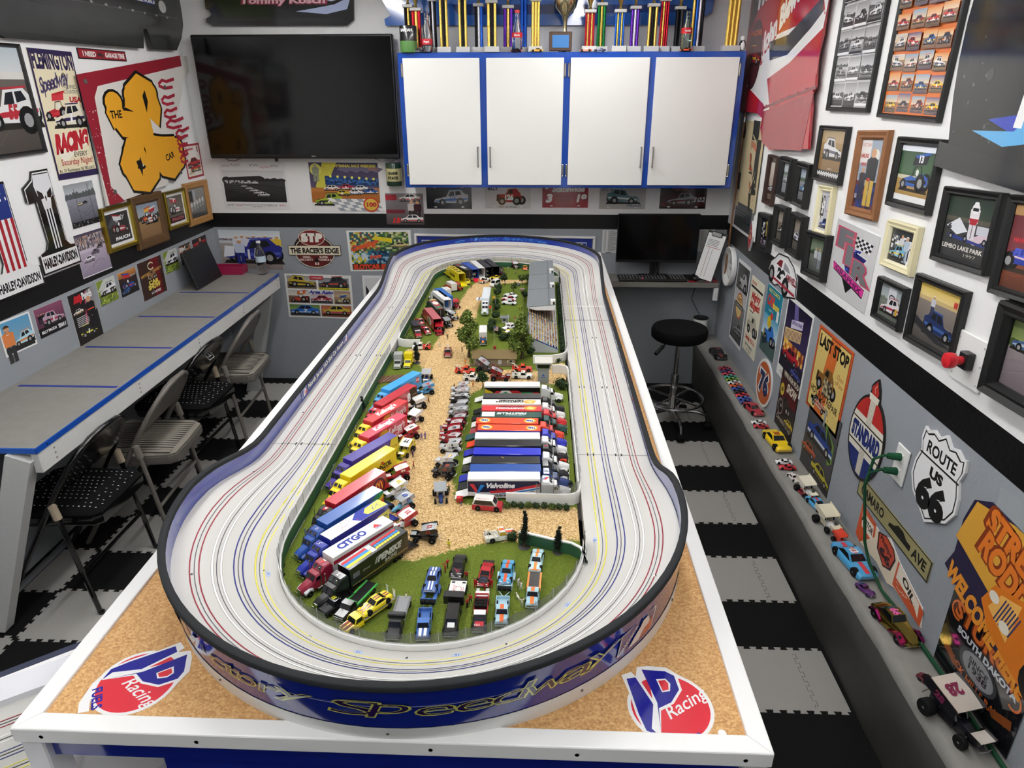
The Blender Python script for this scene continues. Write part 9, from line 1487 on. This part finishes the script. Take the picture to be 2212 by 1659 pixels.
K,G_,R0,B0,P0,S0,GN='17171a','d8b75a','a8202f','2558b8','5a2a9a','c9c9d0','1f7a3f'
for q in[(-.785,.13,.24,.05,[K,G_,K],'gold and black column trophy behind the oil can'),(-.735,.1,.22,.055,[R0,G_,R0],'red and gold column trophy beside the oil can'),(-.64,.12,.27,.04,[K,S0,K],'black marbled column trophy behind the first bottle'),(-.57,.06,.27,.05,[G_,K,G_],'dark column trophy left of the round medallion'),(-.46,.06,.27,.05,[G_,K,G_],'dark column trophy right of the round medallion'),(-.37,.1,.24,.05,[K,S0,B0],'black and blue column trophy beside the small wreath'),(-.29,.03,.25,.055,[G_,K,G_],'black diamond patterned column trophy'),(-.2,.1,.23,.055,[P0,G_,P0],'purple and gold column trophy behind the plastic bottle'),(-.11,.14,.3,.04,[B0,B0],'tall sparkling blue column trophy'),(-.04,.05,.26,.05,[G_,G_,G_],'gold two-tier column trophy above the yellow car'),(.27,.04,.2,.055,[R0,G_,R0,G_,R0],'striped red and gold trophy on a cup foot'),(.34,.1,.24,.05,[GN,G_,GN],'green and gold column trophy'),(.44,.04,.2,.055,[B0,G_,B0,G_,B0],'striped blue and gold trophy on a wide white base'),(.53,.08,.22,.05,[P0,S0,P0],'purple and silver column trophy'),(.63,.07,.23,.055,[G_,K,G_],'black and gold speckled column trophy'),(.7,.1,.26,.05,[R0,G_,R0,R0],'tall maroon and gold column trophy'),(.79,.12,.22,.05,[K,'2a2a2c'],'black column trophy behind the green glass bottle'),(.89,.1,.28,.07,[G_,B0,S0,K],'blue, gold and black column trophy'),(1.08,.05,.3,.07,[G_,G_,G_],'broad gold column trophy at the penguin end')]:trophy(*q)
def lathe_thing(name,label,cat,x,y,prof,col,mat,cols=None,extra=None):
 t=thing(name,label,cat,(x,BY-.29+y,CTZ));m=MB(mat);m.lathe(prof,col,18,cols=cols);m.obj('body',t,smooth=50)
 if extra:extra(t)
 return t
bot=[(.025,0),(.03,.005),(.03,.08),(.026,.11),(.012,.16),(.012,.2),(.014,.205)]
def lab(c,s_,z0=.075,z1=.10):return lambda t:((lambda m:(m.lathe([(.0308,z0),(.0308,z1)],c,18),m.obj('label',t)))(MB('print')),Art_lab(t,s_,(z0+z1)/2))
def Art_lab(t,s_,z):a=Art(.035,.018,100,50);a.text(s_,50,12,26,'f4f4f4',w=90,bold=.04);a.build('lettering',t,Matrix.Translation((0,-.0312,z))@Matrix.Rotation(pi/2,4,'X'),panel=False)
lathe_thing('oil_can','black and green oil can at the end of the cabinet top','can',-.775,.03,[(.048,0),(.05,.004),(.05,.06),(.05,.136),(.048,.14)],None,'paint',['5a8a4a','5a8a4a','17171a','17171a'])
def Art_lab2(t,s_,z,w,r=.0515):a=Art(w,w*.3,100,30);a.text(s_,50,6,18,'f0f0f0',w=96,bold=.05);a.build('lettering',t,None,panel=False,warp=lambda px,py,pz:(sin(px/r)*r,-cos(px/r)*r,z+py))
t=[o for o in bpy.data.objects if o.get('label','').startswith('black and green oil can')][0];Art_lab2(t,'BARDAHL',.115,.08)
lathe_thing('glass_bottle','clear glass bottle with red, white and blue round label','bottle',-.665,.02,bot,'eef2f4','glass',None,lab('c9303a','Pepsi',.04,.07))
lathe_thing('glass_bottle','green glass cola bottle with a red label','bottle',.82,.03,bot,'cfe6d6','glass',None,lab('c9242c','Coca-Cola',.09,.12))
lathe_thing('plastic_bottle','clear plastic bottle with red cap and red label','bottle',-.145,.02,bot[:-1]+[(.013,.2)],'eef2f4','glass',None,lambda t:(lab('c9242c','Sara')(t),(lambda m:(m.lathe([(.014,.2),(.014,.215),(.001,.216)],'c9242c',14),m.obj('cap',t)))(MB('plastic'))))
lathe_thing('cup_trophy','big silver bowl trophy on a stem above the blue plaque','trophy',.13,.1,[(.04,0),(.03,.02),(.012,.06),(.012,.16),(.02,.19),(.06,.23),(.075,.28),(.07,.29)],'c9bd9a','metal')
t=thing('award_plaque','wooden award plaque with a blue plate on the cabinet','plaque',(.105,BY-.26,CTZ));m=MB('wood');m.box((0,0,.055),(.13,.02,.1),'4a3222',ch=.003);m.obj('board',t);m=MB('print');m.box((0,-.011,.055),(.095,.002,.065),'3f7ab8');m.obj('plate',t)
t=thing('toy_penguin','small black and white toy penguin at the end of the cabinet','toy',(1.145,BY-.25,CTZ));m=MB('matte');m.ball((0,0,.03),(.02,.018,.03),'17171a',12);m.ball((0,-.006,.028),(.016,.014,.026),'f0f0f0',12);m.ball((0,0,.066),.015,'f0f0f0',12);m.obj('body',t)
for x,c,l in((-.72,'1a1a1c','tiny black toy car on the cabinet beside the first bottle'),(-.15,'c2242c','red toy car on the cabinet below the plastic bottle'),(-.03,'e0a82c','yellow toy car on the cabinet below the gold trophy'),(.25,'e0622c','orange toy car on the cabinet below the striped red trophy'),(.33,'23306a','dark blue toy car on the cabinet'),(.82,'e0582c','orange toy car on the cabinet below the green bottle')):car3d(x,BY-.275-.0,180,l,body=c,z=CTZ,L=.07,group='toy cars on the cabinet')
# ================================================================ toy cars on the concrete ledge
LZ=.3825
def ledge(y,x,hd,label,c,L=.077,**k):return car3d(x,y,hd,label,body=c,z=LZ,L=L,W=L*.41,H=L*.27,group='toy cars on the ledge',**k)
ledge(3.05,1.19,-85,'large yellow stock car on the ledge','ecc81e',.2,num='30',numc='a82a1f')
ledge(2.12,1.185,-82,'large light blue stock car with red stripe, number 43','4a9fd0',.2,stripe='c9303a',num='43',numc='f2f2f2')
ledge(2.50,1.19,-78,'smaller light blue race car on the dark ledge plinth','4a9fd0',.12,stripe='c9303a')
ledge(1.79,1.185,-80,'shiny gold coupe with pink fenders, number 66','b59a4a',.19,num='66',numc='d85a9a',pm='metal',style='rod',side='b8327a')
ledge(3.42,1.18,-80,'faded red car on a black plinth on the ledge','a8303a',.15)
ledge(4.25,1.18,-85,'black stock car near the far end of the ledge','1a1a1c',.18,stripe='8a2a2a')
ledge(1.97,1.165,-70,'purple toy coupe below the large blue stock car','5a2f6a',.075,style='rod');ledge(1.56,1.18,-65,'maroon toy coupe near the black winged car','5a1a2a',.075,style='rod')
for i,(c,n)in enumerate((('b8303a','red'),('4a2a6a','violet'),('c9405a','pink-red'),('4aa890','teal'),('7aa82c','lime green'),('e9e9e9','white'),('e0622c','orange'),('2f4fa0','blue'),('2a2a30','dark grey'),('c9303a','scarlet'),('3f5fb8','bright blue'),('2a3f8a','navy'))):ledge(4.02-.045*i,1.17,185,n+' toy car in the long line on the ledge',c)
for y,c,l in((3.27,'ececec','white toy car above the large yellow car'),(3.225,'c22a34','red toy car above the large yellow car'),(2.86,'f0f0f0','white toy car just below the large yellow car'),(2.81,'c9303a','red toy car just below the large yellow car'),(2.72,'e6dcd8','white and red toy car beside the white toy hauler'),(2.60,'8a1f2f','maroon toy pickup beside the white toy hauler')):ledge(y,1.165,175 if y>2.75 else-80,l,c)
sprint(1.18,2.60,-80,'white winged sprint car on the ledge behind the smaller blue race car',body='f0f0f0',wing='ece6d0',side='ece6d0',s=1.7,z=LZ,group='sprint cars on the ledge')
sprint(1.18,2.36,-80,'white winged sprint car above the orange-red one',body='f2f2f2',wing='e6ddc2',side='e6ddc2',s=1.9,z=LZ,group='sprint cars on the ledge')
sprint(1.19,2.25,-70,'small orange-red winged sprint car on the ledge',body='d8432a',wing='d8432a',s=1.1,z=LZ,group='sprint cars on the ledge')
sprint(1.175,1.42,-75,'large black winged sprint car numbered 28 at the near end of the ledge',body='15171f',wing='c9c2b8',side='1a1a1e',num='28',numc='7a2a4a',s=2.8,z=LZ,group='sprint cars on the ledge')
# ================================================================ bench odds and ends
t=thing('water_bottle','clear plastic water bottle at the end of the workbench','bottle',(-1.87,4.48,.851));m=MB('glass');m.lathe([(.03,0),(.033,.006),(.031,.04),(.033,.08),(.033,.14),(.02,.18),(.012,.195),(.012,.21)],'eef4f8',18);m.obj('body',t,smooth=50);m=MB('print');m.lathe([(.0336,.085),(.0336,.125)],'c9dcea',18);m.obj('label',t);m=MB('plastic');m.lathe([(.014,.21),(.014,.222),(.001,.223)],'f0f0f0',14);m.obj('cap',t)
t=thing('parts_tray','dark pink plastic parts tray on the workbench','tray',(-2.1,4.5,.851));m=MB('plastic');m.box((0,0,.003),(.2,.1,.006),'9a1f48');[m.box((0,sy*.05,.025),(.2,.004,.05),'9a1f48')for sy in(-1,1)];[m.box((sx*.1,0,.025),(.004,.1,.05),'9a1f48')for sx in(-1,1)];m.obj('tray_body',t,smooth=0)
t=thing('quart_can','dark green quart oil can mounted on the wall beside the cabinet','can',(-.955,BY-.055,1.416));m=MB('paint');m.lathe([(.05,0),(.052,.004),(.052,.138),(.05,.142)],'1f3a2a',24);m.lathe([(.0525,.03),(.0525,.11)],'c9c28a',24);m.obj('can_body',t,smooth=50);Art_lab3=[('QUAKER',.082),('STATE',.052)]
for s_,z in Art_lab3:a=Art(.075,.024,100,30);a.text(s_,50,5,20,'22261c',w=92,bold=.06);a.build('lettering',t,None,panel=False,warp=lambda px,py,pz,z=z:(sin(px/.0532)*.0532,-cos(px/.0532)*.0532,z+py))
